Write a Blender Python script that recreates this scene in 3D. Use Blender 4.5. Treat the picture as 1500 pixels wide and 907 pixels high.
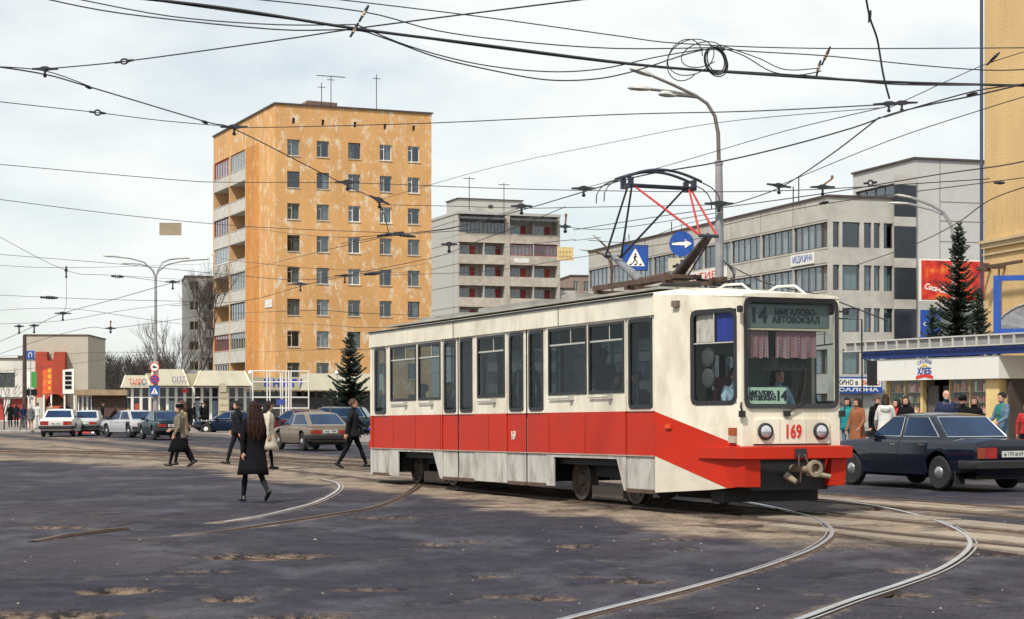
import bpy, math, random
import numpy as np
from mathutils import Vector, Matrix, noise as mnoise
random.seed(7)
R = math.radians
for o in list(bpy.data.objects): bpy.data.objects.remove(o, do_unlink=True)
SC = bpy.context.scene
COL = SC.collection

# ------------------------------------------------------------------ camera
F, CX, HY, H = 2750.0, 750.0, 596.0, 1.58      # focal length in photo pixels, centre, horizon row, eye height
cd = bpy.data.cameras.new('camera'); cam = bpy.data.objects.new('camera', cd); COL.objects.link(cam)
cd.sensor_width = 36; cd.lens = F / 1500 * 36
cd.shift_y = (HY - 453.5) / 1500
cd.clip_start = 0.1; cd.clip_end = 6000
cam.location = (0, 0, H); cam.rotation_euler = (R(90), 0, 0)
SC.camera = cam

# ------------------------------------------------------------------ sky, sun, exposure
SUN_EL, SUN_AZ = 52.0, 208.0        # azimuth clockwise from +Y (the view direction)
world = bpy.data.worlds.new('World'); SC.world = world; world.use_nodes = True
nt = world.node_tree; nt.nodes.clear()
def N(nt, typ, **kw):
    n = nt.nodes.new(typ)
    for k, v in kw.items():
        if k == 'inp':
            for a, b in v.items(): n.inputs[a].default_value = b
        else: setattr(n, k, v)
    return n
out = N(nt, 'ShaderNodeOutputWorld'); bg = N(nt, 'ShaderNodeBackground'); bg.inputs[1].default_value = 0.12
sky = N(nt, 'ShaderNodeTexSky', sky_type='NISHITA', sun_disc=False)
sky.sun_elevation = R(SUN_EL); sky.sun_rotation = R(SUN_AZ); sky.air_density = 1.0; sky.dust_density = 1.0; sky.ozone_density = 1.0
tc = N(nt, 'ShaderNodeTexCoord'); mp = N(nt, 'ShaderNodeMapping'); mp.inputs['Scale'].default_value = (1.0, 1.0, 2.6)
nz = N(nt, 'ShaderNodeTexNoise', inp={'Scale': 4.2, 'Detail': 7, 'Roughness': 0.55})
rp = N(nt, 'ShaderNodeValToRGB'); rp.color_ramp.elements[0].position = 0.36; rp.color_ramp.elements[1].position = 0.56
rp.color_ramp.elements[0].color = (0.55, 0.55, 0.55, 1); rp.color_ramp.elements[1].color = (1, 1, 1, 1)
mx = N(nt, 'ShaderNodeMix', data_type='RGBA'); mx.inputs[7].default_value = (8.0, 8.35, 8.2, 1)   # thin bright cloud veil
L = nt.links.new
L(tc.outputs['Generated'], mp.inputs[0]); L(mp.outputs[0], nz.inputs['Vector']); L(nz.outputs[0], rp.inputs[0])
L(rp.outputs[0], mx.inputs[0]); L(sky.outputs[0], mx.inputs[6]); L(mx.outputs[2], bg.inputs[0]); L(bg.outputs[0], out.inputs[0])
sd = bpy.data.lights.new('sun', 'SUN'); sun = bpy.data.objects.new('sun', sd); COL.objects.link(sun)
sd.energy = 4.8; sd.angle = R(4); sd.color = (1.0, 0.95, 0.86)
az, el = R(SUN_AZ), R(SUN_EL)
sdir = Vector((math.sin(az) * math.cos(el), math.cos(az) * math.cos(el), math.sin(el)))
sun.rotation_euler = sdir.to_track_quat('Z', 'Y').to_euler(); sun.location = (0, -20, 40)
vs = SC.view_settings; vs.view_transform = 'Standard'; vs.look = 'None'; vs.exposure = 0.0; vs.gamma = 1.0; vs.use_curve_mapping = False
SC.cycles.max_bounces = 8; SC.cycles.transparent_max_bounces = 16; SC.cycles.caustics_reflective = False; SC.cycles.caustics_refractive = False

# ------------------------------------------------------------------ measuring helpers
def W(px, py, Y): return Vector(((px - CX) * Y / F, Y, H - (py - HY) * Y / F))
def G(px, py, z=0.0):
    Y = F * (H - z) / (py - HY); return Vector(((px - CX) * Y / F, Y, z))
def along(O, ang, px):       # distance along a ground line from O (angle in degrees) to where pixel column px crosses it
    k = (px - CX) / F; c, s = math.cos(R(ang)), math.sin(R(ang))
    return (O[1] * k - O[0]) / (c - s * k)

# ------------------------------------------------------------------ materials
MATS = {}
def mat(name, col, rough=0.7, var=0.12, scale=2.5, bump=0.0, bscale=None, metal=0.0, spec=0.4, stretch=(1, 1, 1), dirt=None, dirt_amt=0.4, dscale=1.2, coat=0.0, objrand=0.0):
    if name in MATS: return MATS[name]
    m = bpy.data.materials.new(name); m.use_nodes = True; t = m.node_tree; b = t.nodes['Principled BSDF']
    l = t.links.new
    b.inputs['Roughness'].default_value = rough; b.inputs['Metallic'].default_value = metal
    b.inputs['Specular IOR Level'].default_value = spec; b.inputs['Coat Weight'].default_value = coat
    co = N(t, 'ShaderNodeTexCoord'); mpn = N(t, 'ShaderNodeMapping'); mpn.inputs['Scale'].default_value = stretch
    l(co.outputs['Object'], mpn.inputs[0])
    n1 = N(t, 'ShaderNodeTexNoise', inp={'Scale': scale, 'Detail': 6, 'Roughness': 0.6}); l(mpn.outputs[0], n1.inputs['Vector'])
    mr = N(t, 'ShaderNodeMapRange', inp={1: 0.3, 2: 0.7, 3: 1 - var, 4: 1 + var}); l(n1.outputs[0], mr.inputs[0])
    src = mr.outputs[0]
    if objrand:
        oi = N(t, 'ShaderNodeObjectInfo'); m2 = N(t, 'ShaderNodeMapRange', inp={1: 0, 2: 1, 3: 1 - objrand, 4: 1 + objrand}); l(oi.outputs['Random'], m2.inputs[0])
        mm = N(t, 'ShaderNodeMath', operation='MULTIPLY'); l(src, mm.inputs[0]); l(m2.outputs[0], mm.inputs[1]); src = mm.outputs[0]
    vm = N(t, 'ShaderNodeVectorMath', operation='SCALE'); vm.inputs[0].default_value = col[:3]; l(src, vm.inputs['Scale'])
    c = vm.outputs[0]
    if dirt:
        n2 = N(t, 'ShaderNodeTexNoise', inp={'Scale': dscale, 'Detail': 8, 'Roughness': 0.7}); l(mpn.outputs[0], n2.inputs['Vector'])
        r2 = N(t, 'ShaderNodeMapRange', inp={1: 0.45, 2: 0.72, 3: 0, 4: dirt_amt}); l(n2.outputs[0], r2.inputs[0])
        x = N(t, 'ShaderNodeMix', data_type='RGBA'); x.inputs[7].default_value = (*dirt, 1); l(r2.outputs[0], x.inputs[0]); l(c, x.inputs[6]); c = x.outputs[2]
    l(c, b.inputs['Base Color'])
    if bump:
        nb = N(t, 'ShaderNodeTexNoise', inp={'Scale': bscale or scale * 6, 'Detail': 4}); l(mpn.outputs[0], nb.inputs['Vector'])
        bn = N(t, 'ShaderNodeBump', inp={'Strength': bump, 'Distance': 0.02}); l(nb.outputs[0], bn.inputs['Height']); l(bn.outputs[0], b.inputs['Normal'])
    MATS[name] = m; return m
def glass(name, tint=(0.35, 0.42, 0.45), refl=1.0, rough=0.02):
    if name in MATS: return MATS[name]
    m = bpy.data.materials.new(name); m.use_nodes = True; t = m.node_tree; t.nodes.clear(); l = t.links.new
    o = N(t, 'ShaderNodeOutputMaterial'); tr = N(t, 'ShaderNodeBsdfTransparent'); tr.inputs[0].default_value = (*tint, 1)
    gl = N(t, 'ShaderNodeBsdfGlossy', inp={'Roughness': rough}); gl.inputs[0].default_value = (0.9, 0.95, 1, 1)
    lw = N(t, 'ShaderNodeLayerWeight', inp={'Blend': 0.5}); pw = N(t, 'ShaderNodeMath', operation='POWER'); pw.inputs[1].default_value = 5.0; l(lw.outputs['Facing'], pw.inputs[0])
    mu = N(t, 'ShaderNodeMath', operation='MULTIPLY_ADD'); mu.inputs[1].default_value = 0.9*refl; mu.inputs[2].default_value = 0.05*refl; mu.use_clamp = True      # Schlick reflection, the same from both sides of the pane
    mixs = N(t, 'ShaderNodeMixShader'); l(pw.outputs[0], mu.inputs[0]); l(mu.outputs[0], mixs.inputs[0]); l(tr.outputs[0], mixs.inputs[1]); l(gl.outputs[0], mixs.inputs[2]); l(mixs.outputs[0], o.inputs[0])
    MATS[name] = m; return m

# ------------------------------------------------------------------ mesh builder
class MB:
    def __init__(s): s.v = []; s.f = []; s.m = []
    def face(s, pts, m=0):
        i = len(s.v); s.v += [tuple(p) for p in pts]; s.f.append(tuple(range(i, i + len(pts)))); s.m.append(m)
    def bx(s, x0, x1, y0, y1, z0, z1, m=0):
        i = len(s.v)
        s.v += [(x0,y0,z0),(x1,y0,z0),(x1,y1,z0),(x0,y1,z0),(x0,y0,z1),(x1,y0,z1),(x1,y1,z1),(x0,y1,z1)]
        s.f += [(i,i+3,i+2,i+1),(i+4,i+5,i+6,i+7),(i,i+1,i+5,i+4),(i+1,i+2,i+6,i+5),(i+2,i+3,i+7,i+6),(i+3,i,i+4,i+7)]; s.m += [m]*6
    def obox(s, c, size, rot, m=0):      # oriented box; rot = Matrix 3x3
        i = len(s.v); h = [q / 2 for q in size]
        for sx, sy, sz in ((-1,-1,-1),(1,-1,-1),(1,1,-1),(-1,1,-1),(-1,-1,1),(1,-1,1),(1,1,1),(-1,1,1)):
            s.v.append(tuple(Vector(c) + rot @ Vector((sx*h[0], sy*h[1], sz*h[2]))))
        s.f += [(i,i+3,i+2,i+1),(i+4,i+5,i+6,i+7),(i,i+1,i+5,i+4),(i+1,i+2,i+6,i+5),(i+2,i+3,i+7,i+6),(i+3,i,i+4,i+7)]; s.m += [m]*6
    def cone(s, p0, p1, r0, r1=None, n=8, m=0, caps=True):
        r1 = r0 if r1 is None else r1; p0 = Vector(p0); p1 = Vector(p1); d = (p1 - p0)
        if d.length < 1e-6: return
        d.normalize(); a = d.orthogonal().normalized(); b = d.cross(a); i = len(s.v)
        for p, r in ((p0, r0), (p1, r1)):
            for k in range(n):
                t = 2*math.pi*k/n; s.v.append(tuple(p + a*(r*math.cos(t)) + b*(r*math.sin(t))))
        for k in range(n): s.f.append((i+k, i+(k+1)%n, i+n+(k+1)%n, i+n+k)); s.m.append(m)
        if caps: s.f += [tuple(range(i+n-1, i-1, -1)), tuple(range(i+n, i+2*n))]; s.m += [m, m]
    def tube(s, pts, r, n=6, m=0, caps=True):
        pts = [Vector(p) for p in pts]; i = len(s.v); K = len(pts); rs = r if isinstance(r, (list, tuple)) else [r]*K
        prev = None
        for j, p in enumerate(pts):
            d = (pts[min(j+1, K-1)] - pts[max(j-1, 0)]).normalized()
            a = d.orthogonal().normalized() if prev is None else (prev - d*prev.dot(d)).normalized()
            prev = a; b = d.cross(a)
            for k in range(n):
                t = 2*math.pi*k/n; s.v.append(tuple(p + a*(rs[j]*math.cos(t)) + b*(rs[j]*math.sin(t))))
        for j in range(K-1):
            for k in range(n): s.f.append((i+j*n+k, i+j*n+(k+1)%n, i+(j+1)*n+(k+1)%n, i+(j+1)*n+k)); s.m.append(m)
        if caps: s.f += [tuple(range(i+n-1, i-1, -1)), tuple(range(i+(K-1)*n, i+K*n))]; s.m += [m, m]
    def prism(s, poly, y0, y1, m=0, plane='xz'):     # polygon in the xz (or xy, yz) plane extruded along the third axis
        def P(a, b, c): return {'xz': (a, c, b), 'xy': (a, b, c), 'yz': (c, a, b)}[plane]
        i = len(s.v); n = len(poly)
        s.v += [P(a, b, y0) for a, b in poly] + [P(a, b, y1) for a, b in poly]
        s.f += [tuple(range(i, i+n)), tuple(range(i+2*n-1, i+n-1, -1))]; s.m += [m, m]
        for k in range(n): s.f.append((i+k, i+n+k, i+n+(k+1)%n, i+(k+1)%n)); s.m.append(m)
    def loft(s, rings, m=0, caps=True, closed=True):
        i = len(s.v); n = len(rings[0])
        for r in rings: s.v += [tuple(p) for p in r]
        for j in range(len(rings)-1):
            for k in range(n if closed else n-1): s.f.append((i+j*n+k, i+j*n+(k+1)%n, i+(j+1)*n+(k+1)%n, i+(j+1)*n+k)); s.m.append(m)
        if caps: s.f += [tuple(range(i+n-1, i-1, -1)), tuple(range(i+(len(rings)-1)*n, i+len(rings)*n))]; s.m += [m, m]
    def lathe(s, prof, c=(0,0,0), n=16, axis='z', m=0):
        rings = []
        for r, h in prof:
            ring = []
            for k in range(n):
                t = 2*math.pi*k/n; a, b = r*math.cos(t), r*math.sin(t)
                p = {'z': (a, b, h), 'y': (a, h, b), 'x': (h, a, b)}[axis]
                ring.append((p[0]+c[0], p[1]+c[1], p[2]+c[2]))
            rings.append(ring)
        s.loft(rings, m)
    def mesh(s, name, mats, smooth=None):
        me = bpy.data.meshes.new(name); me.from_pydata(s.v, [], s.f)
        for q in (mats if isinstance(mats, (list, tuple)) else [mats]): me.materials.append(q)
        if any(s.m): me.polygons.foreach_set('material_index', s.m)
        if smooth is not None:
            me.shade_smooth()
            if smooth < 180: me.set_sharp_from_angle(angle=R(smooth))
        me.update(); return me
    def build(s, name, mats, parent=None, smooth=None, loc=None, rz=None, fix=False):
        me = s.mesh(name, mats, smooth)
        if fix: fixn(me)
        return put(name, me, parent, loc, rz)
def fixn(me):
    import bmesh
    b = bmesh.new(); b.from_mesh(me); bmesh.ops.recalc_face_normals(b, faces=b.faces); b.to_mesh(me); b.free()
def put(name, me, parent=None, loc=None, rz=None):
    o = bpy.data.objects.new(name, me); COL.objects.link(o)
    if parent is not None: o.parent = parent
    if loc is not None: o.location = loc
    if rz is not None: o.rotation_euler = (0, 0, rz)
    return o
def tag(o, label, cat, group=None):
    o['label'] = label; o['category'] = cat
    if group: o['group'] = group
    return o
def thing(name, label, cat, loc=(0,0,0), rz=0.0, group=None):
    o = bpy.data.objects.new(name, None); COL.objects.link(o); o.location = loc; o.rotation_euler = (0, 0, rz); o.empty_display_size = 0.2
    return tag(o, label, cat, group)
def struct(o): o['kind'] = 'structure'; return o
def stuff(o): o['kind'] = 'stuff'; return o
def boxpart(name, m, parent, *b): mb = MB(); mb.bx(*b); return mb.build(name, m, parent)
def text_mesh(body, size, m, depth=0.004, sx=1.0, bold=0.0):
    c = bpy.data.curves.new('lettering', 'FONT'); c.body = body; c.size = size; c.extrude = depth; c.align_x = 'CENTER'; c.align_y = 'CENTER'; c.offset = bold; c.resolution_u = 2; c.space_line = 0.85
    o = bpy.data.objects.new('lettering', c); COL.objects.link(o); bpy.context.view_layer.update()
    me = bpy.data.meshes.new_from_object(o.evaluated_get(bpy.context.evaluated_depsgraph_get()))
    bpy.data.objects.remove(o, do_unlink=True); bpy.data.curves.remove(c)
    # stand the text up in the xz plane facing -y
    me.transform(Matrix.Scale(sx, 4, (1,0,0))); me.transform(Matrix.Rotation(R(90), 4, 'X')); me.materials.clear(); me.materials.append(m); return me
def lettering(name, body, size, m, parent, loc, rz=0.0, depth=0.004, sx=1.0, width=None, bold=0.0):
    me = text_mesh(body, size, m, depth, sx, bold)
    if width:
        xs = [v.co.x for v in me.vertices]; w = max(xs) - min(xs); me.transform(Matrix.Scale(width / w, 4, (1,0,0)))
    return put(name, me, parent, loc, rz)
def wall(mb, O, U, W_, H_, holes, reveal=0.18, m=0, mr=None, N_=None):
    """upright wall from O along the unit vector U, outward normal N_, with real openings (a0,a1,z0,z1)"""
    mr = m if mr is None else mr; O = Vector(O); U = Vector(U); N_ = Vector((U.y, -U.x, 0)) if N_ is None else Vector(N_); Z = Vector((0,0,1))
    xs = sorted({0, W_, *[h[0] for h in holes], *[h[1] for h in holes]}); zs = sorted({0, H_, *[h[2] for h in holes], *[h[3] for h in holes]})
    P = lambda a, z, b=0.0: O + U*a + Z*z - N_*b
    for j in range(len(zs)-1):
        zc = (zs[j]+zs[j+1])/2; run = None
        for i in range(len(xs)):
            solid = False
            if i < len(xs)-1:
                xc = (xs[i]+xs[i+1])/2; solid = not any(h[0] < xc < h[1] and h[2] < zc < h[3] for h in holes)
            if solid and run is None: run = xs[i]
            if not solid and run is not None:
                mb.face([P(run, zs[j]), P(xs[i], zs[j]), P(xs[i], zs[j+1]), P(run, zs[j+1])], m); run = None
    for a0, a1, z0, z1 in holes:
        mb.face([P(a0,z0), P(a0,z1), P(a0,z1,reveal), P(a0,z0,reveal)], mr); mb.face([P(a1,z1), P(a1,z0), P(a1,z0,reveal), P(a1,z1,reveal)], mr)
        mb.face([P(a1,z0), P(a0,z0), P(a0,z0,reveal), P(a1,z0,reveal)], mr); mb.face([P(a0,z1), P(a1,z1), P(a1,z1,reveal), P(a0,z1,reveal)], mr)
_tm = {}
def cached(key, fn):
    if key not in _tm: _tm[key] = fn()
    return _tm[key]

# ------------------------------------------------------------------ shared materials
STEEL = mat('worn_steel', (0.50, 0.50, 0.50), 0.38, 0.2, 3, metal=0.8, dirt=(0.16, 0.10, 0.06), dirt_amt=0.7)
RUST = mat('rusty_iron', (0.09, 0.055, 0.04), 0.8, 0.35, 6, bump=0.3)
BLACK = mat('black_rubber', (0.018, 0.018, 0.02), 0.7, 0.2, 8)
BLKMET = mat('black_painted_iron', (0.02, 0.021, 0.027), 0.55, 0.25, 8)
CONC = mat('concrete', (0.42, 0.40, 0.36), 0.9, 0.14, 1.4, bump=0.3, bscale=18, dirt=(0.2, 0.18, 0.15), dirt_amt=0.4)
WHITEP = mat('white_paint', (0.72, 0.70, 0.66), 0.55, 0.08, 3, dirt=(0.4, 0.36, 0.3), dirt_amt=0.3)
GALV = mat('galvanised_grey', (0.30, 0.31, 0.33), 0.5, 0.15, 5, metal=0.3)
CHROME = mat('chrome', (0.75, 0.76, 0.78), 0.15, 0.05, 5, metal=1.0)
BLUEP = mat('sign_blue', (0.015, 0.07, 0.32), 0.5, 0.1, 4)
SIGNW = mat('sign_white', (0.75, 0.74, 0.68), 0.5, 0.06, 4)
REDP = mat('sign_red', (0.55, 0.03, 0.02), 0.5, 0.1, 4)
GLASSW = glass('window_glass', (0.7, 0.74, 0.76), 1.6)
CURT = mat('net_curtain', (0.50, 0.49, 0.45), 0.9, 0.25, 6, stretch=(4, 1, 0.3), objrand=0.5)
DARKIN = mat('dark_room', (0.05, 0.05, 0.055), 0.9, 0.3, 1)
# ================================================================== ground, tracks, pavements
T_C = Vector((3.285, 28.568, 0)); T_D = Vector((0.4067, -0.9135, 0)); T_N = Vector((-0.9135, -0.4067, 0))   # tram line: point, heading, right-hand side
RAIL_A = [(1060,732),(1100,737.5),(1150,748),(1195,761),(1216,774),(1217,787),(1192,805),(1150,822),(1100,839),(1000,867),(900,892),(830,910),(760,928)]
RAIL_B = [(1150,727),(1185,730),(1250,737.5),(1310,748),(1370,764),(1408,781),(1421,797),(1410,814),(1375,836),(1320,857),(1250,880),(1180,906),(1120,927)]
RAIL_C = [(617,706),(611,715),(590,727),(550,743),(500,752),(430,763),(350,775),(290,781),(235,787)]
RAIL_D = [(470,703),(489,707),(497,713),(491,722),(462,737),(420,748),(370,757.5),(310,766)]
def smooth_path(pts, n=6):
    P = [pts[0]] + pts + [pts[-1]]; o = []
    for i in range(1, len(P)-2):
        for k in range(n):
            t = k/n; a, b, c, d = P[i-1], P[i], P[i+1], P[i+2]
            o.append(0.5*((2*b) + (c-a)*t + (2*a-5*b+4*c-d)*t*t + (3*b-a-3*c+d)*t**3))
    return o + [P[-2]]
paths = {k: smooth_path([G(*p) for p in v]) for k, v in dict(A=RAIL_A, B=RAIL_B, C=RAIL_C, D=RAIL_D).items()}
def straight(lat, u0, u1, n=40): return [T_C + T_D*(u0+(u1-u0)*i/n) + T_N*lat for i in range(n+1)]

def vnoise(x, y, seed=0):
    rs = np.random.RandomState(seed); tb = rs.rand(256, 256); xi = np.floor(x).astype(int); yi = np.floor(y).astype(int); fx = x-xi; fy = y-yi
    fx = fx*fx*(3-2*fx); fy = fy*fy*(3-2*fy); g = lambda a, b: tb[a & 255, b & 255]
    return (g(xi,yi)*(1-fx)+g(xi+1,yi)*fx)*(1-fy) + (g(xi,yi+1)*(1-fx)+g(xi+1,yi+1)*fx)*fy
def fbm(x, y, s, seed=0, o=5):
    r = 0; a = 0.5
    for k in range(o): r = r + a*vnoise(x*s*2**k+17*k, y*s*2**k+31*k, seed+k); a *= 0.5
    return r
def axis(segs):
    o = []
    for a, b, st in segs: o += list(np.arange(a, b, st))
    return np.array(o + [segs[-1][1]])
gx = axis([(-2500,-300,220),(-300,-60,20),(-60,-14,0.7),(-14,13,0.115),(13,60,0.7),(60,300,20),(300,2500,220)])
gy = axis([(-60,8,4),(8,12.5,0.4),(12.5,44,0.105),(44,75,0.3),(75,140,1.0),(140,300,10),(300,5000,250)])
X, Y = np.meshgrid(gx, gy); Z = np.zeros_like(X)
def seg_dist(pts):
    D = np.full(X.shape, 1e9); P = np.array([[p.x, p.y] for p in pts])
    for (ax_, ay_), (bx_, by_) in zip(P[:-1], P[1:]):
        dx, dy = bx_-ax_, by_-ay_; L2 = dx*dx+dy*dy+1e-9; t = np.clip(((X-ax_)*dx+(Y-ay_)*dy)/L2, 0, 1)
        D = np.minimum(D, np.hypot(X-ax_-t*dx, Y-ay_-t*dy))
    return D
near = (Y < 80) & (np.abs(X) < 60)
fade = np.clip((75-Y)/25, 0, 1)*np.clip((55-np.abs(X))/20, 0, 1)
dr = np.full(X.shape, 1e9)
for k in 'ABCD': dr = np.minimum(dr, seg_dist(paths[k][::3]))
dl = (X-T_C.x)*T_N.x + (Y-T_C.y)*T_N.y; du = (X-T_C.x)*T_D.x + (Y-T_C.y)*T_D.y     # lateral / along the tram line
for lat in (0.76, -0.76, -2.84, -4.36): dr = np.minimum(dr, np.abs(dl-lat))
n1 = fbm(X, Y, 0.5, 3); n2 = fbm(X, Y, 0.16, 9); n3 = fbm(X, Y, 2.2, 21)
keep = np.clip((dr-0.10)/0.6, 0, 1)
Z += fade*keep*((n2-0.48)*0.10 + (n1-0.48)*0.045 + (n3-0.48)*0.008) - fade*0.004
sand = np.zeros_like(X)
wob = (n1-0.48)*2.2 + (n3-0.48)*1.0
sand = np.maximum(sand, np.clip((2.15 + wob*1.3 - np.abs(dl-0.8))/0.6, 0, 1)*np.clip((8-du)/3, 0, 1))          # along the tram's own track
sand = np.maximum(sand, np.clip((1.0 + wob*0.9 - np.abs(dl+3.6))/0.4, 0, 1)*0.75)
d2 = seg_dist([Vector((-75, 98, 0)), Vector((-19, 65, 0)), Vector((-6, 52, 0)), Vector((-1, 45, 0))])
sand = np.maximum(sand, np.clip((5.0 + wob*2.2 - d2)/1.4, 0, 1)*0.95)
sand = np.maximum(sand, np.clip((0.13 + wob*0.16 - dr)/0.10, 0, 1)*0.9*(Y < 46))
dab = np.minimum(seg_dist(paths['A'][10:40:2]), seg_dist(paths['B'][12:44:2]))
sand = np.maximum(sand, np.clip((0.55 + wob*0.7 - dab)/0.3, 0, 1)*0.75*np.clip((Y-21)/1.5, 0, 1))
pit = np.zeros_like(X)
mud = np.clip((0.38 + wob*.55 - np.abs(dl-1.42))/.2, 0, 1)*np.clip((du-1.2)/1.0, 0, 1)*np.clip((14-du)/3, 0, 1)
mud = np.maximum(mud, np.clip((0.22 + wob*.5 - np.abs(dl-0.9))/.15, 0, 1)*np.clip((6-du)/4, 0, 1)*(du > -20))
mud = np.maximum(mud, np.clip((0.30 + wob*.6 - np.abs(dl+1.15))/.2, 0, 1)*np.clip((du+1)/1.0, 0, 1)*np.clip((14-du)/3, 0, 1))
mud = np.maximum(mud, np.clip((.16 + wob*.45 - d2*.25 + .25*np.sin(d2*2.6))/.2, 0, 1)*(d2 < 4.5)*.8)
Z -= mud*fade*.02*keep
POTS = [(1250,802,.5,.1),(1460,812,.5,.1),(100,771,.6,.12),(545,860,.5,.07),(620,800,.5,.05),(860,842,.4,.06),(250,842,.4,.06),(380,813,.75,.24),(182,862,.34,.15),(50,904,.7,.3),(336,874,.25,.12),(440,903,.4,.16),(630,794,.3,.12),(100,770,.5,.16),(840,796,.3,.13),(715,842,.22,.1),(1000,802,.3,.1),(945,848,.3,.12),(560,755,.5,.12),(810,874,.25,.08),(300,835,.3,.08),(1290,745,.6,.2),(1330,836,.3,.1),(930,760,.4,.15),(980,788,.4,.14),(690,790,.28,.1),(760,870,.4,.1),(1310,870,.3,.1)]
for px, py, rx, ry in POTS:
    p = G(px, py); q = ((X-p.x)/rx)**2 + ((Y-p.y)/(ry*2.2))**2 + (n3-0.45)*2.2 + (n1-.48)*1.0
    pit = np.maximum(pit, np.clip((1-q)/0.45, 0, 1))
Z -= pit*0.05*fade
ny, nx = X.shape
me = bpy.data.meshes.new('ground')
verts = np.stack([X, Y, Z], -1).reshape(-1, 3)
ii = np.arange(ny*nx).reshape(ny, nx); quads = np.stack([ii[:-1,:-1], ii[:-1,1:], ii[1:,1:], ii[1:,:-1]], -1).reshape(-1, 4)
me.vertices.add(len(verts)); me.vertices.foreach_set('co', verts.ravel()); me.loops.add(quads.size); me.loops.foreach_set('vertex_index', quads.ravel())
me.polygons.add(len(quads)); me.polygons.foreach_set('loop_start', np.arange(0, quads.size, 4)); me.polygons.foreach_set('loop_total', np.full(len(quads), 4)); me.update(); me.validate()
for nm, arr in (('sand', sand), ('pit', pit), ('mud', mud)):
    at = me.attributes.new(nm, 'FLOAT', 'POINT'); at.data.foreach_set('value', arr.ravel().astype(np.float32))
me.shade_smooth()
def ground_mat():
    m = bpy.data.materials.new('old_asphalt'); m.use_nodes = True; t = m.node_tree; b = t.nodes['Principled BSDF']; l = t.links.new
    co = N(t, 'ShaderNodeTexCoord'); P = co.outputs['Object']
    def noise(sc, det=6, rough=.6, st=None):
        n = N(t, 'ShaderNodeTexNoise', inp={'Scale': sc, 'Detail': det, 'Roughness': rough})
        if st:
            q = N(t, 'ShaderNodeMapping'); q.inputs['Scale'].default_value = st; q.inputs['Rotation'].default_value = (0, 0, R(-12)); l(P, q.inputs[0]); l(q.outputs[0], n.inputs['Vector'])
        else: l(P, n.inputs['Vector'])
        return n.outputs[0]
    def mr(src, a, b_, c=0, d=1):
        n = N(t, 'ShaderNodeMapRange', inp={1: a, 2: b_, 3: c, 4: d}); l(src, n.inputs[0]); return n.outputs[0]
    def mixc(f, a, b_):
        n = N(t, 'ShaderNodeMix', data_type='RGBA')
        if isinstance(f, float): n.inputs[0].default_value = f
        else: l(f, n.inputs[0])
        for k, v in ((6, a), (7, b_)):
            if isinstance(v, tuple): n.inputs[k].default_value = (*v, 1)
            else: l(v, n.inputs[k])
        return n.outputs[2]
    def math_(op, a, b_):
        n = N(t, 'ShaderNodeMath', operation=op); n.use_clamp = True
        for k, v in ((0, a), (1, b_)):
            if isinstance(v, float): n.inputs[k].default_value = v
            else: l(v, n.inputs[k])
        return n.outputs[0]
    def warp(amt, sc):
        nn = N(t, 'ShaderNodeTexNoise', inp={'Scale': sc, 'Detail': 6, 'Roughness': .65}); l(P, nn.inputs['Vector'])
        su = N(t, 'ShaderNodeVectorMath', operation='SCALE'); su.inputs['Scale'].default_value = amt; l(nn.outputs['Color'], su.inputs[0])
        wq = N(t, 'ShaderNodeVectorMath', operation='ADD'); l(P, wq.inputs[0]); l(su.outputs[0], wq.inputs[1]); return wq.outputs[0]
    wp_ = warp(1.6, .55)
    def voro(feature, sc, st, src):
        q = N(t, 'ShaderNodeMapping'); q.inputs['Scale'].default_value = st; q.inputs['Rotation'].default_value = (0, 0, R(14)); l(src, q.inputs[0])
        v = N(t, 'ShaderNodeTexVoronoi', feature=feature, inp={'Scale': sc}); l(q.outputs[0], v.inputs['Vector']); return v
    cell = voro('F1', .30, (1.1, .55, 1), wp_); edge = voro('DISTANCE_TO_EDGE', .30, (1.1, .55, 1), wp_)
    sep = N(t, 'ShaderNodeSeparateColor'); l(cell.outputs['Color'], sep.inputs[0])
    c = mixc(sep.outputs[0], (0.026, 0.026, 0.039), (0.074, 0.069, 0.078))                       # patch on patch, each laid in another year
    c = mixc(math_('MULTIPLY', sep.outputs[1], 0.40), c, (0.078, 0.058, 0.056))
    c = mixc(mr(noise(0.16, 5, .6), .42, .60, 0, .75), c, (0.023, 0.026, 0.043))
    c = mixc(mr(noise(1.3, 8, .7), .40, .66, 0, .5), c, (0.092, 0.084, 0.086))
    c = mixc(mr(noise(3.5, 6, .75), .52, .70, 0, .5), c, (0.026, 0.026, 0.034))
    c = mixc(mr(noise(.55, 6, .6, (1.1, .45, 1)), .50, .60, 0, .55), c, (0.125, 0.123, 0.136)); c = mixc(mr(noise(.6, 6, .6, (1.0, .4, 1)), .54, .63, 0, .75), c, (0.032, 0.026, 0.034))
    rim = mr(edge.outputs['Distance'], 0.0, 0.022, 1, 0); c = mixc(math_('MULTIPLY', rim, mr(noise(.8, 4, .6), .44, .60, 0, .85)), c, (0.018, 0.017, 0.021))
    rim2 = mr(edge.outputs['Distance'], 0.02, 0.10, 1, 0); c = mixc(math_('MULTIPLY', rim2, mr(noise(1.7, 6, .75), .55, .66, 0, .6)), c, (0.20, 0.155, 0.115))     # sand caught along seams
    fine_c = voro('DISTANCE_TO_EDGE', 1.5, (.8, 1.2, 1), warp(.5, 1.6)); c = mixc(math_('MULTIPLY', mr(fine_c.outputs['Distance'], 0.0, 0.02, 1, 0), mr(noise(.35, 4, .6), .50, .60, 0, .8)), c, (0.016, 0.015, 0.018))
    c = mixc(mr(noise(5.5, 6, .75), .665, .74, 0, .8), c, (0.21, 0.165, 0.125))
    c = mixc(mr(noise(.8, 7, .7, (1.1, .5, 1)), .60, .70, 0, .5), c, (0.135, 0.118, 0.105))
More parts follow.
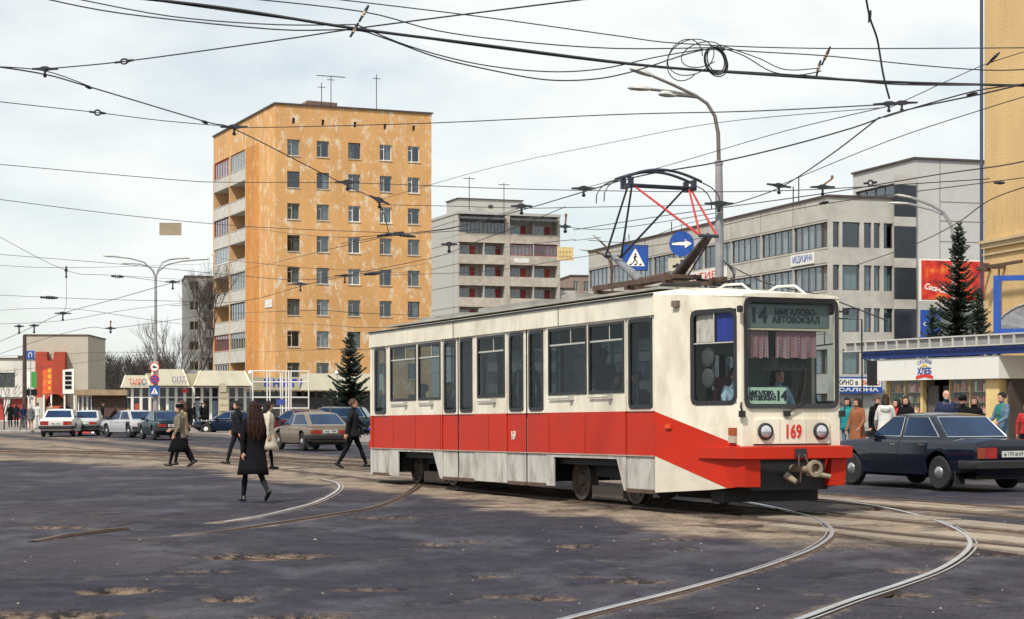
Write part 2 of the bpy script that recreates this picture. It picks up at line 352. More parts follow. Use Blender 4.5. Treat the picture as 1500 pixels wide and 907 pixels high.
    tint = N(t, 'ShaderNodeVectorMath', operation='MULTIPLY'); tint.inputs[1].default_value = (0.86, 0.865, 0.96); l(c, tint.inputs[0]); c = tint.outputs[0]
    a = N(t, 'ShaderNodeAttribute', attribute_name='sand'); a2 = N(t, 'ShaderNodeAttribute', attribute_name='pit')
    sandc = mixc(mr(noise(1.6, 7, .7), .35, .65), (0.23, 0.172, 0.125), (0.42, 0.335, 0.255)); sandc = mixc(mr(noise(1.1, 6, .7, (1.0, .6, 1)), .50, .62, 0, .85), sandc, (0.075, 0.053, 0.043))
    sf = math_('MULTIPLY', a.outputs['Fac'], mr(noise(1.4, 6, .7), .28, .52, .25, 1))
    c = mixc(math_('MULTIPLY', sf, 0.94), c, sandc)
    a3 = N(t, 'ShaderNodeAttribute', attribute_name='mud'); c = mixc(math_('MULTIPLY', a3.outputs['Fac'], mr(noise(2.2, 6, .7), .36, .55, .2, .95)), c, (0.040, 0.028, 0.023))
    c = mixc(a2.outputs['Fac'], c, mixc(mr(noise(7.0, 5, .7), .42, .6), (0.022, 0.017, 0.015), (0.27, 0.19, 0.13)))
    gm = N(t, 'ShaderNodeMath', operation='MULTIPLY'); l(mr(noise(75, 2, .8), .3, .7, .35, 1.65), gm.inputs[0]); l(mr(noise(19, 4, .8), .3, .7, .6, 1.4), gm.inputs[1]); gm2 = N(t, 'ShaderNodeMath', operation='MULTIPLY'); gm2.inputs[1].default_value = .74; l(gm.outputs[0], gm2.inputs[0]); fine = gm2.outputs[0]
    sc_ = N(t, 'ShaderNodeVectorMath', operation='SCALE'); l(c, sc_.inputs[0]); l(fine, sc_.inputs['Scale']); l(sc_.outputs[0], b.inputs['Base Color'])
    b.inputs['Roughness'].default_value = 0.85; b.inputs['Specular IOR Level'].default_value = 0.12
    bp = N(t, 'ShaderNodeBump', inp={'Strength': 0.5, 'Distance': 0.012}); l(noise(40, 4, .7), bp.inputs['Height'])
    bp2 = N(t, 'ShaderNodeBump', inp={'Strength': 0.5, 'Distance': 0.05}); l(noise(3.0, 5, .6), bp2.inputs['Height']); l(bp.outputs[0], bp2.inputs['Normal']); l(bp2.outputs[0], b.inputs['Normal'])
    return m
me.materials.append(ground_mat()); struct(put('ground', me))

# --- rails: worn head, groove and guard lip, swept along each path
GROOVE = mat('rail_groove_dirt', (0.035, 0.027, 0.022), 0.9, 0.3, 8)
RAILM = mat('polished_rail', (0.62, 0.64, 0.68), 0.36, 0.12, 2.5, metal=0.85, dirt=(0.30, 0.24, 0.19), dirt_amt=0.45, dscale=1.8)
RAILD = mat('dull_rail', (0.10, 0.075, 0.06), 0.6, 0.25, 2.5, metal=0.3, dirt=(0.10, 0.07, 0.05), dirt_amt=0.8)
def rail(path, side, z, mats, sink=False):
    prof = [(-.085,-.03),(-.075,0.004),(-.04,.004),(-.034,.02),(.034,.02),(.04,.014),(.044,-.012),(.084,-.012),(.088,.012),(.118,.012),(.124,-.03)]
    mi = [2, 2, 2, 0, 0, 1, 1, 1, 0, 2]
    rings = []
    for j, p in enumerate(path):
        d = (path[min(j+1, len(path)-1)] - path[max(j-1, 0)]).normalized(); nrm = Vector((-d.y, d.x, 0))*side
        zf = z - (max(0, j-(len(path)-16))/16*.030 if sink is True else 0) - (.03*abs(j-len(path)/2)/len(path)*2 if sink == 'both' else 0)
        rings.append([(p.x+nrm.x*a*.72, p.y+nrm.y*a*.72, zf+b) for a, b in prof])
    mb = MB(); n = len(prof)
    for j in range(len(rings)-1):
        for k in range(n-1): mb.face([rings[j][k], rings[j][k+1], rings[j+1][k+1], rings[j+1][k]], mi[k])
    return mb
RM = [RAILM, GROOVE, RUST]; RD = [RAILD, GROOVE, RUST]
def rail_thing(name, pth, side, mats, label, z=0.0, sink=False):
    o = rail(pth, side, z, mats, sink).build(name, mats, None, smooth=30); return tag(o, label, 'rail', 'tram rails in the road')
rail_thing('tram_rail', paths['A'], -1, RM, 'shiny curved tram rail turning below the tram front, inner one of the right-hand pair')
rail_thing('tram_rail', paths['B'], 1, RM, 'shiny curved tram rail bending widest round near the right edge')
rail_thing('tram_rail', paths['C'], -1, RD, 'dark curved tram rail running left from the rear wheels of the tram', sink=True)
rail_thing('tram_rail', paths['D'], 1, RM, 'short shiny hooked tram rail behind the woman in the black coat', sink=True)
rail_thing('tram_rail', straight(0.76, -52, 26), -1, RD, 'straight dull tram rail below the near side of the tram', -.002)
rail_thing('tram_rail', straight(-0.76, -52, 26), 1, RD, 'straight dull tram rail below the far side of the tram', -.002)
rail_thing('tram_rail', straight(-2.84, -52, 26), -1, RD, 'straight rail of the second track, nearer the tram', -.002)
rail_thing('tram_rail', straight(-4.36, -52, 26), 1, RD, 'straight rail of the second track, nearer the black car', -.002)
far_line = [Vector((-60, 89, 0)), Vector((-19, 66.5, 0)), Vector((-7, 54.5, 0)), Vector((-2.5, 47.5, 0))]
fp = smooth_path(far_line, 10)
rail_thing('tram_rail', fp, 1, RM, 'thin far tram rail crossing the sand behind the walkers', 0.03)
rail_thing('tram_rail', [p + Vector((1.0, 1.2, 0)) for p in fp], -1, RD, 'farthest tram rail across the sand, close to the beige car', 0.03)
# short worn piece of rail showing through the asphalt at the left
rail_thing('tram_rail', [G(50, 792.5), G(75, 788.7), G(100, 785), G(150, 778.5), G(185, 774)], 1, RD, 'short worn piece of rail showing in the asphalt at far left', .014, 'both')

# --- concrete slabs of the straight tracks (right of the curve)
SLAB = mat('track_slab_concrete', (0.26, 0.212, 0.165), 0.9, 0.25, 1.2, bump=0.5, bscale=14, dirt=(0.06, 0.044, 0.036), dirt_amt=0.9, objrand=0.2)
slabs = struct(bpy.data.objects.new('track_paving', None)); COL.objects.link(slabs); slabs.location = T_C; slabs.rotation_euler = (0, 0, math.atan2(T_D.y, T_D.x))
rs = random.Random(3)
for lat0, lat1 in ((1.02, 1.36), (-0.1, 0.5), (-1.75, -1.02), (-3.85+.2, -3.15), (-4.14+.1, -3.75)):
    x = 1.2 if lat0 > -1.9 else -5.0
    if lat0 > 1: x = 3.2
    while x < 22:
        ln = rs.uniform(1.4, 2.6)
        if rs.random() > 0.34:
            mb = MB(); j = lambda: rs.uniform(-.04, .04); zt = rs.uniform(0.006, 0.022)
            y0, y1 = -lat1, -lat0
            top = [(x+.02+j(), y0+j()*.6), (x+ln*.5, y0+j()), (x+ln-.02+j(), y0+j()*.6), (x+ln-.02+j(), y1+j()*.6), (x+ln*.5, y1+j()), (x+.02+j(), y1+j()*.6)]
            mb.prism(top, -0.06, zt, plane='xy'); mb.build('slab', SLAB, slabs, fix=True)
        x += ln

# --- pavements with kerbs
PAVE = mat('pavement_asphalt', (0.17, 0.155, 0.145), 0.9, 0.2, 0.7, bump=0.3, bscale=20, dirt=(0.3, 0.24, 0.19), dirt_amt=0.5)
KERB = mat('kerb_stone', (0.36, 0.34, 0.31), 0.9, 0.2, 1.5, bump=0.3, dirt=(0.16, 0.14, 0.12), dirt_amt=0.5)
def pavement(name, pts, z):
    mb = MB(); mb.prism([(p[0], p[1]) for p in pts], -0.3, z, plane='xy'); return struct(mb.build(name, PAVE, fix=True))
def lat(l, u): p = T_C - T_N*l + T_D*u; return (p.x, p.y)
pavement('pavement_right', [lat(11.2, 40), lat(11.2, -95), lat(60, -95), lat(60, 40)], 0.15)
pavement('pavement_far', [(-140, 92), (-40, 113), (-20, 119), (6, 128), (6, 420), (-140, 420)], 0.12)
def kerb(a, b, z, n):
    root = struct(bpy.data.objects.new('kerb', None)); COL.objects.link(root); a = Vector((*a, 0)); b = Vector((*b, 0)); root.location = a
    ang = math.atan2(b.y-a.y, b.x-a.x); root.rotation_euler = (0, 0, ang); ln = (b-a).length/n
    def mk():
        mb = MB(); mb.prism([(-.15,-.1),(.0,-.1),(.0,z+.012),(-.125,z+.012),(-.15,z-.015)], 0.006, ln-.006, plane='yz'); me_ = mb.mesh('kerb_stone', KERB); fixn(me_); return me_
    me_ = mk()
    for i in range(n): put('kerb_stone', me_, root, (ln*i, 0, 0))
kerb(lat(11.2, 10), lat(11.2, -60), 0.15, 35)
kerb((-40, 113), (-20, 119), 0.12, 10); kerb((-20, 119), (6, 128), 0.12, 13)

# --- small stones and chips lying on the asphalt
rs = random.Random(11); mb = MB()
for _ in range(110):
    p = G(rs.uniform(0, 1500), 640 + 265*rs.random()**0.8); r_ = rs.uniform(.006, .016)*(1 if rs.random() < .93 else 1.8)
    c = Vector((p.x, p.y, r_*.3)); 
    ring = [(c.x+r_*math.cos(t)*rs.uniform(.6,1.3), c.y+r_*math.sin(t)*rs.uniform(.6,1.3), c.z) for t in (0, 1.25, 2.5, 3.8, 5.0)]
    for k in range(5): mb.face([ring[k], ring[(k+1)%5], (c.x, c.y, c.z+r_*.7)])
stuff(tag(mb.build('loose_stones', mat('pale_stone', (0.24, 0.205, 0.17), 0.9, 0.3, 40)), 'small pale stones and chips scattered over the asphalt', 'stones'))
# ================================================================== buildings
def stucco(name, col, peel, amt, dark=None, scale=0.45):
    m = bpy.data.materials.new(name); m.use_nodes = True; t = m.node_tree; b = t.nodes['Principled BSDF']; l = t.links.new
    co = N(t, 'ShaderNodeTexCoord')
    def noise(sc, d, r, st=(1,1,1)):
        q = N(t, 'ShaderNodeMapping'); q.inputs['Scale'].default_value = st; l(co.outputs['Object'], q.inputs[0])
        n = N(t, 'ShaderNodeTexNoise', inp={'Scale': sc, 'Detail': d, 'Roughness': r}); l(q.outputs[0], n.inputs['Vector']); return n.outputs[0]
    def mr(s, a, b_, c, d):
        n = N(t, 'ShaderNodeMapRange', inp={1: a, 2: b_, 3: c, 4: d}); l(s, n.inputs[0]); return n.outputs[0]
    def mix(f, a, b_):
        n = N(t, 'ShaderNodeMix', data_type='RGBA'); l(f, n.inputs[0])
        for k, v in ((6, a), (7, b_)):
            if isinstance(v, tuple): n.inputs[k].default_value = (*v, 1)
            else: l(v, n.inputs[k])
        return n.outputs[2]
    c = mix(mr(noise(0.3, 5, .6, (1, 1, .5)), .35, .65, 0, 1), tuple(x*.9 for x in col), tuple(min(1, x*1.1) for x in col))
    if dark: c = mix(mr(noise(0.7, 6, .7, (1.6, 1.6, .35)), .56, .72, 0, .8), c, dark)
    pm = N(t, 'ShaderNodeMath', operation='MULTIPLY'); l(mr(noise(scale*2.6, 7, .75, (1, 1, .6)), .52, .62, 0, 1), pm.inputs[0]); l(mr(noise(scale*.35, 3, .5), .62-.3*amt, .72-.2*amt, 0, .85), pm.inputs[1])
    c = mix(pm.outputs[0], c, peel)
    gr = mr(noise(9, 3, .8), .3, .7, .86, 1.14); s = N(t, 'ShaderNodeVectorMath', operation='SCALE'); l(c, s.inputs[0]); l(gr, s.inputs['Scale']); l(s.outputs[0], b.inputs['Base Color'])
    b.inputs['Roughness'].default_value = 0.92; b.inputs['Specular IOR Level'].default_value = 0.15
    bp = N(t, 'ShaderNodeBump', inp={'Strength': 0.5, 'Distance': 0.03}); l(noise(7, 4, .7), bp.inputs['Height']); l(bp.outputs[0], b.inputs['Normal'])
    return m
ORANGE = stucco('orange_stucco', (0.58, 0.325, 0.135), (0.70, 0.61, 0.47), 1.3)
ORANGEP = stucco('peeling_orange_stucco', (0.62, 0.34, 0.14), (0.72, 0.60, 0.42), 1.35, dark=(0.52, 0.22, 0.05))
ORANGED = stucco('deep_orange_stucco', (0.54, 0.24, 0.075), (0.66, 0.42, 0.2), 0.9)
YELLOWS = stucco('ochre_stucco', (0.60, 0.41, 0.20), (0.55, 0.42, 0.24), 0.35, dark=(0.48, 0.28, 0.10))
LOGW = mat('loggia_panel', (0.50, 0.485, 0.44), 0.85, 0.1, 1.5, dirt=(0.34, 0.3, 0.26), dirt_amt=0.45, objrand=0.08)
WOODF = mat('painted_window_wood', (0.34, 0.32, 0.295), 0.7, 0.15, 4, objrand=0.25)
WHITEF = mat('white_window_wood', (0.72, 0.70, 0.66), 0.6, 0.06, 4)
ROOFD = mat('roof_edge_metal', (0.075, 0.055, 0.05), 0.7, 0.3, 2)
PANELG = mat('grey_panel_concrete', (0.43, 0.425, 0.395), 0.9, 0.10, 0.5, bump=0.2, bscale=10, dirt=(0.27, 0.26, 0.25), dirt_amt=0.5, dscale=.5)
BEIGEC = mat('beige_balcony_concrete', (0.46, 0.405, 0.34), 0.9, 0.14, 1.5, dirt=(0.24, 0.2, 0.17), dirt_amt=0.5, objrand=0.1)
ADMIN = mat('office_panel_concrete', (0.46, 0.44, 0.40), 0.88, 0.08, 0.7, bump=0.2, bscale=12, dirt=(0.26, 0.24, 0.215), dirt_amt=0.55, dscale=.6)
REDW = mat('red_painted_door', (0.30, 0.035, 0.03), 0.6, 0.2, 3, objrand=0.3)
DKFR = mat('dark_window_frame', (0.085, 0.075, 0.075), 0.6, 0.2, 3)

def frame_mesh(w, h, cols, bar=0.07, dep=0.08, transom=None, rows=None, m=WOODF):
    def mk():
        mb = MB(); mb.bx(0, w, 0, dep, 0, bar); mb.bx(0, w, 0, dep, h-bar, h); mb.bx(0, bar, 0, dep, bar, h-bar); mb.bx(w-bar, w, 0, dep, bar, h-bar)
        xs = cols if isinstance(cols, (list, tuple)) else [w*(i+1)/cols for i in range(cols-1)]
        for x in xs: mb.bx(x-bar*.45, x+bar*.45, .004, dep-.004, bar, h-bar)
        if transom:
            z, x0, x1 = transom; mb.bx(x0, x1, .008, dep-.008, z-bar*.4, z+bar*.4)
        return mb.mesh('window_frame', m)
    return cached(('fr', w, h, str(cols), bar, str(transom), m.name), mk)
def pane_mesh(w, h, m=GLASSW):
    def mk():
        mb = MB(); mb.bx(0, w, 0, .012, 0, h); return mb.mesh('pane', m)
    return cached(('pn', round(w, 3), round(h, 3), m.name), mk)
def sheet_mesh(w, h, m, wav=0.03, n=14, seed=0):
    def mk():
        mb = MB(); rs_ = random.Random(seed); ys = [math.sin(i*1.9+seed)*wav for i in range(n+1)]
        for i in range(n):
            a, b = w*i/n, w*(i+1)/n; mb.face([(a, ys[i], 0), (b, ys[i+1], 0), (b, ys[i+1], h), (a, ys[i], h)])
        return mb.mesh('curtain', m, 60)
    return cached(('sh', round(w, 3), round(h, 3), m.name, seed), mk)
rb = random.Random(21)
SILL = mat('sill', (0.55, 0.5, 0.42), 0.8, 0.1, 3)
def window(parent, a, z, w, h, cols=2, transom=None, m=WOODF, curtain=0.5, depth=0.12, b=0.0, face='front', sill=True, bar=0.07, panes=True):
    """window part (frame) > pane, curtain, sill; a,z = lower left corner on the facade; face front (-y) or left (-x, a measured along +y)"""
    rzv = None
    if face == 'front': loc = (a, b + depth, z)
    else: loc = (b + depth, a + w, z); rzv = -math.pi/2
    f = put('window', frame_mesh(w, h, cols, bar, transom=transom, m=m), parent, loc, rzv)
    if panes: put('pane', pane_mesh(w-.02, h-.02), f, (.01, .035, .01))
    if curtain and rb.random() < curtain:
        cw = w*rb.choice([.45, .5, .96, .96]); s = rb.randrange(5)
        put('curtain', sheet_mesh(cw, h*.94, CURT, 0.03, 12, s), f, (rb.choice([.02, w-cw-.02]), .16, .03))
    if sill:
        def mk():
            q = MB(); q.bx(-.05, w+.05, -depth-.06, .0, -.06, -.004); return q.mesh('sill', SILL)
        put('sill', cached(('sl', w, depth), mk), f)
    return f
def building(name, label, O, ang, cat='building', z=0.0, group=None): return thing(name, label, cat, (O[0], O[1], z), R(ang), group)
def shell(parent, w, d, h, m=DARKIN, x0=0.0, y0=0.0):       # dark interior so that windows look into a room and not through the house
    mb = MB(); 
    mb.face([(x0+.0, y0+3.2, 0), (x0+w, y0+3.2, 0), (x0+w, y0+3.2, h), (x0, y0+3.2, h)]); return mb

# ---------------------------------------------------------------- orange nine-storey block
KO, KA = (-20.3, 161.0), 23.0
ob = building('apartment_block', 'tall orange nine-storey apartment block with peeling plaster', KO, KA)
WF, DF, HT = 14.29, 21.6, 27.55
cols = [along(KO, KA, p) - 0.56 for p in (430, 473, 519, 565, 606)]
rows = [23.2 - 2.745*i for i in range(9)]
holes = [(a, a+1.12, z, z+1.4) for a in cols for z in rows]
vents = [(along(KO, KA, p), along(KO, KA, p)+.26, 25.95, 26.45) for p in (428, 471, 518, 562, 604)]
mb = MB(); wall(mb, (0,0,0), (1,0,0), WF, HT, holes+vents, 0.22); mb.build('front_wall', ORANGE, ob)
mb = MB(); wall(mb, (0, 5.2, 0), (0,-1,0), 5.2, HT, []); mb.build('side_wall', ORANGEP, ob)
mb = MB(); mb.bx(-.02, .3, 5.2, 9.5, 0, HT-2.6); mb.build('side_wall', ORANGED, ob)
mb = MB(); mb.bx(0.0, .3, 5.2, DF, HT-2.6, HT); mb.build('side_parapet', ORANGE, ob)
mb = MB(); mb.bx(1.5, 1.7, 9.5, DF, 0, HT-2.6); mb.bx(0, 1.5, 9.3, 9.5, 0, HT-2.6); mb.build('recess_wall', mat('loggia_back', (0.50, 0.42, 0.33), .9, .15, 1), ob)
mb = MB(); mb.bx(WF-.2, WF, 0.02, DF, 0, HT-.02); mb.bx(0, WF, DF-.2, DF, 0, HT-.03); mb.build('rear_wall', ORANGE, ob)
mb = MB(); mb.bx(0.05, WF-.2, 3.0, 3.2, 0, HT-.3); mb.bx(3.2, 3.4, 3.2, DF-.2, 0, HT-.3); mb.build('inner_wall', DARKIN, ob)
rf = boxpart('roof', ROOFD, ob, -.12, WF+.12, -.12, DF+.12, HT, HT+.14)
a0 = along(KO, KA, 457); mb = MB(); mb.prism([(a0, HT+.14), (a0+3.2, HT+.14), (a0+3.25, HT+.95), (a0+.5, HT+1.0)], 3.0, 6.0); mb.build('roof_hatch', mat('brown_brick', (0.16, 0.10, 0.075), .9, .3, 3), rf, fix=True)
for p, hh, arm in ((477, 1.9, 0), (491, 2.6, 1), (558, 3.0, 0)):
    a = along(KO, KA, p); mb = MB(); mb.cone((a, 1.2, HT+.1), (a, 1.2, HT+hh+.4), .035)
    mb.bx(a-.35, a+.35, 1.18, 1.22, HT+hh, HT+hh+.05)
    if arm: mb.bx(a-1.3, a+1.3, 1.17, 1.23, HT+hh+.3, HT+hh+.36)
    mb.build('antenna', BLKMET, rf)
for j, z in enumerate(rows):
    for i, a in enumerate(cols):
        window(ob, a, z, 1.12, 1.4, [.42], (1.0, .07, .42), WHITEF if (j == 0 and i > 2) else rb.choice([WOODF, WOODF, WOODF, DKFR, WHITEF]), 0.85, 0.13)
for v in vents: boxpart('vent', DARKIN, ob, v[0], v[1], .15, .2, v[2], v[3])
PIL = mat('pale_orange_pillar', (0.55, 0.33, 0.16), .9, .15, 1)
for y0, y1 in ((9.5, 9.75), (15.25, 15.55), (21.3, 21.6)):
    mb = MB(); mb.bx(-.06, 1.5, y0, y1, 0, HT-2.6); mb.build('pillar', PIL, ob)
GL = [(1,1),(0,0),(1,0),(1,0),(0,1),(0,1),(1,1),(1,0),(0,1)]      # which loggias are glazed: far column, near column
GFR = [WOODF, REDW, DKFR, WHITEF]
for j in range(9):
    zf = HT - 2.6 - 2.745*(j+1) + 0.0
    for ci, (y0, y1) in enumerate(((9.75, 15.25), (15.55, 21.3))):
        w = y1-y0
        boxpart('loggia_floor', LOGW, ob, -.08, 1.5, y0, y1, zf-.09, zf+.09)
        def mk():
            q = MB(); q.bx(-.05, .03, 0, w, 0, .95); q.bx(-.08, .06, 0, w, .955, 1.01); return q.mesh('parapet', LOGW)
        put('loggia_parapet', cached(('par', ci), mk), ob, (0, y0, zf+.1))
        if GL[j][1-ci]:
            f = window(ob, y0, zf+1.12, w, 1.48, 6, None, GFR[(j*2+ci) % 4], 0.9, 0.02, face='left', sill=False)
        else:
            boxpart('loggia_door', DKFR, ob, 1.42, 1.5, y0+1.0, y0+2.9, zf+.1, zf+2.2)
            boxpart('balcony_window', DKFR, ob, 1.42, 1.5, y0+3.2, y0+4.6, zf+.9, zf+2.2)
boxpart('street_plate', WHITEP, ob, -.06, -.02, .9, 3.1, 10.2, 10.9)

# ---------------------------------------------------------------- grey panel block with balconies
PO, PA = (-7.1, 244.0), 20.0
pb = building('panel_block', 'grey panel apartment block with brown balconies behind the tram roof', PO, PA)
PW = along(PO, PA, 820); PH = 26.7
xs = [along(PO, PA, 620+q/3.94) for q in (197, 348, 466, 502, 634, 772, 790)]
mb = MB(); mb.bx(-.0, .25, 0, 13, 0, PH-.02); mb.build('side_wall', PANELG, pb)
for k in range(9):        # panel joints of the side wall
    boxpart('panel_joint', DARKIN, pb, -.012, .02, 0.0, 13, PH-.9-2.81*k-.03, PH-.9-2.81*k+.03)
mb = MB(); mb.bx(0, PW, 1.5, 1.7, 0, PH); mb.build('recess_wall', mat('panel_recess', (0.40, 0.37, 0.33), .9, .2, 1), pb)
mb = MB(); mb.bx(PW-.2, PW, 1.7, 13, 0, PH); mb.bx(0, PW, 12.8, 13, 0, PH-.04); mb.build('rear_wall', PANELG, pb)
mb = MB(); mb.bx(xs[2]+.1, xs[3]-.1, -.15, 1.5, 0, PH); mb.bx(xs[5]+.05, PW, -.1, 1.5, 0, PH); mb.bx(.25, xs[0]+.1, -.05, 1.5, 0, PH); mb.build('stair_strip', BEIGEC, pb)
boxpart('roof', PANELG, pb, -.1, PW+.1, -.2, 13.1, PH, PH+.35)
a0, a1 = along(PO, PA, 682), along(PO, PA, 777)
mh = boxpart('machine_room', PANELG, pb, a0, a1, 3, 8, PH+.35, PH+2.3)
boxpart('room_roof', ROOFD, mh, a0-.15, a1+.15, 2.85, 8.15, PH+2.3, PH+2.42); boxpart('hatch', DARKIN, mh, a0+4.2, a0+4.8, 2.95, 2.99, PH+1.2, PH+1.6)
for p, hh in ((691, 5.0), (742, 4.4)):
    a = along(PO, PA, p); mb = MB(); mb.cone((a, 1.0, PH), (a, 1.0, PH+hh), .05); mb.bx(a-.8, a+.8, .97, 1.03, PH+hh-.3, PH+hh-.22); mb.build('antenna', BLKMET, pb)
for c0, c1 in ((xs[0]+.1, xs[2]+.1), (xs[3]-.1, xs[5])):
    mb = MB(); mb.prism([(-1.1, PH-.75), (.0, PH-.35), (.0, PH-.3), (-1.1, PH-.68)], c0, c1, plane='yz'); mb.build('awning', mat('dark_slate_awning', (0.05, 0.055, 0.06), .7, .3, 3), pb, fix=True)
pairs = [(xs[0]+.12, xs[1]), (xs[1]+.12, xs[2]+.08), (xs[3]-.08, xs[4]), (xs[4]+.12, xs[5])]
for k in range(9):
    zf = PH - 1.3 - 2.81*(k+1)+.55
    for ci, (c0, c1) in enumerate(pairs):
        w = c1-c0
        boxpart('balcony_slab', BEIGEC, pb, c0-.05, c1+.05, -.12, 1.5, zf-.1, zf+.08)
        boxpart('balcony_parapet', BEIGEC, pb, c0, c1, -.10, -.02, zf+.085, zf+1.12)
        boxpart('divider', PANELG, pb, c1, c1+.11, -.08, 1.5, zf+.085, zf+2.7)
        glazed = (k == 0 and ci < 2) or (k == 1 and ci > 1)
        if glazed: window(pb, c0, zf+1.14, w, 1.45, 6, None, DKFR if ci < 2 else REDW, .9, 0.02, sill=False)
        else:
            window(pb, c0+.25, zf+.95, 1.7, 1.45, 3, None, WHITEF, .8, 0.02, b=1.36, sill=False)
            boxpart('balcony_door', REDW, pb, c0+2.05, c0+2.75 if w > 2.9 else c1-.1, 1.40, 1.47, zf+.1, zf+2.35)
boxpart('balcony_banner', WHITEP, pb, xs[3]+.5, xs[3]+2.6, -.14, -.11, PH-1.3-5.62+.75, PH-1.3-5.62+1.35)
wb = tag(boxpart('hanging_board', mat('tan_board', (0.55, 0.42, 0.2), .8, .15, 2), None, 0, 2.1, 0, .08, 0, 1.75), 'tan board hung on wires at the right end of the panel block', 'board')
p = W(816, 382, 242); wb.location = p
mb = MB()
for r_ in range(2):
    for c_ in range(4): mb.bx(.3+c_*.42, .5+c_*.42, -.02, 0, .45+r_*.6, .65+r_*.6)
mb.build('board_marks', mat('board_mark', (0.3, 0.2, 0.07), .8, .1, 2), wb)

# ---------------------------------------------------------------- grey office building with window ribbons
AO, AA = (8.0, 196.0), -72.7
ab = building('office_building', 'long grey concrete office building with ribbon windows behind the tram front', AO, AA)
AL, AH = 54.5, 17.7
bays = 9; bw = AL/bays
ribs = [(13.85, 15.8), (10.55, 12.5), (7.35, 9.2), (4.1, 6.0), (0.5, 2.6)]
holes = [(i*bw+.05, (i+1)*bw-.05, z0, z1) for i in range(bays) for z0, z1 in ribs]
mb = MB(); wall(mb, (0,0,0), (1,0,0), AL, AH, holes, 0.22); mb.build('street_wall', ADMIN, ab)
side = [(.45, 1.0), (1.25, 2.75), (3.1, 3.75), (3.95, 4.5), (4.8, 5.6)]
holes2 = [(a, b_, z0, z1) for a, b_ in side for z0, z1 in ribs[:4]]
mb = MB(); wall(mb, (AL, 0, 0), (0,1,0), 6.6, AH, [(a, b_, z0, z1) for a, b_, z0, z1 in holes2], 0.22); mb.build('end_wall', ADMIN, ab)
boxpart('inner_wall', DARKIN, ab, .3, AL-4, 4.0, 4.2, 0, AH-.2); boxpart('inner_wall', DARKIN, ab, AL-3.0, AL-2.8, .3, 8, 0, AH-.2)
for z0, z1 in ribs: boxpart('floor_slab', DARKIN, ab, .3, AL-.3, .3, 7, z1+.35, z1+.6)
boxpart('roof', ADMIN, ab, -.02, AL-.02, .3, 14, AH-.05, AH-.001)
boxpart('roof_edge', ROOFD, ab, -.1, AL+.12, -.12, 8, AH, AH+.16)
boxpart('far_wall', ADMIN, ab, 0.01, .25, .23, 14, 0, AH-.06)
CURT2 = mat('pale_office_curtain', (0.60, 0.585, 0.53), .9, .25, 5, stretch=(5,1,.3), objrand=.45)
for z0, z1 in ribs:
    for i in range(bays):
        w = bw-.10; h = z1-z0; n = 5
        f = put('window', frame_mesh(w, h, n, .09, m=DKFR), ab, (i*bw+.05, .15, z0))
        for q in range(n): put('pane', pane_mesh(w/n-.1, h-.18), f, (w/n*q+.05, .03, .09))
        for q in range(n):
            if rb.random() < .85: put('curtain', sheet_mesh(w/n*.94, h*.95, CURT2, .05, 12, rb.randrange(4)), f, (w/n*q+.02+rb.random()*.06, .17, .02))
for z0, z1 in ribs[:4]:
    for a, b_ in side:
        w = b_-a; h = z1-z0
        f = put('window', frame_mesh(w, h, 1, .07, m=DKFR), ab, (AL-.15, a, z0), math.pi/2); put('pane', pane_mesh(w-.14, h-.14), f, (.07, .03, .07))
        if z0 < 12 and rb.random() < .8 or z0 < 9 and rb.random() < .4: put('curtain', sheet_mesh(w*.9, h*.95, mat('pale_green_blind', (0.50, 0.60, 0.53), .9, .1, 3), .02, 8, 3), f, (.04, .25, .02))
for i in range(1, bays): boxpart('panel_joint', DARKIN, ab, i*bw-.02, i*bw+.02, -.008, .02, 15.9, AH)
for z in (15.95, 13.7, 12.65, 10.4, 9.35, 7.2): boxpart('panel_joint', mat('joint_shadowless', (0.2, 0.185, 0.17), .9, .1, 2), ab, 0, AL, -.012, .02, z-.03, z+.03)
def banner(px0, px1, z0, z1, txt, m, label):
    a0, a1 = along(AO, AA, px0), along(AO, AA, px1); o = boxpart('banner', WHITEP, ab, a0, a1, -.10, -.04, z0, z1); o['label'] = label
    lettering('banner_lettering', txt, (z1-z0)*.75, m, o, ((a0+a1)/2, -.105, (z0+z1)/2), width=(a1-a0)*.85, bold=.01)
banner(1012, 1066, 12.6, 13.7, 'АТИБИ', REDP, 'white banner with red letters'); banner(1160, 1194, 12.75, 13.65, 'МЕДИЦИНА', BLUEP, 'white banner with small blue letters')
for p, hh in ((975, 1.2), (913, 1.0), (1152, 1.6), (1160, 2.2)):
    a = along(AO, AA, p); mb = MB(); mb.cone((a, .6, AH), (a, .6, AH+hh), .05); mb.build('roof_mast', BLKMET, ab)
# salon sign on the ground floor
so = W(1222, 576, 143.4); sg = thing('shop_sign', 'blue and white salon sign on the ground floor of the office building', 'sign', so, R(17.3))
boxpart('board', BLUEP, sg, 0, 4.1, 0, .12, 0, 1.25); boxpart('white_field', SIGNW, sg, .1, 4.0, -.012, -.002, .5, 1.12)
lettering('sign_lettering', 'КИНО в', .52, BLKMET, sg, (1.15, -.02, .8), width=1.7, bold=.012); lettering('sign_lettering', 'ВИДЕО', .52, REDP, sg, (3.1, -.02, .8), width=1.6, bold=.012)
lettering('sign_lettering', 'САЛОНА', .34, SIGNW, sg, (2.05, -.02, .25), width=3.4, bold=.008)

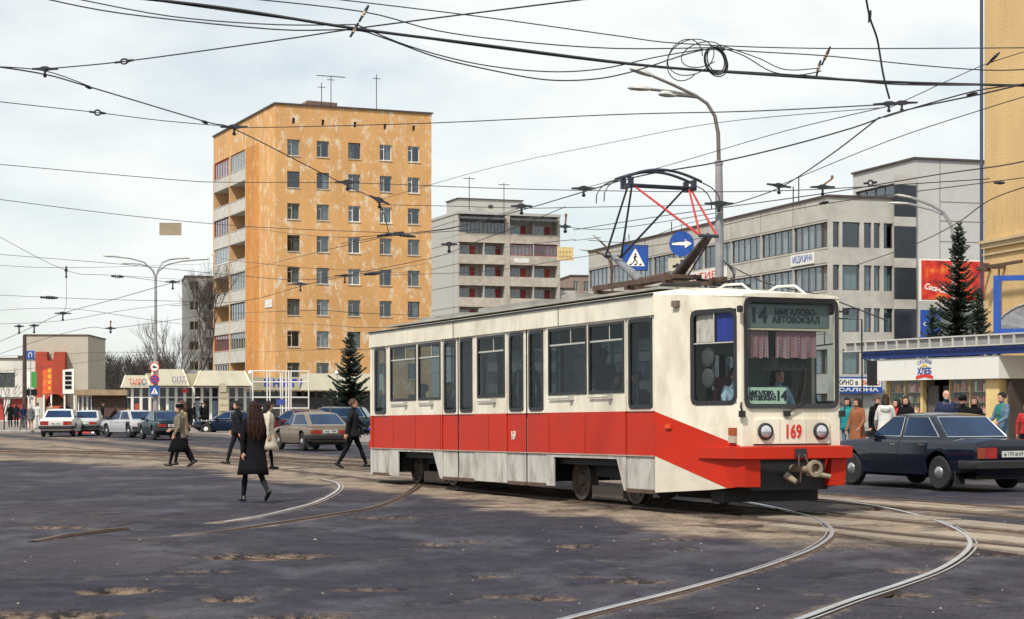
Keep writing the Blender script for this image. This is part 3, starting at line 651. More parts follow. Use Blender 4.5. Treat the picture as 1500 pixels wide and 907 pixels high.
# ---------------------------------------------------------------- taller blind block beside it
BO = W(1340, HY, 146.0); tb = building('stair_tower', 'tall blank grey tower block behind the spruce and the red billboard', (BO.x, BO.y), 17.3)
TH = 20.85
mb = MB(); wall(mb, (0,0,0), (1,0,0), 14, TH, []); wall(mb, (0, 10.2, 0), (0,-1,0), 10.2, TH, [(.4, 9.7, 16.4, 19.35)], .3); mb.bx(13.8, 14, .05, 10.2, 0, TH-.1); mb.bx(.5, 13.8, 10.0, 10.2, 0, TH-.1); mb.build('wall', mat('tower_panels', (0.50, 0.495, 0.48), .9, .12, .5, dirt=(0.33, 0.31, 0.29), dirt_amt=.6, dscale=.5), tb)
boxpart('inner_wall', DARKIN, tb, 2.5, 2.7, .3, 9.8, 0, TH-.2)
boxpart('roof_edge', ROOFD, tb, -.15, 14.1, -.15, 10.3, TH, TH+.15)
for z in (17.6, 16.1, 14.5, 12.6, 10.3, 8.0, 5.6, 3.2): boxpart('panel_joint', mat('joint_shadowless', (0.2, 0.185, 0.17), .9), tb, 2.2, 14, -.012, .02, z-.035, z+.035)
for x in (2.2, 6.2, 10.2): boxpart('panel_joint', mat('joint_shadowless', (0.2, 0.185, 0.17), .9), tb, x-.03, x+.03, -.014, .02, 0, TH)
for i in range(3):
    f = put('window', frame_mesh(3.1, 2.95, 2, .12, m=DKFR), tb, (.2, 9.8-3.1*i, 16.4), -math.pi/2); put('pane', pane_mesh(3.0, 2.85), f, (.05, .03, .05))
for i in range(6):
    boxpart('stair_glazing', mat('dark_stair_glass', (.03,.034,.042), .15, .2, 1, spec=.3), tb, -1.9, -.05, -.3, -.2, .3+3.2*i, 2.75+3.2*i); boxpart('spandrel', ADMIN, tb, -1.9, -.05, -.32, -.2, 2.76+3.2*i, 3.49+3.2*i)
bbo = W(1348, 441, 143.6); bb = thing('billboard', 'large red billboard with white script on the tower block', 'billboard', bbo, R(17.3))
boxpart('border', SIGNW, bb, 0, 6.0, .05, .2, 0, 3.25)
def poster():
    m = bpy.data.materials.new('red_poster_print'); m.use_nodes = True; t = m.node_tree; b = t.nodes['Principled BSDF']; l = t.links.new
    co = N(t, 'ShaderNodeTexCoord'); n1_ = N(t, 'ShaderNodeTexNoise', inp={'Scale': 1.1, 'Detail': 5, 'Roughness': .6}); l(co.outputs['Object'], n1_.inputs['Vector'])
    rp_ = N(t, 'ShaderNodeValToRGB'); e = rp_.color_ramp.elements; e[0].position = .36; e[0].color = (.22, .012, .008, 1); e[1].position = .74; e[1].color = (.85, .42, .03, 1)
    for p_, c_ in ((.46, (.55, .02, .012, 1)), (.56, (.62, .05, .015, 1)), (.64, (.75, .16, .02, 1))): q = e.new(p_); q.color = c_
    l(n1_.outputs[0], rp_.inputs[0]); l(rp_.outputs[0], b.inputs['Base Color']); b.inputs['Roughness'].default_value = .6; return m
boxpart('poster', poster(), bb, .12, 5.9, .02, .045, .12, 3.13)
me_ = text_mesh('Coca-Cola', .66, SIGNW, .006, 1, .02); me_.transform(Matrix.Shear('XZ', 4, (.35, 0)) if False else Matrix(((1,0,.3,0),(0,1,0,0),(0,0,1,0),(0,0,0,1)))); q = put('poster_lettering', me_, bb, (1.5, .01, .95)); q.rotation_euler = (0, R(10), 0); q.scale = (.78, 1, 1)
o = tag(boxpart('blue_panel', BLUEP, None, 0, 1.7, 0, .1, 0, 2.3), 'small blue panel below the red billboard, half hidden by the spruces', 'panel'); o.location = W(1349, 498, 143.3); o.rotation_euler = (0, 0, R(17.3))
lettering('panel_lettering', 'Cola', .5, SIGNW, o, (.85, -.01, 1.2), width=1.3)

# ---------------------------------------------------------------- ochre building at the right edge
YO = W(1442, HY, 95.0); yb = building('ochre_building', 'tall plain ochre plastered building cut off by the right edge', (YO.x, YO.y), -78)
boxpart('wall', YELLOWS, yb, 0, 30, 0, 14, 0, 30)
mb = MB(); mb.bx(-.12, 30, -.16, -.002, 9.55, 9.8); mb.bx(-.2, 30, -.26, -.002, 9.8, 9.95); mb.bx(-.1, 30, -.1, -.002, 9.2, 9.3); mb.build('cornice', mat('cornice_plaster', (0.50, 0.38, 0.22), .9, .15, 2, dirt=(.3,.24,.18), dirt_amt=.5), yb)
mb = MB(); mb.cone((-.12, -.1, 0), (-.12, -.1, 30), .09, n=8); mb.build('edge_tube', mat('dark_blue_edge', (0.05, 0.06, 0.10), .5, .2, 2), yb, smooth=40)  # dark blue line up the left wall edge, built as a tube
mb = MB(); mb.bx(.6, 5.4, -.75, -.65, 8.45, 8.6); mb.bx(.6, .75, -.75, 0, 8.4, 8.6); mb.bx(2.2, 2.35, -.75, 0, 8.4, 8.6); mb.bx(1.5, 1.8, -.85, -.6, 8.3, 8.7); mb.tube([Vector((.7, -.7, 8.5)) + Vector((.25*math.sin(t)*(1-t/20), -.1*math.cos(t), -.35*(t/6))) for t in [k*.4 for k in range(20)]], .03, 5)
mb.cone((2.3, -.35, 8.4), (2.3, -.35, 3.5), .05); mb.build('cable_bracket', RUST, yb)
# ================================================================== shops, kiosks and low buildings
CREAM = mat('cream_metal_fascia', (0.42, 0.39, 0.30), .6, .07, 1.5, dirt=(.35,.3,.2), dirt_amt=.35)
CREAMD = mat('tan_metal_fascia', (0.42, 0.38, 0.27), .65, .07, 1.5, dirt=(.3,.26,.2), dirt_amt=.35)
SHOPW = mat('white_shop_board', (0.66, 0.65, 0.61), .6, .06, 1.2, dirt=(.45,.42,.38), dirt_amt=.35)
GLS = glass('shop_glass', (.95, .97, .98), .6)
GOODS = [mat('goods_%s' % n_, c_, .6, .2, 8) for n_, c_ in (('red', (.55,.05,.03)), ('yellow', (.7,.45,.10)), ('brown', (.34,.16,.06)), ('white', (.82,.78,.68)), ('pink', (.75,.36,.28)), ('green', (.12,.3,.12)), ('orange', (.65,.26,.06)))]
def goods(parent, x0, x1, y, z, hmax, seed, name='shelf_goods'):
    rs_ = random.Random(seed); mb = MB(); x = x0
    while x < x1-.08:
        w = rs_.uniform(.07, .2); h = rs_.uniform(.4, 1)*hmax; m_ = rs_.randrange(len(GOODS)); y_ = y+rs_.uniform(-.06, .06)
        if rs_.random() < .55: mb.bx(x, x+w-.015, y_-.07, y_+.07, z, z+h, m_)
        else:
            mb.cone((x+w/2, y_, z), (x+w/2, y_, z+h*.7), w*.42, w*.42, 8, m_); mb.cone((x+w/2, y_, z+h*.7), (x+w/2, y_, z+h), w*.42, w*.15, 8, m_)
        x += w
    return stuff(mb.build(name, GOODS, parent))

# ---------------------------------------------------------------- bread shop on the right pavement
SO = (16.0, 80.0); SA = -66.0; SZ = .15
sh = building('bread_shop', 'white fronted bread shop with full shelves behind the black car', SO, SA, 'shop', SZ)
SL = 8.07
fas = [0, 2.05, 5.4, SL]
for i in range(3): boxpart('fascia_panel', SHOPW, sh, fas[i]+.006, fas[i+1]-.006, -.55, -.45, 2.53, 3.42)
boxpart('fascia_panel', SHOPW, sh, SL-.1, SL, -.44, 5.5, 2.53, 3.42).name = 'fascia_panel'
boxpart('soffit', mat('soffit_board', (.35,.33,.3), .8), sh, .05, SL-.1, -.45, 1.2, 2.6, 2.7)
boxpart('roof', ROOFD, sh, 0, SL-.12, -.44, 6, 3.2, 3.3)
PILY = mat('yellow_shop_pillar', (.60,.45,.20), .8, .1, 2)
boxpart('pillar', PILY, sh, 6.95, 7.75, -.3, .3, 0, 2.6); boxpart('pillar', PILY, sh, 2.45, 2.6, -.1, .1, 0, 2.6); boxpart('pillar', PILY, sh, 0, .12, -.1, .1, 0, 2.6)
boxpart('side_wall', mat('dark_brown_board', (.06,.045,.04), .8, .2, 2), sh, 7.9, 8.0, .0, 5.5, 0, 2.6); boxpart('side_wall', SHOPW, sh, 0, .1, .1, 6, 0, 3.2)
boxpart('back_wall', DARKIN, sh, .1, 7.9, 2.2, 2.3, 0, 2.6)
SHELF = mat('shelf_board', (.5,.46,.38), .7, .1, 3)
for a0, a1, s in ((.15, 2.45, 1), (4.3, 6.95, 2)):
    boxpart('stall_riser', PILY, sh, a0, a1, -.06, .06, 0, .55)
    for k, z in enumerate((.75, 1.2, 1.62, 2.05)):
        o = boxpart('shelf', SHELF, sh, a0, a1, .15, .55, z-.03, z); goods(o, a0+.05, a1-.05, .22, z, .32 if k < 3 else .42, s*10+k)
    boxpart('shelf_back', mat('shelf_back', (.38,.28,.18), .8, .2, 2), sh, a0, a1, .6, .64, .55, 2.6)
    n = 2
    f = put('shop_window', frame_mesh(a1-a0, 2.0, n, .06, m=PILY), sh, (a0, -.04, .57))
    for q in range(n): put('pane', pane_mesh((a1-a0)/n-.08, 1.9, GLS), f, ((a1-a0)/n*q+.04, .03, .05))
boxpart('door', DKFR, sh, 2.7, 3.4, .1, .16, 0, 2.3); boxpart('door', DKFR, sh, 3.45, 4.2, .3, .36, 0, 2.3)
# painted shop mark: arched word, wheat, big word, red ribbon
lg = bpy.data.objects.new('shop_emblem', None); COL.objects.link(lg); lg.parent = sh; lg.location = (3.35, -.56, 2.97)
LB = mat('emblem_blue', (.03,.06,.25), .6)
for i, ch in enumerate('СВЕЖИЙ'):
    a = R(40 - 80*i/5); o = lettering('emblem_letter', ch, .2, LB, lg, (-.62*math.sin(a), 0, .34*math.cos(a)-.02)); o.rotation_euler = (0, -a*.6, 0)
mb = MB(); mb.prism([(-.35,.06),(0,.24),(.35,.06),(.2,.09),(0,.11),(-.2,.09)], -.004, 0); mb.build('emblem_wheat', mat('emblem_gold', (.6,.42,.1), .6), lg, fix=True)
lettering('emblem_word', 'ХЛЕБ', .34, LB, lg, (0, 0, -.1), bold=.014, width=.95)
mb = MB(); mb.prism([(-.6,-.3),(-.45,-.25),(0,-.2),(.45,-.25),(.6,-.3),(.55,-.36),(.6,-.42),(.4,-.38),(0,-.33),(-.4,-.38),(-.6,-.42),(-.55,-.36)], -.004, 0); mb.build('emblem_ribbon', REDP, lg, fix=True)
o = lettering('wall_lettering', 'ХЛЕБ', .42, LB, sh, (SL+.004, 1.2, 2.97), math.pi/2, bold=.02)
# canopy of blue beam and white slats above
cp = thing('canopy', 'long canopy of white slats over a blue beam above the bread shop', 'canopy', (SO[0]+.9, SO[1]+.4, 0), R(SA))
boxpart('back_panel', mat('canopy_grey', (.24,.235,.23), .8, .1, 2), cp, -2.1, 13, -1.66, -1.62, 4.0, 4.335); boxpart('beam', mat('beam_navy', (.008,.028,.15), .6, .1, 2), cp, -1.0, 13, -1.6, -1.4, 3.62, 3.92)
boxpart('rail', mat('dull_slat', (.46,.44,.41), .7, .1, 2), cp, -2.2, 13, -1.75, -1.69, 4.34, 4.40); boxpart('rail', mat('dull_slat', (.46,.44,.41), .7, .1, 2), cp, -2.2, 13, -1.75, -1.69, 3.95, 4.0)
for i in range(20): boxpart('slat', mat('dull_slat', (.46,.44,.41), .7, .1, 2), cp, -2.1+i*.75, -2.02+i*.75, -1.74, .6, 4.0, 4.335)
boxpart('deck', mat('canopy_deck', (.40,.39,.37), .8, .1, 2), cp, -2.1, 13, -1.4, 1.2, 3.94, 3.99)
for x in (-.6, 5.9): boxpart('post', BLUEP, cp, x, x+.12, -.3, -.2, .15, 3.94)
# blue framed sign stand on the canopy and the grey barrel awning behind it
fo = W(1455, 490, 73.5); fr = thing('sign_frame', 'empty blue rectangular sign frame in front of the ochre wall', 'frame', fo, R(-20))
for b_ in ((0, 3.6, 0, .2, 0, .22), (0, 3.6, 0, .2, 2.1, 2.3), (0, .28, .004, .196, .22, 2.1), (3.35, 3.6, .004, .196, .22, 2.1)): boxpart('bar', BLUEP, fr, *b_)
aw = thing('barrel_awning', 'grey ribbed barrel awning seen through the blue frame', 'awning', W(1458, 487, 76), R(-20))
prof = [(.0+2.2*(1-math.cos(t)), 1.25*math.sin(t)) for t in [R(k*9) for k in range(11)]]
for i in range(10):
    (x0, z0), (x1, z1) = prof[i], prof[i+1]; mb = MB(); mb.prism([(x0, z0), (x1, z1), (x1, z1-.04), (x0, z0-.04)], 0, 2.4); mb.build('awning_panel', mat('grey_awning', (.22,.22,.24), .6, .2, 3, objrand=.3), aw, fix=True)
for i in range(10):
    (x0, z0), (x1, z1) = prof[i], prof[i+1]; mb = MB(); mb.prism([(2.2, 0), (x0, z0-.05), (x1, z1-.05)], -.04-.004*(i%2), .0); mb.build('end_panel', mat('grey_awning', (.22,.22,.24), .6, .2, 3, objrand=.3), aw, fix=True)
mb = MB()
for y in (-.06, 1.2, 2.4):
    mb.tube([(x, y, z+.03) for x, z in prof], .035, 5)
mb.build('rib', GALV, aw)

# ---------------------------------------------------------------- glass pavilion with cream mansard fascias
VO = W(181, HY, 136.0); VA = 14.0
pv = building('glass_pavilion', 'glass shop pavilion with cream sloping fascias left of the orange block', (VO.x, VO.y), VA, 'shop', .12)
def vx(p): return along((VO.x, VO.y), VA, p)
PWD = vx(372)
def mansard(x0, x1, z0, z1, y0=-.6, slope=.45, m=CREAM, label=None):
    mb = MB(); b_ = [(x0, y0, z0), (x1, y0, z0), (x1, 2.5, z0), (x0, 2.5, z0)]; t_ = [(x0+slope, y0+slope*1.2, z1), (x1-slope, y0+slope*1.2, z1), (x1-slope, 2.5, z1), (x0+slope, 2.5, z1)]
    mb.loft([b_, t_]); 
    o = mb.build('fascia', m, pv, fix=True)
    e = MB(); 
    for a, b2 in ((b_[0], t_[0]), (b_[1], t_[1])): e.cone(a, b2, .05, n=5)
    e.build('fascia_trim', mat('pale_trim', (.75,.7,.55), .6), o); return o
f1 = mansard(vx(178), vx(221), 2.85, 3.75, -.2, .3); f2 = mansard(vx(217), vx(276), 3.0, 4.2, -.6, .42); f3 = mansard(vx(283), vx(367), 3.0, 4.1, -1.0, .5)
boxpart('fascia_band', CREAMD, pv, vx(221)-.3, PWD, .35, 2.0, 2.95, 3.9)
boxpart('roof', ROOFD, pv, 0, PWD, .5, 8, 3.0, 3.1)
lettering('sign_lettering', 'ТИР', .62, mat('neon_red', (.6,.06,.03), .5), f1, ((vx(190)+vx(206))/2, -.24, 3.22), width=.95); lettering('sign_lettering', 'О', .62, BLUEP, f1, (vx(211), -.24, 3.22), width=.3)
lettering('sign_lettering', 'ОПТ', .55, mat('faded_blue', (.16,.16,.36), .6), f2, (vx(261), -.66, 3.42), width=1.0)
boxpart('back_wall', DARKIN, pv, 0, PWD, 5.0, 5.2, 0, 3); boxpart('shop_floor', mat('shop_floor', (.25,.23,.2), .7), pv, 0, PWD, .25, 5, -.02, .03)
nb = 15; bwid = PWD/nb
for i in range(nb):
    f = put('shop_window', frame_mesh(round(bwid, 3), 2.95, 1, .1, transom=(2.15, .1, round(bwid-.1, 3)), m=WHITEF), pv, (i*bwid, .2, 0))
    put('pane', pane_mesh(bwid-.2, 2.0, GLS), f, (.1, .03, .1)); put('pane', pane_mesh(bwid-.2, .65, GLS), f, (.1, .03, 2.2))
    if i in (1, 3): boxpart('poster', GOODS[0], f, .12, bwid-.12, .12, .14, .5, 1.7)
    elif i in (5, 8, 10): boxpart('poster', mat('pale_blue_display', (.3,.38,.45), .7, .3, 3), f, .12, bwid-.12, .3, .32, .4, 1.9)
    elif i % 2 == 0: goods(f, .12, bwid-.12, .8, .5, 1.1, 300+i)
boxpart('fascia_sign', mat('neon_red', (.6,.06,.03), .5), pv, vx(266), vx(276), .1, .14, 2.5, 2.75)

# ---------------------------------------------------------------- bookshop against the orange block
KO2 = W(366, HY, 147.0); bk = building('bookshop', 'low bookshop with blue letters at the foot of the orange block', (KO2.x, KO2.y), 16, 'shop', .12)
def kx(p): return along((KO2.x, KO2.y), 16, p)
boxpart('fascia', CREAMD, bk, 0, kx(438), -.3, .2, 2.75, 3.8); mb = MB(); mb.loft([[(kx(438), -.7, 2.75), (kx(560), -.7, 2.75), (kx(560), 2, 2.75), (kx(438), 2, 2.75)], [(kx(438)+.5, -.2, 4.1), (kx(560), -.2, 4.1), (kx(560), 2, 4.1), (kx(438)+.5, 2, 4.1)]]); mb.build('fascia', CREAM, bk, fix=True)
lettering('sign_lettering', 'К Н И Г И', .75, mat('letter_blue', (.02,.04,.42), .5), bk, (kx(417), -.34, 3.3), width=kx(447)-kx(385), bold=.03)
boxpart('dark_front', mat('dark_shopfront', (.045,.04,.045), .6, .2, 2), bk, 0, kx(560), .3, .5, 0, 2.1); boxpart('roof', ROOFD, bk, 0, kx(560), .2, 7, 2.76, 2.9)
n = 10; ww = kx(560)/n
for i in range(n):
    f = put('shop_window', frame_mesh(round(ww, 3), .66, 2, .07, m=DKFR), bk, (i*ww, .3, 2.1)); put('pane', pane_mesh(ww-.1, .56, GLS), f, (.05, .03, .05))
boxpart('back_wall', DARKIN, bk, 0, kx(560), 4, 4.2, 0, 2.7)
# tubular advertising stand in front of it
st = thing('pipe_stand', 'white tubular steel stand in front of the bookshop', 'stand', W(410, HY, 104), R(14)); st.location.z = .0
mb = None
def pipe(a, b_, nm='pipe', r=.035): q = MB(); q.cone(a, b_, r, n=6); q.build(nm, WHITEP, st)
for x in (-1.5, -.7, -.55, .15, .62, 1.6):
    pipe((x, 0, 1.45 if abs(x) > .8 else .8), (x, 0, 3.55)); 
for x in (-.6, .15, .62): pipe((x, .9, .0), (x, .9, 3.5))
for z in (1.5, 2.1, 2.95, 3.55): pipe((-1.5, 0, z), (1.6, 0, z)); 
for x in (-1.5, .15, 1.6): pipe((x, 0, 3.55), (x, .9, 3.55))
for x in (.35, .5): pipe((x, .0, .0), (x, .0, 3.6), 'post', .05)
boxpart('small_board', mat('blue_small', (.05,.08,.3), .6), st, -.2, .25, -.06, -.04, 1.7, 2.0)
# globe lamps on the bookshop roof edge
for p_, lab in ((367, 'white globe lamp at the left end of the bookshop roof'), (494, 'white globe lamp near the spruce by the bookshop')):
    q = W(p_, 546, 145); gl_ = thing('globe_lamp', lab, 'lamp', (q.x, q.y, 0), 0, 'globe lamps')
    mb = MB(); mb.cone((0,0,0), (0,0,q.z-.1), .05, .04); mb.build('post', GALV, gl_); mb = MB(); mb.lathe([(.02,-.2),(.12,-.17),(.19,-.08),(.2,0),(.17,.1),(.1,.17),(.02,.2)], (0,0,q.z), 12); mb.build('globe', mat('opal_glass', (.8,.8,.78), .3), gl_, smooth=60)
# phone kiosk box between pavilion and bookshop
o = thing('display_stand', 'tall cream display stand at the right end of the glass pavilion', 'stand', W(327, HY, 128), R(10)); o.location.z = .12
boxpart('column', CREAMD, o, -.35, .35, -.3, .3, 0, 1.15)
for k in range(3): boxpart('box', mat('tan_box', (.45,.38,.25), .7, .2, 3, objrand=.2), o, -.3, .33, -.36, .3, 1.17+k*.42, 1.55+k*.42)
boxpart('head', CREAM, o, -.28, .2, -.3, .3, 2.45, 3.05)

# ---------------------------------------------------------------- left building with the red portal
LO = W(36, HY, 190.0); lb = building('portal_building', 'pale building with a red arched portal at far left', (LO.x, LO.y), 4, 'building', .12)
PALE = mat('pale_render', (.44,.405,.335), .9, .09, .5, dirt=(.36,.33,.28), dirt_amt=.4, dscale=.4)
def lx(p): return along((LO.x, LO.y), 4, p)
boxpart('wall', PALE, lb, 0, lx(129), 0, 12, 0, 8.7); boxpart('roof_edge', ROOFD, lb, -.1, lx(129)+.1, -.1, 12.1, 8.7, 8.8)
mb = MB(); holes = [(9.2, 11.0, 3.4, 4.9), (11.9, 14.5, 3.4, 4.9), (15.4, 16.4, 3.4, 4.9), (9.0, 11, .2, 2.3), (11.8, 13.4, .1, 2.3), (14, 16, .1, 2.3)]
wall(mb, (lx(58)-16.8, -.8, 0), (1,0,0), 16.8, 6.3, holes, .3); mb.build('wing_wall', mat('white_render', (.60,.58,.53), .9, .08, .5, dirt=(.4,.38,.33), dirt_amt=.4, dscale=.4), lb)
boxpart('wing_roof', ROOFD, lb, lx(58)-16.9, lx(58), -.95, 11, 6.3, 6.4); boxpart('inner_wall', DARKIN, lb, lx(58)-16.7, lx(58)-.05, 2.0, 2.2, 0, 6.2)
boxpart('sign_band', SHOPW, lb, lx(58)-16.8, lx(58), -1.0, -.82, 2.45, 3.2)
for a0, a1, z0, z1 in holes[:3]:
    f = put('window', frame_mesh(a1-a0, z1-z0, 2, .1, m=DKFR), lb, (lx(58)-16.8+a0, -.6, z0)); put('pane', pane_mesh(a1-a0-.1, z1-z0-.1), f, (.05, .03, .05))
for a0, a1, z0, z1 in holes[3:]: boxpart('door', DKFR if a0 < 11.5 else REDW, lb, lx(58)-16.8+a0+.05, lx(58)-16.8+a1-.05, -.5, -.42, z0, z1)
REDR = mat('red_portal_render', (.37,.055,.03), .85, .12, .8, dirt=(.25,.05,.03), dirt_amt=.5)
x0, x1 = lx(55), lx(98); xm = lx(84); ar = 1.0
arch = [(xm-ar, 1.6)] + [(xm-ar*math.cos(R(k*12)), 1.6+1.15*math.sin(R(k*12))) for k in range(1, 15)] + [(xm+ar, 1.6)]
mb = MB(); mb.prism([(x0, 0), (x0, 7.0), (x0+1.15, 7.0), (x0+1.15, 6.4), (x0+1.25, 6.1), (x0+1.65, 6.1), (x0+1.85, 6.5), (x0+1.85, 7.0), (x1, 7.0), (x1, 1.6)] + arch[::-1] + [(xm-ar, 0)], -1.2, -.05); mb.build('portal', REDR, lb, fix=True)
boxpart('arch_back', mat('arch_dark', (.10,.06,.03), .8, .2, 2), lb, xm-ar, xm+ar, -.3, -.1, 1.2, 2.9); boxpart('gate', mat('red_gate', (.5,.09,.05), .7, .2, 2), lb, xm-ar-.1, x1, -1.0, -.9, 0, 1.55)
boxpart('buttress', PALE, lb, x0+.2, x0+1.0, -1.6, -1.22, 0, 2.4)

# ---------------------------------------------------------------- wooden kiosk
QO = W(113, HY, 121.0); kk = building('wooden_kiosk', 'brown flat-roofed wooden kiosk behind the far cars', (QO.x, QO.y), 10, 'kiosk', .12)
def qx(p): return along((QO.x, QO.y), 10, p)
kw = qx(184); BRW = mat('brown_boards', (.085,.05,.04), .8, .25, 3, stretch=(1,1,6)); TANR = mat('tan_roof_band', (.30,.22,.13), .8, .2, 3)
boxpart('roof', TANR, kk, -.15, kw+.1, -.5, 3, 2.2, 2.56)
for i in range(9):
    x0 = qx(136)+(kw-qx(136))*i/9; boxpart('board', BRW, kk, x0+.006, x0+(kw-qx(136))/9-.006, 0, .06, 0, 2.2)
boxpart('side_board', BRW, kk, 0, .06, 0, 3, 0, 2.2); boxpart('back', DARKIN, kk, .06, kw, 2.5, 2.6, 0, 2.2)
boxpart('counter', WHITEP, kk, .05, qx(135), -.02, .05, 0, .75)
for i in range(3):
    w = (qx(135)-.08)/3; f = put('kiosk_window', frame_mesh(round(w, 3), 1.42, 1, .06, m=WHITEF), kk, (.06+i*w, -.02, .76)); put('pane', pane_mesh(w-.12, 1.3, GLS), f, (.06, .03, .06))
    goods(f, .08, w-.08, .4, .05, .9, 500+i)
for p_, w, h_, lab in ((121, .95, 1.0, 'red and white board leaning by the kiosk counter'), (141, .55, .85, 'small white sandwich board beside the kiosk')):
    q = W(p_, HY, 112 if p_ > 130 else 113); o = thing('sandwich_board', lab, 'board', (q.x, q.y, .0), R(5), 'boards by the kiosk')
    mb = MB(); mb.prism([(-.2, 0), (-.02, h_), (.02, h_), (-.14, 0)], -w/2, w/2, plane='yz'); mb.prism([(.2, 0), (.02, h_-.02), (-.01, h_-.05), (.14, 0)], -w/2, w/2, plane='yz'); mb.build('board', REDP if w > .7 else WHITEP, o, fix=True)
    mb = MB(); mb.obox((0, -.115, h_*.62), (w*.7, .01, .08), Matrix.Rotation(R(-10), 3, 'X')); mb.obox((0, -.145, h_*.42), (w*.7, .01, .06), Matrix.Rotation(R(-10), 3, 'X')); mb.build('stripe', WHITEP if w > .7 else REDP, o)

# ---------------------------------------------------------------- far blocks
def far_block(name, label, px0, px1, ytop, Y_, ang, floors, m, balc=None, depth=12):
    o = W(px0, HY, Y_); b_ = building(name, label, (o.x, o.y), ang); w = along((o.x, o.y), ang, px1); h = H + (HY-ytop)*Y_/F; fh = h/floors
    n = max(2, int(w/3)); cw = w/n; hs = [(i*cw+cw*.25, i*cw+cw*.75, k*fh+fh*.35, k*fh+fh*.8) for i in range(n) for k in range(floors)]
    mb = MB(); wall(mb, (0,0,0), (1,0,0), w, h, hs, .2); mb.bx(0, .2, .01, depth, 0, h-.01); mb.bx(w-.2, w, .21, depth, 0, h-.01); mb.build('wall', m, b_)
    boxpart('inner_wall', DARKIN, b_, .2, w-.2, 2, 2.2, 0, h-.1); boxpart('roof', ROOFD, b_, -.1, w+.1, -.1, depth, h, h+.25)
    for a0, a1, z0, z1 in hs:
        f = put('window', frame_mesh(round(a1-a0, 3), round(z1-z0, 3), 2, .09, m=WOODF), b_, (a0, .1, z0)); put('pane', pane_mesh(a1-a0-.1, z1-z0-.1), f, (.05, .03, .05))
    if balc:
        for k in range(1, floors): boxpart('balcony', balc, b_, w*.45, w*.95, -1.0, -.02, k*fh-.05, k*fh+.95)
    return b_
far_block('panel_block', 'grey block hidden behind the bare tree left of the orange block', 271, 325, 406, 275, 12, 7, mat('dark_grey_panel', (.24,.235,.225), .9, .15, .5, dirt=(.15,.14,.13), dirt_amt=.5, dscale=.5), mat('dark_balcony', (.12,.115,.11), .9, .2, 1))
far_block('small_house', 'small pale house just right of the balcony block', 818, 842, 424, 262, 10, 5, mat('pale_brick', (.5,.47,.42), .9, .1, 1))
far_block('brick_house', 'brown brick house top left of the office building', 836, 866, 405, 285, 10, 6, mat('brown_brick2', (.26,.19,.16), .9, .15, 1))
# ================================================================== tram
TCREAM = mat('tram_cream_paint', (0.74, 0.69, 0.57), .45, .06, 1.3, dirt=(.43,.35,.26), dirt_amt=.7, dscale=1.5, spec=.3, stretch=(1.3,1.3,.55), bump=.04, bscale=3)
TRED = mat('tram_red_paint', (0.46, 0.021, 0.006), .45, .10, 1.2, dirt=(.33,.03,.02), dirt_amt=.5, dscale=1.5, bump=.05, bscale=2.5, spec=.25)
TSKIRT = mat('tram_grey_skirt', (0.46, 0.44, 0.41), .6, .12, 1.5, dirt=(.17,.14,.11), dirt_amt=.95, dscale=2.0, stretch=(1.5,1.5,.6), bump=.1, bscale=5)
TROOF = mat('tram_roof', (0.30, 0.29, 0.27), .7, .2, 1.5, dirt=(.12,.1,.09), dirt_amt=.6)
TGLASS = glass('tram_glass', (.50, .56, .59), .40); TGLASSF = glass('tram_windscreen', (.80, .85, .85), .4)
GASK = mat('window_gasket', (.025,.025,.028), .5, .1, 5)
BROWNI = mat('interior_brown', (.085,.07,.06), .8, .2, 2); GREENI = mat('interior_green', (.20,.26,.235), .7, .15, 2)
tram = thing('tram', 'red and cream tram turning on the curve with its pantograph raised', 'tram', (T_C.x, T_C.y, .065), 0)
tram.rotation_euler = (0, -R(.59), math.atan2(T_D.y, T_D.x))
XB, Z0, Z1, Z2, Z3, Z4 = -12.6, .232, .78, 1.445, 2.89, 3.188
HWD, NL, NW = 1.25, 1.8, .82
DOORS = [(-12.46, -11.50, .67/.97), (-8.53, -7.77, 0), (-7.74, -6.97, 0), (-5.47, -4.67, 0), (-4.64, -3.86, 0), (-.94, -.02, 0)]
DPANES = [(-12.34, -11.66), (-8.45, -7.86), (-7.65, -7.06), (-5.38, -4.79), (-4.55, -3.97), (-.85, -.09)]
WINS = [(-11.37, -9.90), (-9.79, -8.60), (-6.80, -5.55), (-3.74, -2.29), (-2.22, -.98)]
def side_pt(s, x, z, off=0.0): return (x, s*(HWD+off), z)
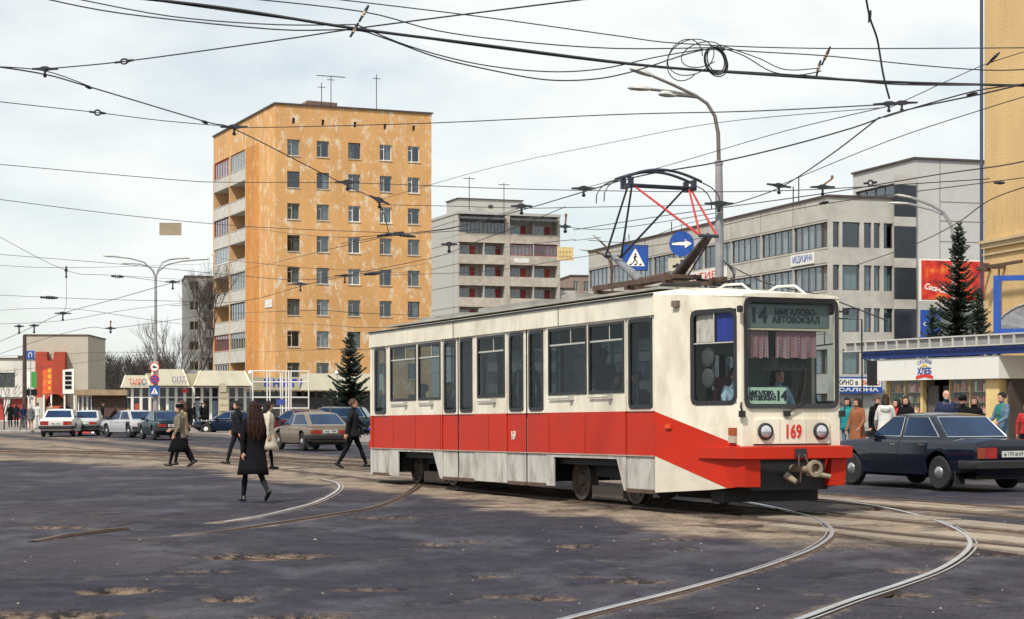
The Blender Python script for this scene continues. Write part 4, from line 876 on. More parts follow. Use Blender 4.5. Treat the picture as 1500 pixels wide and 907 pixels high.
def tram_side(s):
    """s=-1 near (door) side, +1 far side"""
    mir = (lambda q: [(-b_, -a) for a, b_ in q]) if False else (lambda q: q)
    nm = Vector((0, s, 0)); U = Vector((1, 0, 0))
    near = s < 0
    dh = [(a-XB, b_-XB) for a, b_, _ in DOORS] if near else []
    # openings: doors share one opening where leaves touch
    op = [(-12.47, -11.49), (-8.54, -6.96), (-5.48, -3.85), (-.95, -.01)] if near else []
    wn = WINS if near else WINS + [(-12.3, -11.5), (-8.4, -7.1), (-5.3, -4.0)]
    hs = [(a-XB, b_-XB, 0, Z3-Z2-.01) for a, b_ in op] + [(a-XB, b_-XB, 1.745-Z2, 2.855-Z2) for a, b_ in wn]
    mb = MB(); wall(mb, (XB, s*HWD, Z2), U, -XB, Z3-Z2, hs, .05, N_=nm); mb.build('upper_side_panel', TCREAM, tram)
    mb = MB(); wall(mb, (XB, s*(HWD+.004), Z1), U, -XB, Z2-Z1, [(a-XB, b_-XB, -.01, Z2-Z1+.01) for a, b_ in op], .05, N_=nm); mb.build('red_band', TRED, tram)
    segs = [(XB, -12.47, None), (-11.49, -8.54, 'r'), (-6.96, -5.48, None), (-3.85, -.95, 'f'), (-.01, 0, None)] if near else [(XB, -11.2, None), (-11.2, -8.4, 'r'), (-8.4, -3.85, None), (-3.85, -.95, 'f'), (-.95, 0, None)]
    for a, b_, k in segs:
        poly = [(a, Z0), (a, Z1), (b_, Z1), (b_, Z0)]
        if k == 'r': poly = [(a, Z0), (a, Z1), (b_, Z1), (b_, Z0), (-8.66, Z0), (-9.02, .725), (-10.95, .725), (-10.95, Z0)]
        if k == 'f': poly = [(a, Z0), (a, Z1), (b_, Z1), (b_, Z0), (-1.02, Z0), (-1.26, .715), (-3.56, .715), (-3.56, Z0)]
        mb = MB(); mb.prism(poly, s*(HWD-.03), s*(HWD-.001)); mb.build('skirt', TSKIRT, tram, fix=True)
    # fascia
    mb = MB(); y0, y1 = (s*(HWD-.05), s*(HWD+.025)); mb.bx(XB, .0, min(y0, y1), max(y0, y1), Z3, Z4); fa = mb.build('fascia', TCREAM, tram)
    for x in (-7.9, -3.3): boxpart('fascia_joint', GASK, fa, x-.012, x+.012, s*(HWD+.0265)-.002, s*(HWD+.0265)+.002, Z3, Z4-.002)
    boxpart('rain_gutter', GASK, fa, XB, 0, *sorted((s*(HWD+.01), s*(HWD+.05))), Z4+.002, Z4+.03)
    for i, (a, b_) in enumerate(wn):
        w = b_-a; h = 1.11
        def mk():
            q = MB(); f = .045; y_0, y_1 = -.012, .03
            q.bx(0, w, y_0, y_1, 0, f); q.bx(0, w, y_0, y_1, h-f, h); q.bx(0, f, y_0, y_1, f, h-f); q.bx(w-f, w, y_0, y_1, f, h-f); return q.mesh('window', GASK)
        wo = put('window', mk(), tram, (a, s*HWD if near else s*HWD-.02, 1.745))
        q = MB(); q.bx(.045, w-.045, .0, .02, h*.735, h*.735+.028); q.bx(w*.58, w*.58+.02, .0, .02, h*.76, h-.045); q.build('vent_bar', mat('alu_bar', (.55,.53,.48), .4, .1, 3, metal=.5), wo)
        q = MB(); q.bx(.04, w-.04, .008, .014, .04, h-.04); q.build('pane', TGLASS, wo)
        if near:
            q = MB(); q.cone((.05, -.03, -.06), (w*.62, -.03, -.06), .012, n=6); q.bx(w*.6, w*.6+.1, -.06, 0, -.09, -.02); q.build('window_rail', mat('alu_bar', (.55,.53,.48), .4), wo)
    if near:
        for (a, b_, _), (p0, p1) in zip(DOORS, DPANES):
            d_ = bpy.data.objects.new('door', None); bpy.data.objects.remove(d_)
            mb = MB(); yy = -HWD+.012
            wall(mb, (a+.012, yy, Z0+.02), U, b_-a-.024, Z1-Z0-.02, [], m=2); wall(mb, (a+.012, yy-.001, Z1), U, b_-a-.024, Z2-Z1, [], m=1)
            wall(mb, (a+.012, yy, Z2), U, b_-a-.024, Z3-Z2-.012, [(p0-a-.012, p1-a-.012, 1.50-Z2, 2.855-Z2)], .04, m=0)
            mb.bx(a+.012, b_-.012, yy+.03, yy+.05, Z0+.02, 1.49, 2)
            do = mb.build('door', [TCREAM, TRED, TSKIRT], tram)
            q = MB(); w = p1-p0; h = 1.355; f = .05; r_ = .09
            def rr(x0, x1, z0, z1, r): return [(x0+r-r*math.cos(t), z0+r-r*math.sin(t)) for t in (0, R(30), R(60), R(90))] + [(x1-r+r*math.sin(t), z0+r-r*math.cos(t)) for t in (0, R(30), R(60), R(90))] + [(x1-r+r*math.cos(t), z1-r+r*math.sin(t)) for t in (0, R(30), R(60), R(90))] + [(x0+r-r*math.sin(t), z1-r+r*math.cos(t)) for t in (0, R(30), R(60), R(90))]
            o_, i_ = rr(p0-.01, p1+.01, 1.49, 2.865, r_), rr(p0+f, p1-f, 1.50+f, 2.855-f, r_*.7)
            n_ = len(o_)
            for k in range(n_): q.face([(o_[k][0], yy-.014, o_[k][1]), (o_[(k+1)%n_][0], yy-.014, o_[(k+1)%n_][1]), (i_[(k+1)%n_][0], yy-.014, i_[(k+1)%n_][1]), (i_[k][0], yy-.014, i_[k][1])])
            q.build('gasket', GASK, do); q = MB(); q.bx(p0+.02, p1-.02, yy+.005, yy+.011, 1.52, 2.84); q.build('pane', TGLASS, do)
            q = MB(); q.bx(a+.02, b_-.02, yy-.02, yy+.05, Z0-.02, Z0+.04); q.build('door_sill', RUST, do)
tram_side(-1); tram_side(1)
for x in (-11.2, -9.95, -8.62, -6.3, -3.72, -2.35):
    boxpart('panel_seam', mat('seam_dark_red', (.10,.01,.008), .6), tram, x-.006, x+.006, -HWD-.0065, -HWD-.0045, Z1, Z2)
for x in (-6.55, -5.95, -3.72, -8.62): boxpart('panel_seam', mat('seam_grey', (.4,.36,.3), .6), tram, x-.005, x+.005, -HWD-.002, -HWD+.002, Z0+.03, Z1-.005)
boxpart('belt_trim', mat('belt_grey', (.36,.30,.24), .6, .2, 3), tram, XB, -.02, -HWD-.012, -HWD-.0045, Z1-.012, Z1+.004)
for x in [-12.5+.22*k for k in range(57)]:
    pass
# ---- ends (front e=+1, rear e=-1)
def tram_end(e):
    NL, NW = (1.8, .82) if e > 0 else (.5, .95)
    xo = 0.0 if e > 0 else XB
    X_ = lambda x: xo + e*x
    Ln = math.hypot(NL, HWD-NW)
    for s in (-1, 1):
        U = Vector((e*NL, -s*(HWD-NW), 0))/Ln; nm = Vector((e*(HWD-NW), s*NL, 0)).normalized(); O = Vector((xo, s*HWD, 0))
        P = lambda a, z, off=0.0: O + U*a + Vector((0,0,z)) + nm*off
        hs = [(.80, 1.74, 1.54-Z2, 2.90-Z2)] if e > 0 else []
        mb = MB(); wall(mb, P(0, Z2), U, Ln, 2.95-Z2, hs, .05, N_=nm); mb.face([P(0, 2.95), P(Ln, 2.95), P(Ln, 3.085), P(0, 3.19)])
        mb.face([P(0, Z2), P(Ln, Z2), P(Ln, .93)]); mb.build('cab_side', TCREAM, tram)
        mb = MB(); mb.face([P(0, Z2, .003), P(Ln, .93, .003), P(Ln, .36, .003), P(Ln*.83, .335, .003), P(0, Z1, .003)]); mb.build('red_flash', TRED, tram)
        mb = MB(); mb.face([P(0, Z1), P(Ln*.83, .335), P(Ln*.62, .30), P(0, Z0)]); mb.face([P(0, Z1, -.04), P(Ln*.83, .335, -.04), P(Ln*.62, .30, -.04), P(0, Z0, -.04)]); mb.build('cab_skirt', mat('cab_skirt_cream', (.62,.57,.48), .5, .08, 1.5, dirt=(.40,.34,.27), dirt_amt=.6), tram)
        if e < 0: continue
        q = MB(); f = .05; o_ = [(.80,1.54),(1.74,1.54),(1.74,2.90),(.80,2.90)]; r_ = .12
        def rr(x0, x1, z0, z1, r): return [(x0+r-r*math.cos(t), z0+r-r*math.sin(t)) for t in (0, R(30), R(60), R(90))] + [(x1-r+r*math.sin(t), z0+r-r*math.cos(t)) for t in (0, R(30), R(60), R(90))] + [(x1-r+r*math.cos(t), z1-r+r*math.sin(t)) for t in (0, R(30), R(60), R(90))] + [(x0+r-r*math.sin(t), z1-r+r*math.cos(t)) for t in (0, R(30), R(60), R(90))]
        oo, ii_ = rr(.785, 1.755, 1.525, 2.915, r_), rr(.80+f, 1.74-f, 1.54+f, 2.90-f, r_*.8); n_ = len(oo)
        for k in range(n_): q.face([P(*oo[k], .008), P(*oo[(k+1)%n_], .008), P(*ii_[(k+1)%n_], .008), P(*ii_[k], .008)])
        wo = q.build('cab_window', GASK, tram)
        q = MB(); q.face([P(.82, 1.56, -.02), P(1.72, 1.56, -.02), P(1.72, 2.88, -.02), P(.82, 2.88, -.02)]); q.build('pane', TGLASSF, wo)
        q = MB(); a = [P(.83, 2.42, -.012), P(1.71, 2.42, -.012)]; q.cone(a[0], a[1], .012, n=5); q.cone(P(1.27, 2.42, -.012), P(1.27, 2.87, -.012), .012, n=5); q.build('vent_bar', mat('alu_bar', (.55,.53,.48), .4), wo)
        if e > 0 and s < 0:
            for a0, a1, m_ in ((.86, 1.25, mat('lace_curtain', (.62,.52,.45), .9, .25, 9)), (1.29, 1.69, mat('blue_curtain', (.02,.035,.27), .9, .2, 4))):
                q = MB(); K = 8
                for k in range(K):
                    t0, t1 = a0+(a1-a0)*k/K, a0+(a1-a0)*(k+1)/K; q.face([P(t0, 2.44, -.05-.015*math.sin(k*2)), P(t1, 2.44, -.05-.015*math.sin(k*2+2)), P(t1, 2.87, -.05), P(t0, 2.87, -.05)])
                q.build('side_curtain', m_, tram)
            for z in (2.22, 1.92):
                c = P(1.06, z, -.08); q = MB(); ax = nm; a_ = U; b2 = Vector((0,0,1))
                ring = lambda r, off: [c + a_*(r*math.cos(2*math.pi*k/16)) + b2*(r*1.15*math.sin(2*math.pi*k/16)) + ax*off for k in range(16)]
                q.loft([ring(.02, .01), ring(.1, .015), ring(.125, .0), ring(.12, -.05), ring(.03, -.06)]); q.build('cab_fan', mat('fan_grey', (.06,.06,.06), .6, .1, 4), tram, smooth=50)
            q = MB(); 
            for z0, z1, m_ in ((1.09, 1.20, 0), (.985, 1.085, 1)): 
                c = P(Ln-.17, (z0+z1)/2, .025); q.obox(c, (.13, .05, z1-z0), Matrix((U, nm, Vector((0,0,1)))).transposed(), m_)
            q.build('side_indicator', [mat('indicator_orange', (.30,.07,.02), .4), mat('indicator_clear', (.42,.36,.28), .4)], tram)
            q = MB(); q.obox(P(.32, 1.22, .02), (.12, .035, .06), Matrix((U, nm, Vector((0,0,1)))).transposed()); q.build('side_marker', mat('marker_red', (.62,.06,.02), .4), tram)
            q = MB(); q.obox(P(.50, 3.03, .03), (.13, .06, .09), Matrix((U, nm, Vector((0,0,1)))).transposed()); q.build('side_lamp', mat('lamp_brown', (.16,.12,.09), .5), tram)
        # fascia return on the nose
    # front face with the windscreen opening
    U = Vector((0, e, 0)); O = Vector((X_(NL), -e*NW, 0)); nm = Vector((e, 0, 0))
    mb = MB(); wall(mb, O + Vector((0,0,.93)), U, 2*NW, 3.085-.93, [(.06, 2*NW-.06, 1.50-.93, 3.04-.93)], .05, N_=nm); mb.build('front_wall' if e > 0 else 'rear_wall', TCREAM, tram)
    P = lambda a, z, off=0.0: O + U*a + Vector((0,0,z)) + nm*off
    def rr(x0, x1, z0, z1, r): return [(x0+r-r*math.cos(t), z0+r-r*math.sin(t)) for t in (0, R(30), R(60), R(90))] + [(x1-r+r*math.sin(t), z0+r-r*math.cos(t)) for t in (0, R(30), R(60), R(90))] + [(x1-r+r*math.cos(t), z1-r+r*math.sin(t)) for t in (0, R(30), R(60), R(90))] + [(x0+r-r*math.sin(t), z1-r+r*math.cos(t)) for t in (0, R(30), R(60), R(90))]
    oo, ii_ = rr(.03, 2*NW-.03, 1.475, 3.06, .11), rr(.09, 2*NW-.09, 1.54, 2.985, .08); n_ = len(oo); q = MB()
    for k in range(n_):
        q.face([P(*oo[k], .006), P(*oo[(k+1)%n_], .006), P(*oo[(k+1)%n_], .03), P(*oo[k], .03)]); q.face([P(*oo[k], .03), P(*oo[(k+1)%n_], .03), P(*ii_[(k+1)%n_], .012), P(*ii_[k], .012)])
    wo = q.build('windscreen', GASK, tram); q = MB(); q.face([P(.09, 1.53, -.01), P(2*NW-.09, 1.53, -.01), P(2*NW-.09, 3.0, -.01), P(.09, 3.0, -.01)]); q.build('pane', TGLASSF, wo)
    # lamp panel, lamps, number
    q = MB(); w2 = 2*NW; pan = [(.20, .97), (w2-.20, .97), (w2-.20, 1.30), (w2-.26, 1.32), (.26, 1.32), (.20, 1.30)]
    q.loft([[P(a, z, .001) for a, z in pan], [P(a, z, .035) for a, z in pan]]); lp = q.build('lamp_panel', TCREAM, tram, fix=True)
    for a in (.60, w2-.60): q = MB(); q.loft([[P(a-.004, .98, .036), P(a+.004, .98, .036), P(a+.004, 1.31, .036), P(a-.004, 1.31, .036)], [P(a-.004, .98, .038), P(a+.004, .98, .038), P(a+.004, 1.31, .038), P(a-.004, 1.31, .038)]]); q.build('panel_seam', mat('seam_grey', (.4,.36,.3), .6), lp)
    for a in (.355, w2-.355):
        ring = lambda r, off: [P(a + r*math.cos(2*math.pi*k/24), 1.145 + r*math.sin(2*math.pi*k/24), off) for k in range(24)]
        q = MB(); q.loft([ring(.125, .03), ring(.12, .07), ring(.102, .08), ring(.096, .06)], caps=False); hl = q.build('headlight', GASK, tram, smooth=40)
        q = MB(); q.loft([ring(.097, .06), ring(.088, .075), ring(.06, .087), ring(.01, .092)]); q.build('lens', mat('headlight_lens', (.62,.63,.66), .12, .25, 12, metal=.7), hl, smooth=60)
    q = MB(); q.loft([[P(a, z, .05) for a, z in ((.18, .955), (w2-.18, .955), (w2-.18, .968), (.18, .968))], [P(a, z, .0) for a, z in ((.18, .955), (w2-.18, .955), (w2-.18, .968), (.18, .968))]]); q.build('trim_strip', mat('dark_red_trim', (.12,.02,.02), .6), tram, fix=True)
    if e > 0: lettering('fleet_number', '169', .27, REDP, tram, P(NW, 1.135, .042), math.pi/2, sx=.72, bold=.006)
    # bumper beam wrapping round the nose
    def bump(zs, ws, x0, x1): pass
    bw_ = .99; prof = [(-.05, -1.02), (NL+.02, -bw_), (NL+.2, -bw_+.05), (NL+.24, -.3), (NL+.24, .3), (NL+.2, bw_-.05), (NL+.02, bw_), (-.05, 1.02)]
    front = [(.95, 1.055), (1.45, .985), (NL+.02, .95)] if e > 0 else [(.1, 1.25), (.3, 1.15), (NL+.02, 1.05)]
    front += [(NL+.19, .91), (NL+.22, .45), (NL+.225, 0)]
    out = [(x, -y) for x, y in front] + [(x, y) for x, y in front[-2::-1]]; inn = [(x-.12 if x > NL else x-.02, y*.86) for x, y in out]
    q = MB(); n_ = len(out)
    rg = [[(X_(o[0]), o[1], .76), (X_(o[0]), o[1], .925), (X_(i[0]), i[1], .94), (X_(i[0]), i[1], .74)] for o, i in zip(out, inn)]
    q.loft(rg); bm = q.build('bumper', TRED, tram, fix=True)
    for s in (-1, 1):
        q = MB(); base = [(NL-.45, s*.93), (NL+.12, s*.86), (NL+.12, s*.60), (NL-.45, s*.66)]
        q.loft([[(X_(x), y, .745) for x, y in base], [(X_(x*(.985)), y*.97, .36) for x, y in base]]); q.build('corner_pod', TRED, bm, fix=True)
    q = MB(); q.bx(*sorted((X_(NL+.215), X_(NL+.25))), -.09, .09, .775, .90); q.build('bumper_hatch', GASK, bm)
    # coupler
    q = MB(); q.cone((X_(NL-.4), .0, .62), (X_(NL+.28), .12, .60), .055, .05, 10); q.lathe([(.03,0),(.11,.01),(.125,.06),(.12,.1),(.075,.1),(.07,.02)], (X_(NL+.28), .16, .615), 14, 'x'); q.cone((X_(NL+.24), .1, .56), (X_(NL+.42), .38, .50), .05, .03, 8); q.cone((X_(NL), -.1, .52), (X_(NL+.15), -.02, .42), .06, .035, 8)
    q.build('coupler', mat('coupler_beige', (.27,.225,.16), .6, .2, 6, dirt=(.15,.1,.07), dirt_amt=.6), tram, smooth=40)
    q = MB(); q.tube([(X_(NL+.24), -.03, .83), (X_(NL+.26), -.05, .66), (X_(NL+.24), -.0, .55), (X_(NL+.22), .0, .42)], .012, 5); q.tube([(X_(NL+.24), .05, .83), (X_(NL+.28), .09, .7), (X_(NL+.26), .16, .6)], .012, 5); q.build('coupler_chain', RUST, tram)
    # dark underframe below the nose
    q = MB(); q.bx(*sorted((X_(.02), X_(NL-.08))), -.66, .66, .30, .74);
    if e > 0: q.bx(.9, 1.25, -.8, .8, .12, .2995)
    q.v = q.v;  q.build('underframe', BLACK, tram)
tram_end(1); tram_end(-1)
# ---- roof
q = MB(); st_ = [(XB-.5, .95, 3.16), (XB, HWD, 3.19), (0, HWD, 3.19), (NL*.6, HWD-.43*.6, 3.127), (NL+.01, NW+.01, 3.085)]; rings = []
for x, hw, zz in st_:
    k = 1.0 if x < .1 else (.6 if x < 1.5 else .32)
    rings.append([(x, -hw, zz-.02), (x, -hw*.94, zz+.05*k), (x, -hw*.6, zz+.11*k), (x, 0, zz+.13*k), (x, hw*.6, zz+.11*k), (x, hw*.94, zz+.05*k), (x, hw, zz-.02), (x, 0, zz-.03)])
q.loft(rings); q.build('roof', TCREAM, tram, smooth=40, fix=True)
q = MB(); q.bx(XB+.3, -.3, -1.0, 1.0, 3.31, 3.345); q.build('roof_mat', TROOF, tram)
for x0, x1, h_ in ((-11.5, -9.2, .12), (-8.4, -5.4, .14), (-4.7, -4.1, .16)):
    q = MB(); q.bx(x0, x1, -.55, .55, 3.346, 3.346+h_); q.build('roof_box', TROOF, tram)
q = MB()
q.tube([(.45, -.45, 3.24), (.7, -.45, 3.31), (1.2, -.45, 3.29), (1.5, -.45, 3.14)], .018, 6); q.tube([(.45, .45, 3.24), (.7, .45, 3.31), (1.2, .45, 3.29), (1.5, .45, 3.14)], .018, 6); q.build('roof_handrail', WHITEP, tram)
# ---- floor, interior, seats
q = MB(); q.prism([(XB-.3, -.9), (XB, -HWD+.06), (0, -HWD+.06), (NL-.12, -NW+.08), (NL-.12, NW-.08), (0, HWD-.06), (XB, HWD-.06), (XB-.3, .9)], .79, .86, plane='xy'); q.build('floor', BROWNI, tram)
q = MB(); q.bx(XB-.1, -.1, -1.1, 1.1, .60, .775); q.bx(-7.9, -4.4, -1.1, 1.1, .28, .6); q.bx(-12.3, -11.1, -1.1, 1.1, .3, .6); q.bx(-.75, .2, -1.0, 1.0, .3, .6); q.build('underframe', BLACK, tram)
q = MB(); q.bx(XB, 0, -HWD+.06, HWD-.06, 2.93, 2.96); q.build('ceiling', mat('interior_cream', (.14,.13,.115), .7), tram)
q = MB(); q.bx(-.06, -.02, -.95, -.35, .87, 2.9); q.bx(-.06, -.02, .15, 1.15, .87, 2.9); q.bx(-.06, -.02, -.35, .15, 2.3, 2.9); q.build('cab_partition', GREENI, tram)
SEATM = mat('seat_vinyl', (.10,.035,.03), .5, .2, 3)
for x in (-11.0, -10.2, -9.4, -6.6, -5.9, -3.45, -2.75, -2.0, -1.3):
    for y in (-.85, .85):
        q = MB(); q.bx(x-.2, x+.22, y-.22, y+.22, 1.22, 1.30); q.bx(x-.24, x-.18, y-.22, y+.22, 1.30, 1.80); q.bx(x-.03, x+.03, y-.03, y+.03, .87, 1.22); q.build('passenger_seat', SEATM, tram)
for x in (-8.6, -6.9, -5.5, -3.8, -1.0):
    q = MB(); q.cone((x, -1.02, .87), (x, -1.02, 2.92), .018, n=6); q.build('handrail', mat('alu_bar', (.55,.53,.48), .4), tram)
q = MB(); q.cone((XB+.2, -.6, 2.62), (-.2, -.6, 2.62), .016, n=6); q.build('handrail', mat('alu_bar', (.55,.53,.48), .4), tram)
q = MB(); q.bx(-11.34, -10.75, -HWD+.07, -HWD+.09, 2.56, 2.82); q.build('window_notice', mat('notice_yellow', (.55,.42,.15), .8), tram)
# cab: dash, destination box, curtains, visor, route board
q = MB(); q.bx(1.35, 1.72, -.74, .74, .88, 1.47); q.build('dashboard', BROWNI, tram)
db = boxpart('destination_box', mat('destination_glass', (.115,.145,.135), .35, .1, 3), tram, 1.50, 1.725, -.70, .70, 2.63, 2.965)
DK = mat('destination_ink', (.012,.016,.03), .5)
lettering('destination_number', '14', .30, DK, db, (1.728, -.50, 2.80), math.pi/2, bold=.008)
lettering('destination_lettering', 'МИГАЛОВО-\nАВТОВОКЗАЛ', .125, DK, db, (1.728, .13, 2.80), math.pi/2, width=.80, bold=.004)
boxpart('destination_trim', mat('trim_cream', (.55,.46,.33), .6), tram, 1.70, 1.735, -.71, .71, 2.595, 2.622)
def chintz():
    m = bpy.data.materials.new('patterned_curtain'); m.use_nodes = True; t = m.node_tree; b = t.nodes['Principled BSDF']; l = t.links.new; co = N(t, 'ShaderNodeTexCoord')
    mp_ = N(t, 'ShaderNodeMapping'); mp_.inputs['Rotation'].default_value = (R(45), 0, 0); l(co.outputs['Object'], mp_.inputs[0])
    ck = N(t, 'ShaderNodeTexChecker', inp={'Scale': 32}); ck.inputs[1].default_value = (.26,.08,.075,1); ck.inputs[2].default_value = (.22,.19,.23,1); l(mp_.outputs[0], ck.inputs[0])
    l(ck.outputs[0], b.inputs['Base Color']); b.inputs['Roughness'].default_value = .9; return m
CH = chintz()
for y0, y1 in ((-.72, -.32), (-.19, .49)):
    q = MB(); K = 16
    for k in range(K):
        t0, t1 = y0+(y1-y0)*k/K, y0+(y1-y0)*(k+1)/K; f0, f1 = 1.69+.018*math.sin(k*1.7), 1.69+.018*math.sin((k+1)*1.7); q.face([(f0, t0, 2.20+.01*math.sin(k)), (f1, t1, 2.20+.01*math.sin(k+1)), (1.69, t1, 2.59), (1.69, t0, 2.59)])
    q.build('windscreen_curtain', CH, tram)
boxpart('sun_visor', BLACK, tram, 1.60, 1.63, -.38, .38, 2.02, 2.22)
rbd = boxpart('route_board', mat('route_green', (.42,.58,.44), .6, .06, 3), tram, 1.725, 1.74, -.72, -.05, 1.535, 1.775)
lettering('route_lettering', 'МИГАЛОВО-\nАВТОВОКЗАЛ', .085, DK, rbd, (1.743, -.46, 1.655), math.pi/2, width=.47, bold=.004); lettering('route_number', '14', .19, DK, rbd, (1.743, -.135, 1.65), math.pi/2, bold=.008)
boxpart('driver_seat', SEATM, tram, .55, .62, -.55, -.05, 1.2, 1.95)
# wipers, mirrors, side number
q = MB(); q.tube([(NL+.03, -.08, 1.40), (NL+.05, .1, 1.53), (NL+.035, .22, 1.78)], .010, 5); q.tube([(NL+.04, .17, 1.55), (NL+.04, .24, 2.05)], .012, 5); q.bx(NL, NL+.06, -.14, -.05, 1.36, 1.44); q.build('wiper', BLACK, tram)
for s in (-1, 1):
    q = MB(); q.tube([(NL-.02, s*(NW+.0), 1.56), (NL+.06, s*(NW+.06), 1.5), (NL+.05, s*(NW+.03), 1.42)], .014, 5); q.bx(NL+.0, NL+.06, *sorted((s*(NW-.02), s*(NW+.06))), 1.35, 1.44); q.build('handle', BLACK, tram)
    q = MB(); q.cone((NL-.03, s*NW, 2.88), (NL+.06, s*(NW+.08), 2.88), .014); q.lathe([(.01,-.05),(.045,-.04),(.045,.04),(.01,.05)], (NL+.07, s*(NW+.07), 2.88), 10, 'z'); q.build('mirror_mount', BLACK, tram)
q = MB(); q.tube([(NL-.02, NW, 2.78), (NL+.22, NW+.24, 2.76), (NL+.22, NW+.24, 1.5)], .012, 6); q.obox((NL+.24, NW+.40, 1.98), (.05, .17, .36), Matrix.Rotation(R(15), 3, 'Z')); q.tube([(NL+.22, NW+.24, 2.2), (NL+.23, NW+.4, 2.14)], .01, 5); q.build('driver_mirror', BLACK, tram)
lettering('side_number', '169', .22, SIGNW, tram, (-5.2, -HWD-.004+.011-.008, 1.06), sx=.6)
# ---- bogies
WHEEL = mat('wheel_steel', (.045,.036,.031), .6, .3, 6, dirt=(.14,.1,.07), dirt_amt=.6)
for xc, zo in ((-2.35, -.005), (-9.95, .072)):
    bo = MB()
    for s in (-1, 1): bo.bx(xc-1.25, xc+1.25, s*.70-.07, s*.70+.07, .40+zo, .58+zo); 
    bo.bx(xc-.25, xc+.25, -.7, .7, .36+zo, .56+zo); bg_ = bo.build('bogie', BLACK, tram)
    for dx in (-.97, .97):
        for s in (-1, 1):
            q = MB(); pr = [(.05,.07),(.10,.07),(.12,.03),(.27,.02),(.29,.055),(.345,.055),(.35,-.04),(.385,-.045),(.385,-.075),(.05,-.075)]
            q.lathe([(r_, s*h_) for r_, h_ in pr], (xc+dx, s*.80, .35+zo), 28, 'y'); wl = q.build('wheel', WHEEL, bg_, smooth=35, fix=True)
            q = MB()
            for k in range(6): t = k*math.pi/3; q.cone((xc+dx+.2*math.cos(t), s*.80+s*.02, .35+zo+.2*math.sin(t)), (xc+dx+.2*math.cos(t), s*.80+s*.045, .35+zo+.2*math.sin(t)), .022, n=6)
            q.build('wheel_bolts', RUST, wl)
    for s in (-1, 1):
        q = MB(); q.bx(xc-.55, xc+.55, s*.80-.06, s*.80+.06, .075+zo, .26+zo); q.bx(xc-.62, xc+.62, s*.80-.03, s*.80+.03, .04+zo, .075+zo); q.build('track_brake', mat('brake_grey', (.13,.108,.092), .7, .2, 4, dirt=(.1,.07,.05), dirt_amt=.6), bg_)
        q = MB()
        for dx in (-.35, .35): q.lathe([(.06, .58), (.07, .6), (.06, .63), (.07, .66), (.06, .69), (.07, .72)], (xc+dx, s*.9, zo), 10); 
        q.build('spring', BLACK, bg_)
# ---- pantograph
PAN = mat('pantograph_paint', (.028,.032,.05), .45, .2, 6); PANR = mat('pantograph_red', (.40,.03,.03), .45, .15, 6); PANG = mat('pantograph_grey', (.16,.17,.18), .5, .2, 6)
pu = -2.15; zt = 5.12
pg = MB(); 
for s in (-.5, .5): pg.bx(-3.5, -.9, s-.04, s+.04, 3.50, 3.58); 
for x in (-3.4, -2.3, -1.0): pg.bx(x-.04, x+.04, -.55, .55, 3.44, 3.50)
for x in (-3.2, -1.2):
    for s in (-.45, .45): pg.lathe([(.05,3.346),(.07,3.37),(.045,3.39),(.07,3.41),(.045,3.44)], (x, s, 0), 10)
pan = pg.build('pantograph', RUST, tram)
q = MB(); q.cone((-3.1, 0, 3.60), (-1.9, 0, 3.64), .075, n=12); q.cone((-1.9, 0, 3.64), (-1.5, .0, 3.62), .04, n=8); q.bx(-1.9, -1.2, -.25, .25, 3.56, 3.62); q.build('spring_drum', RUST, pan, smooth=40)
KR, KF = (-3.78, 4.12), (-.54, 4.17)
q = MB(); q.cone((-2.75, .0, 3.62), (KR[0], 0, KR[1]), .085, .05, 10); q.build('lower_arm', PANG, pan, smooth=40)
q = MB(); q.cone((-1.6, .0, 3.60), (KF[0], 0, KF[1]), .095, .055, 10); q.tube([(-1.5, .15, 3.6), (-.95, .12, 3.95), (KF[0], .05, KF[1]-.02)], .014, 5); q.build('lower_arm', mat('pantograph_brown', (.045,.03,.03), .5, .2, 6), pan, smooth=40)
for kx_, kz in (KR, KF): q = MB(); q.cone((kx_, -.17, kz), (kx_, .17, kz), .028, n=8); q.build('knee_bar', PAN, pan)
T1, T2 = Vector((pu, -.56, zt)), Vector((pu, .56, zt))
A1, A2, B1, B2 = Vector((KR[0], -.15, KR[1])), Vector((KR[0], .15, KR[1])), Vector((KF[0], -.15, KF[1])), Vector((KF[0], .15, KF[1]))
for a, b_, m_ in ((A1, T1, PAN), (A2, T1+Vector((0,.07,0)), PAN), (A2, T2-Vector((0,.07,0)), PAN), (B1, T1+Vector((0,.1,0)), PANR), (B1, T2-Vector((0,.0,0)), PANR), (B2, T2+Vector((0,.03,0)), PANR)):
    q = MB(); q.cone(a, b_, .020, .017, 7); q.build('upper_tube', m_, pan, smooth=40)
q = MB(); q.cone(T1-Vector((0,.05,0)), T2+Vector((0,.05,0)), .035, n=8)
for y in (-.58, .58):
    for dx in (-.13, .13): q.bx(pu+dx-.03, pu+dx+.03, y-.04, y+.04, zt-.05, zt+.12)
    q.bx(pu-.16, pu+.16, y-.035, y+.035, zt-.05, zt+.0)
q.build('head_bar', PAN, pan)
for dx in (-.14, .14):
    q = MB(); pts = [(pu+dx, -.72+1.44*k/16, zt+.06+.20*math.sin(math.pi*(k+1.2)/18.4)) for k in range(17)]; q.tube(pts, .026, 6); q.build('collector_bow', PAN, pan, smooth=50)
    q = MB()
    for s in (-1, 1): q.tube([(pu+dx, s*.70, zt+.10), (pu+dx, s*.9, zt+.02), (pu+dx, s*1.0, zt-.06), (pu+dx, s*1.06, zt-.16), (pu+dx, s*1.07, zt-.30)], .010, 5)
    q.build('collector_horn', PAN, pan)
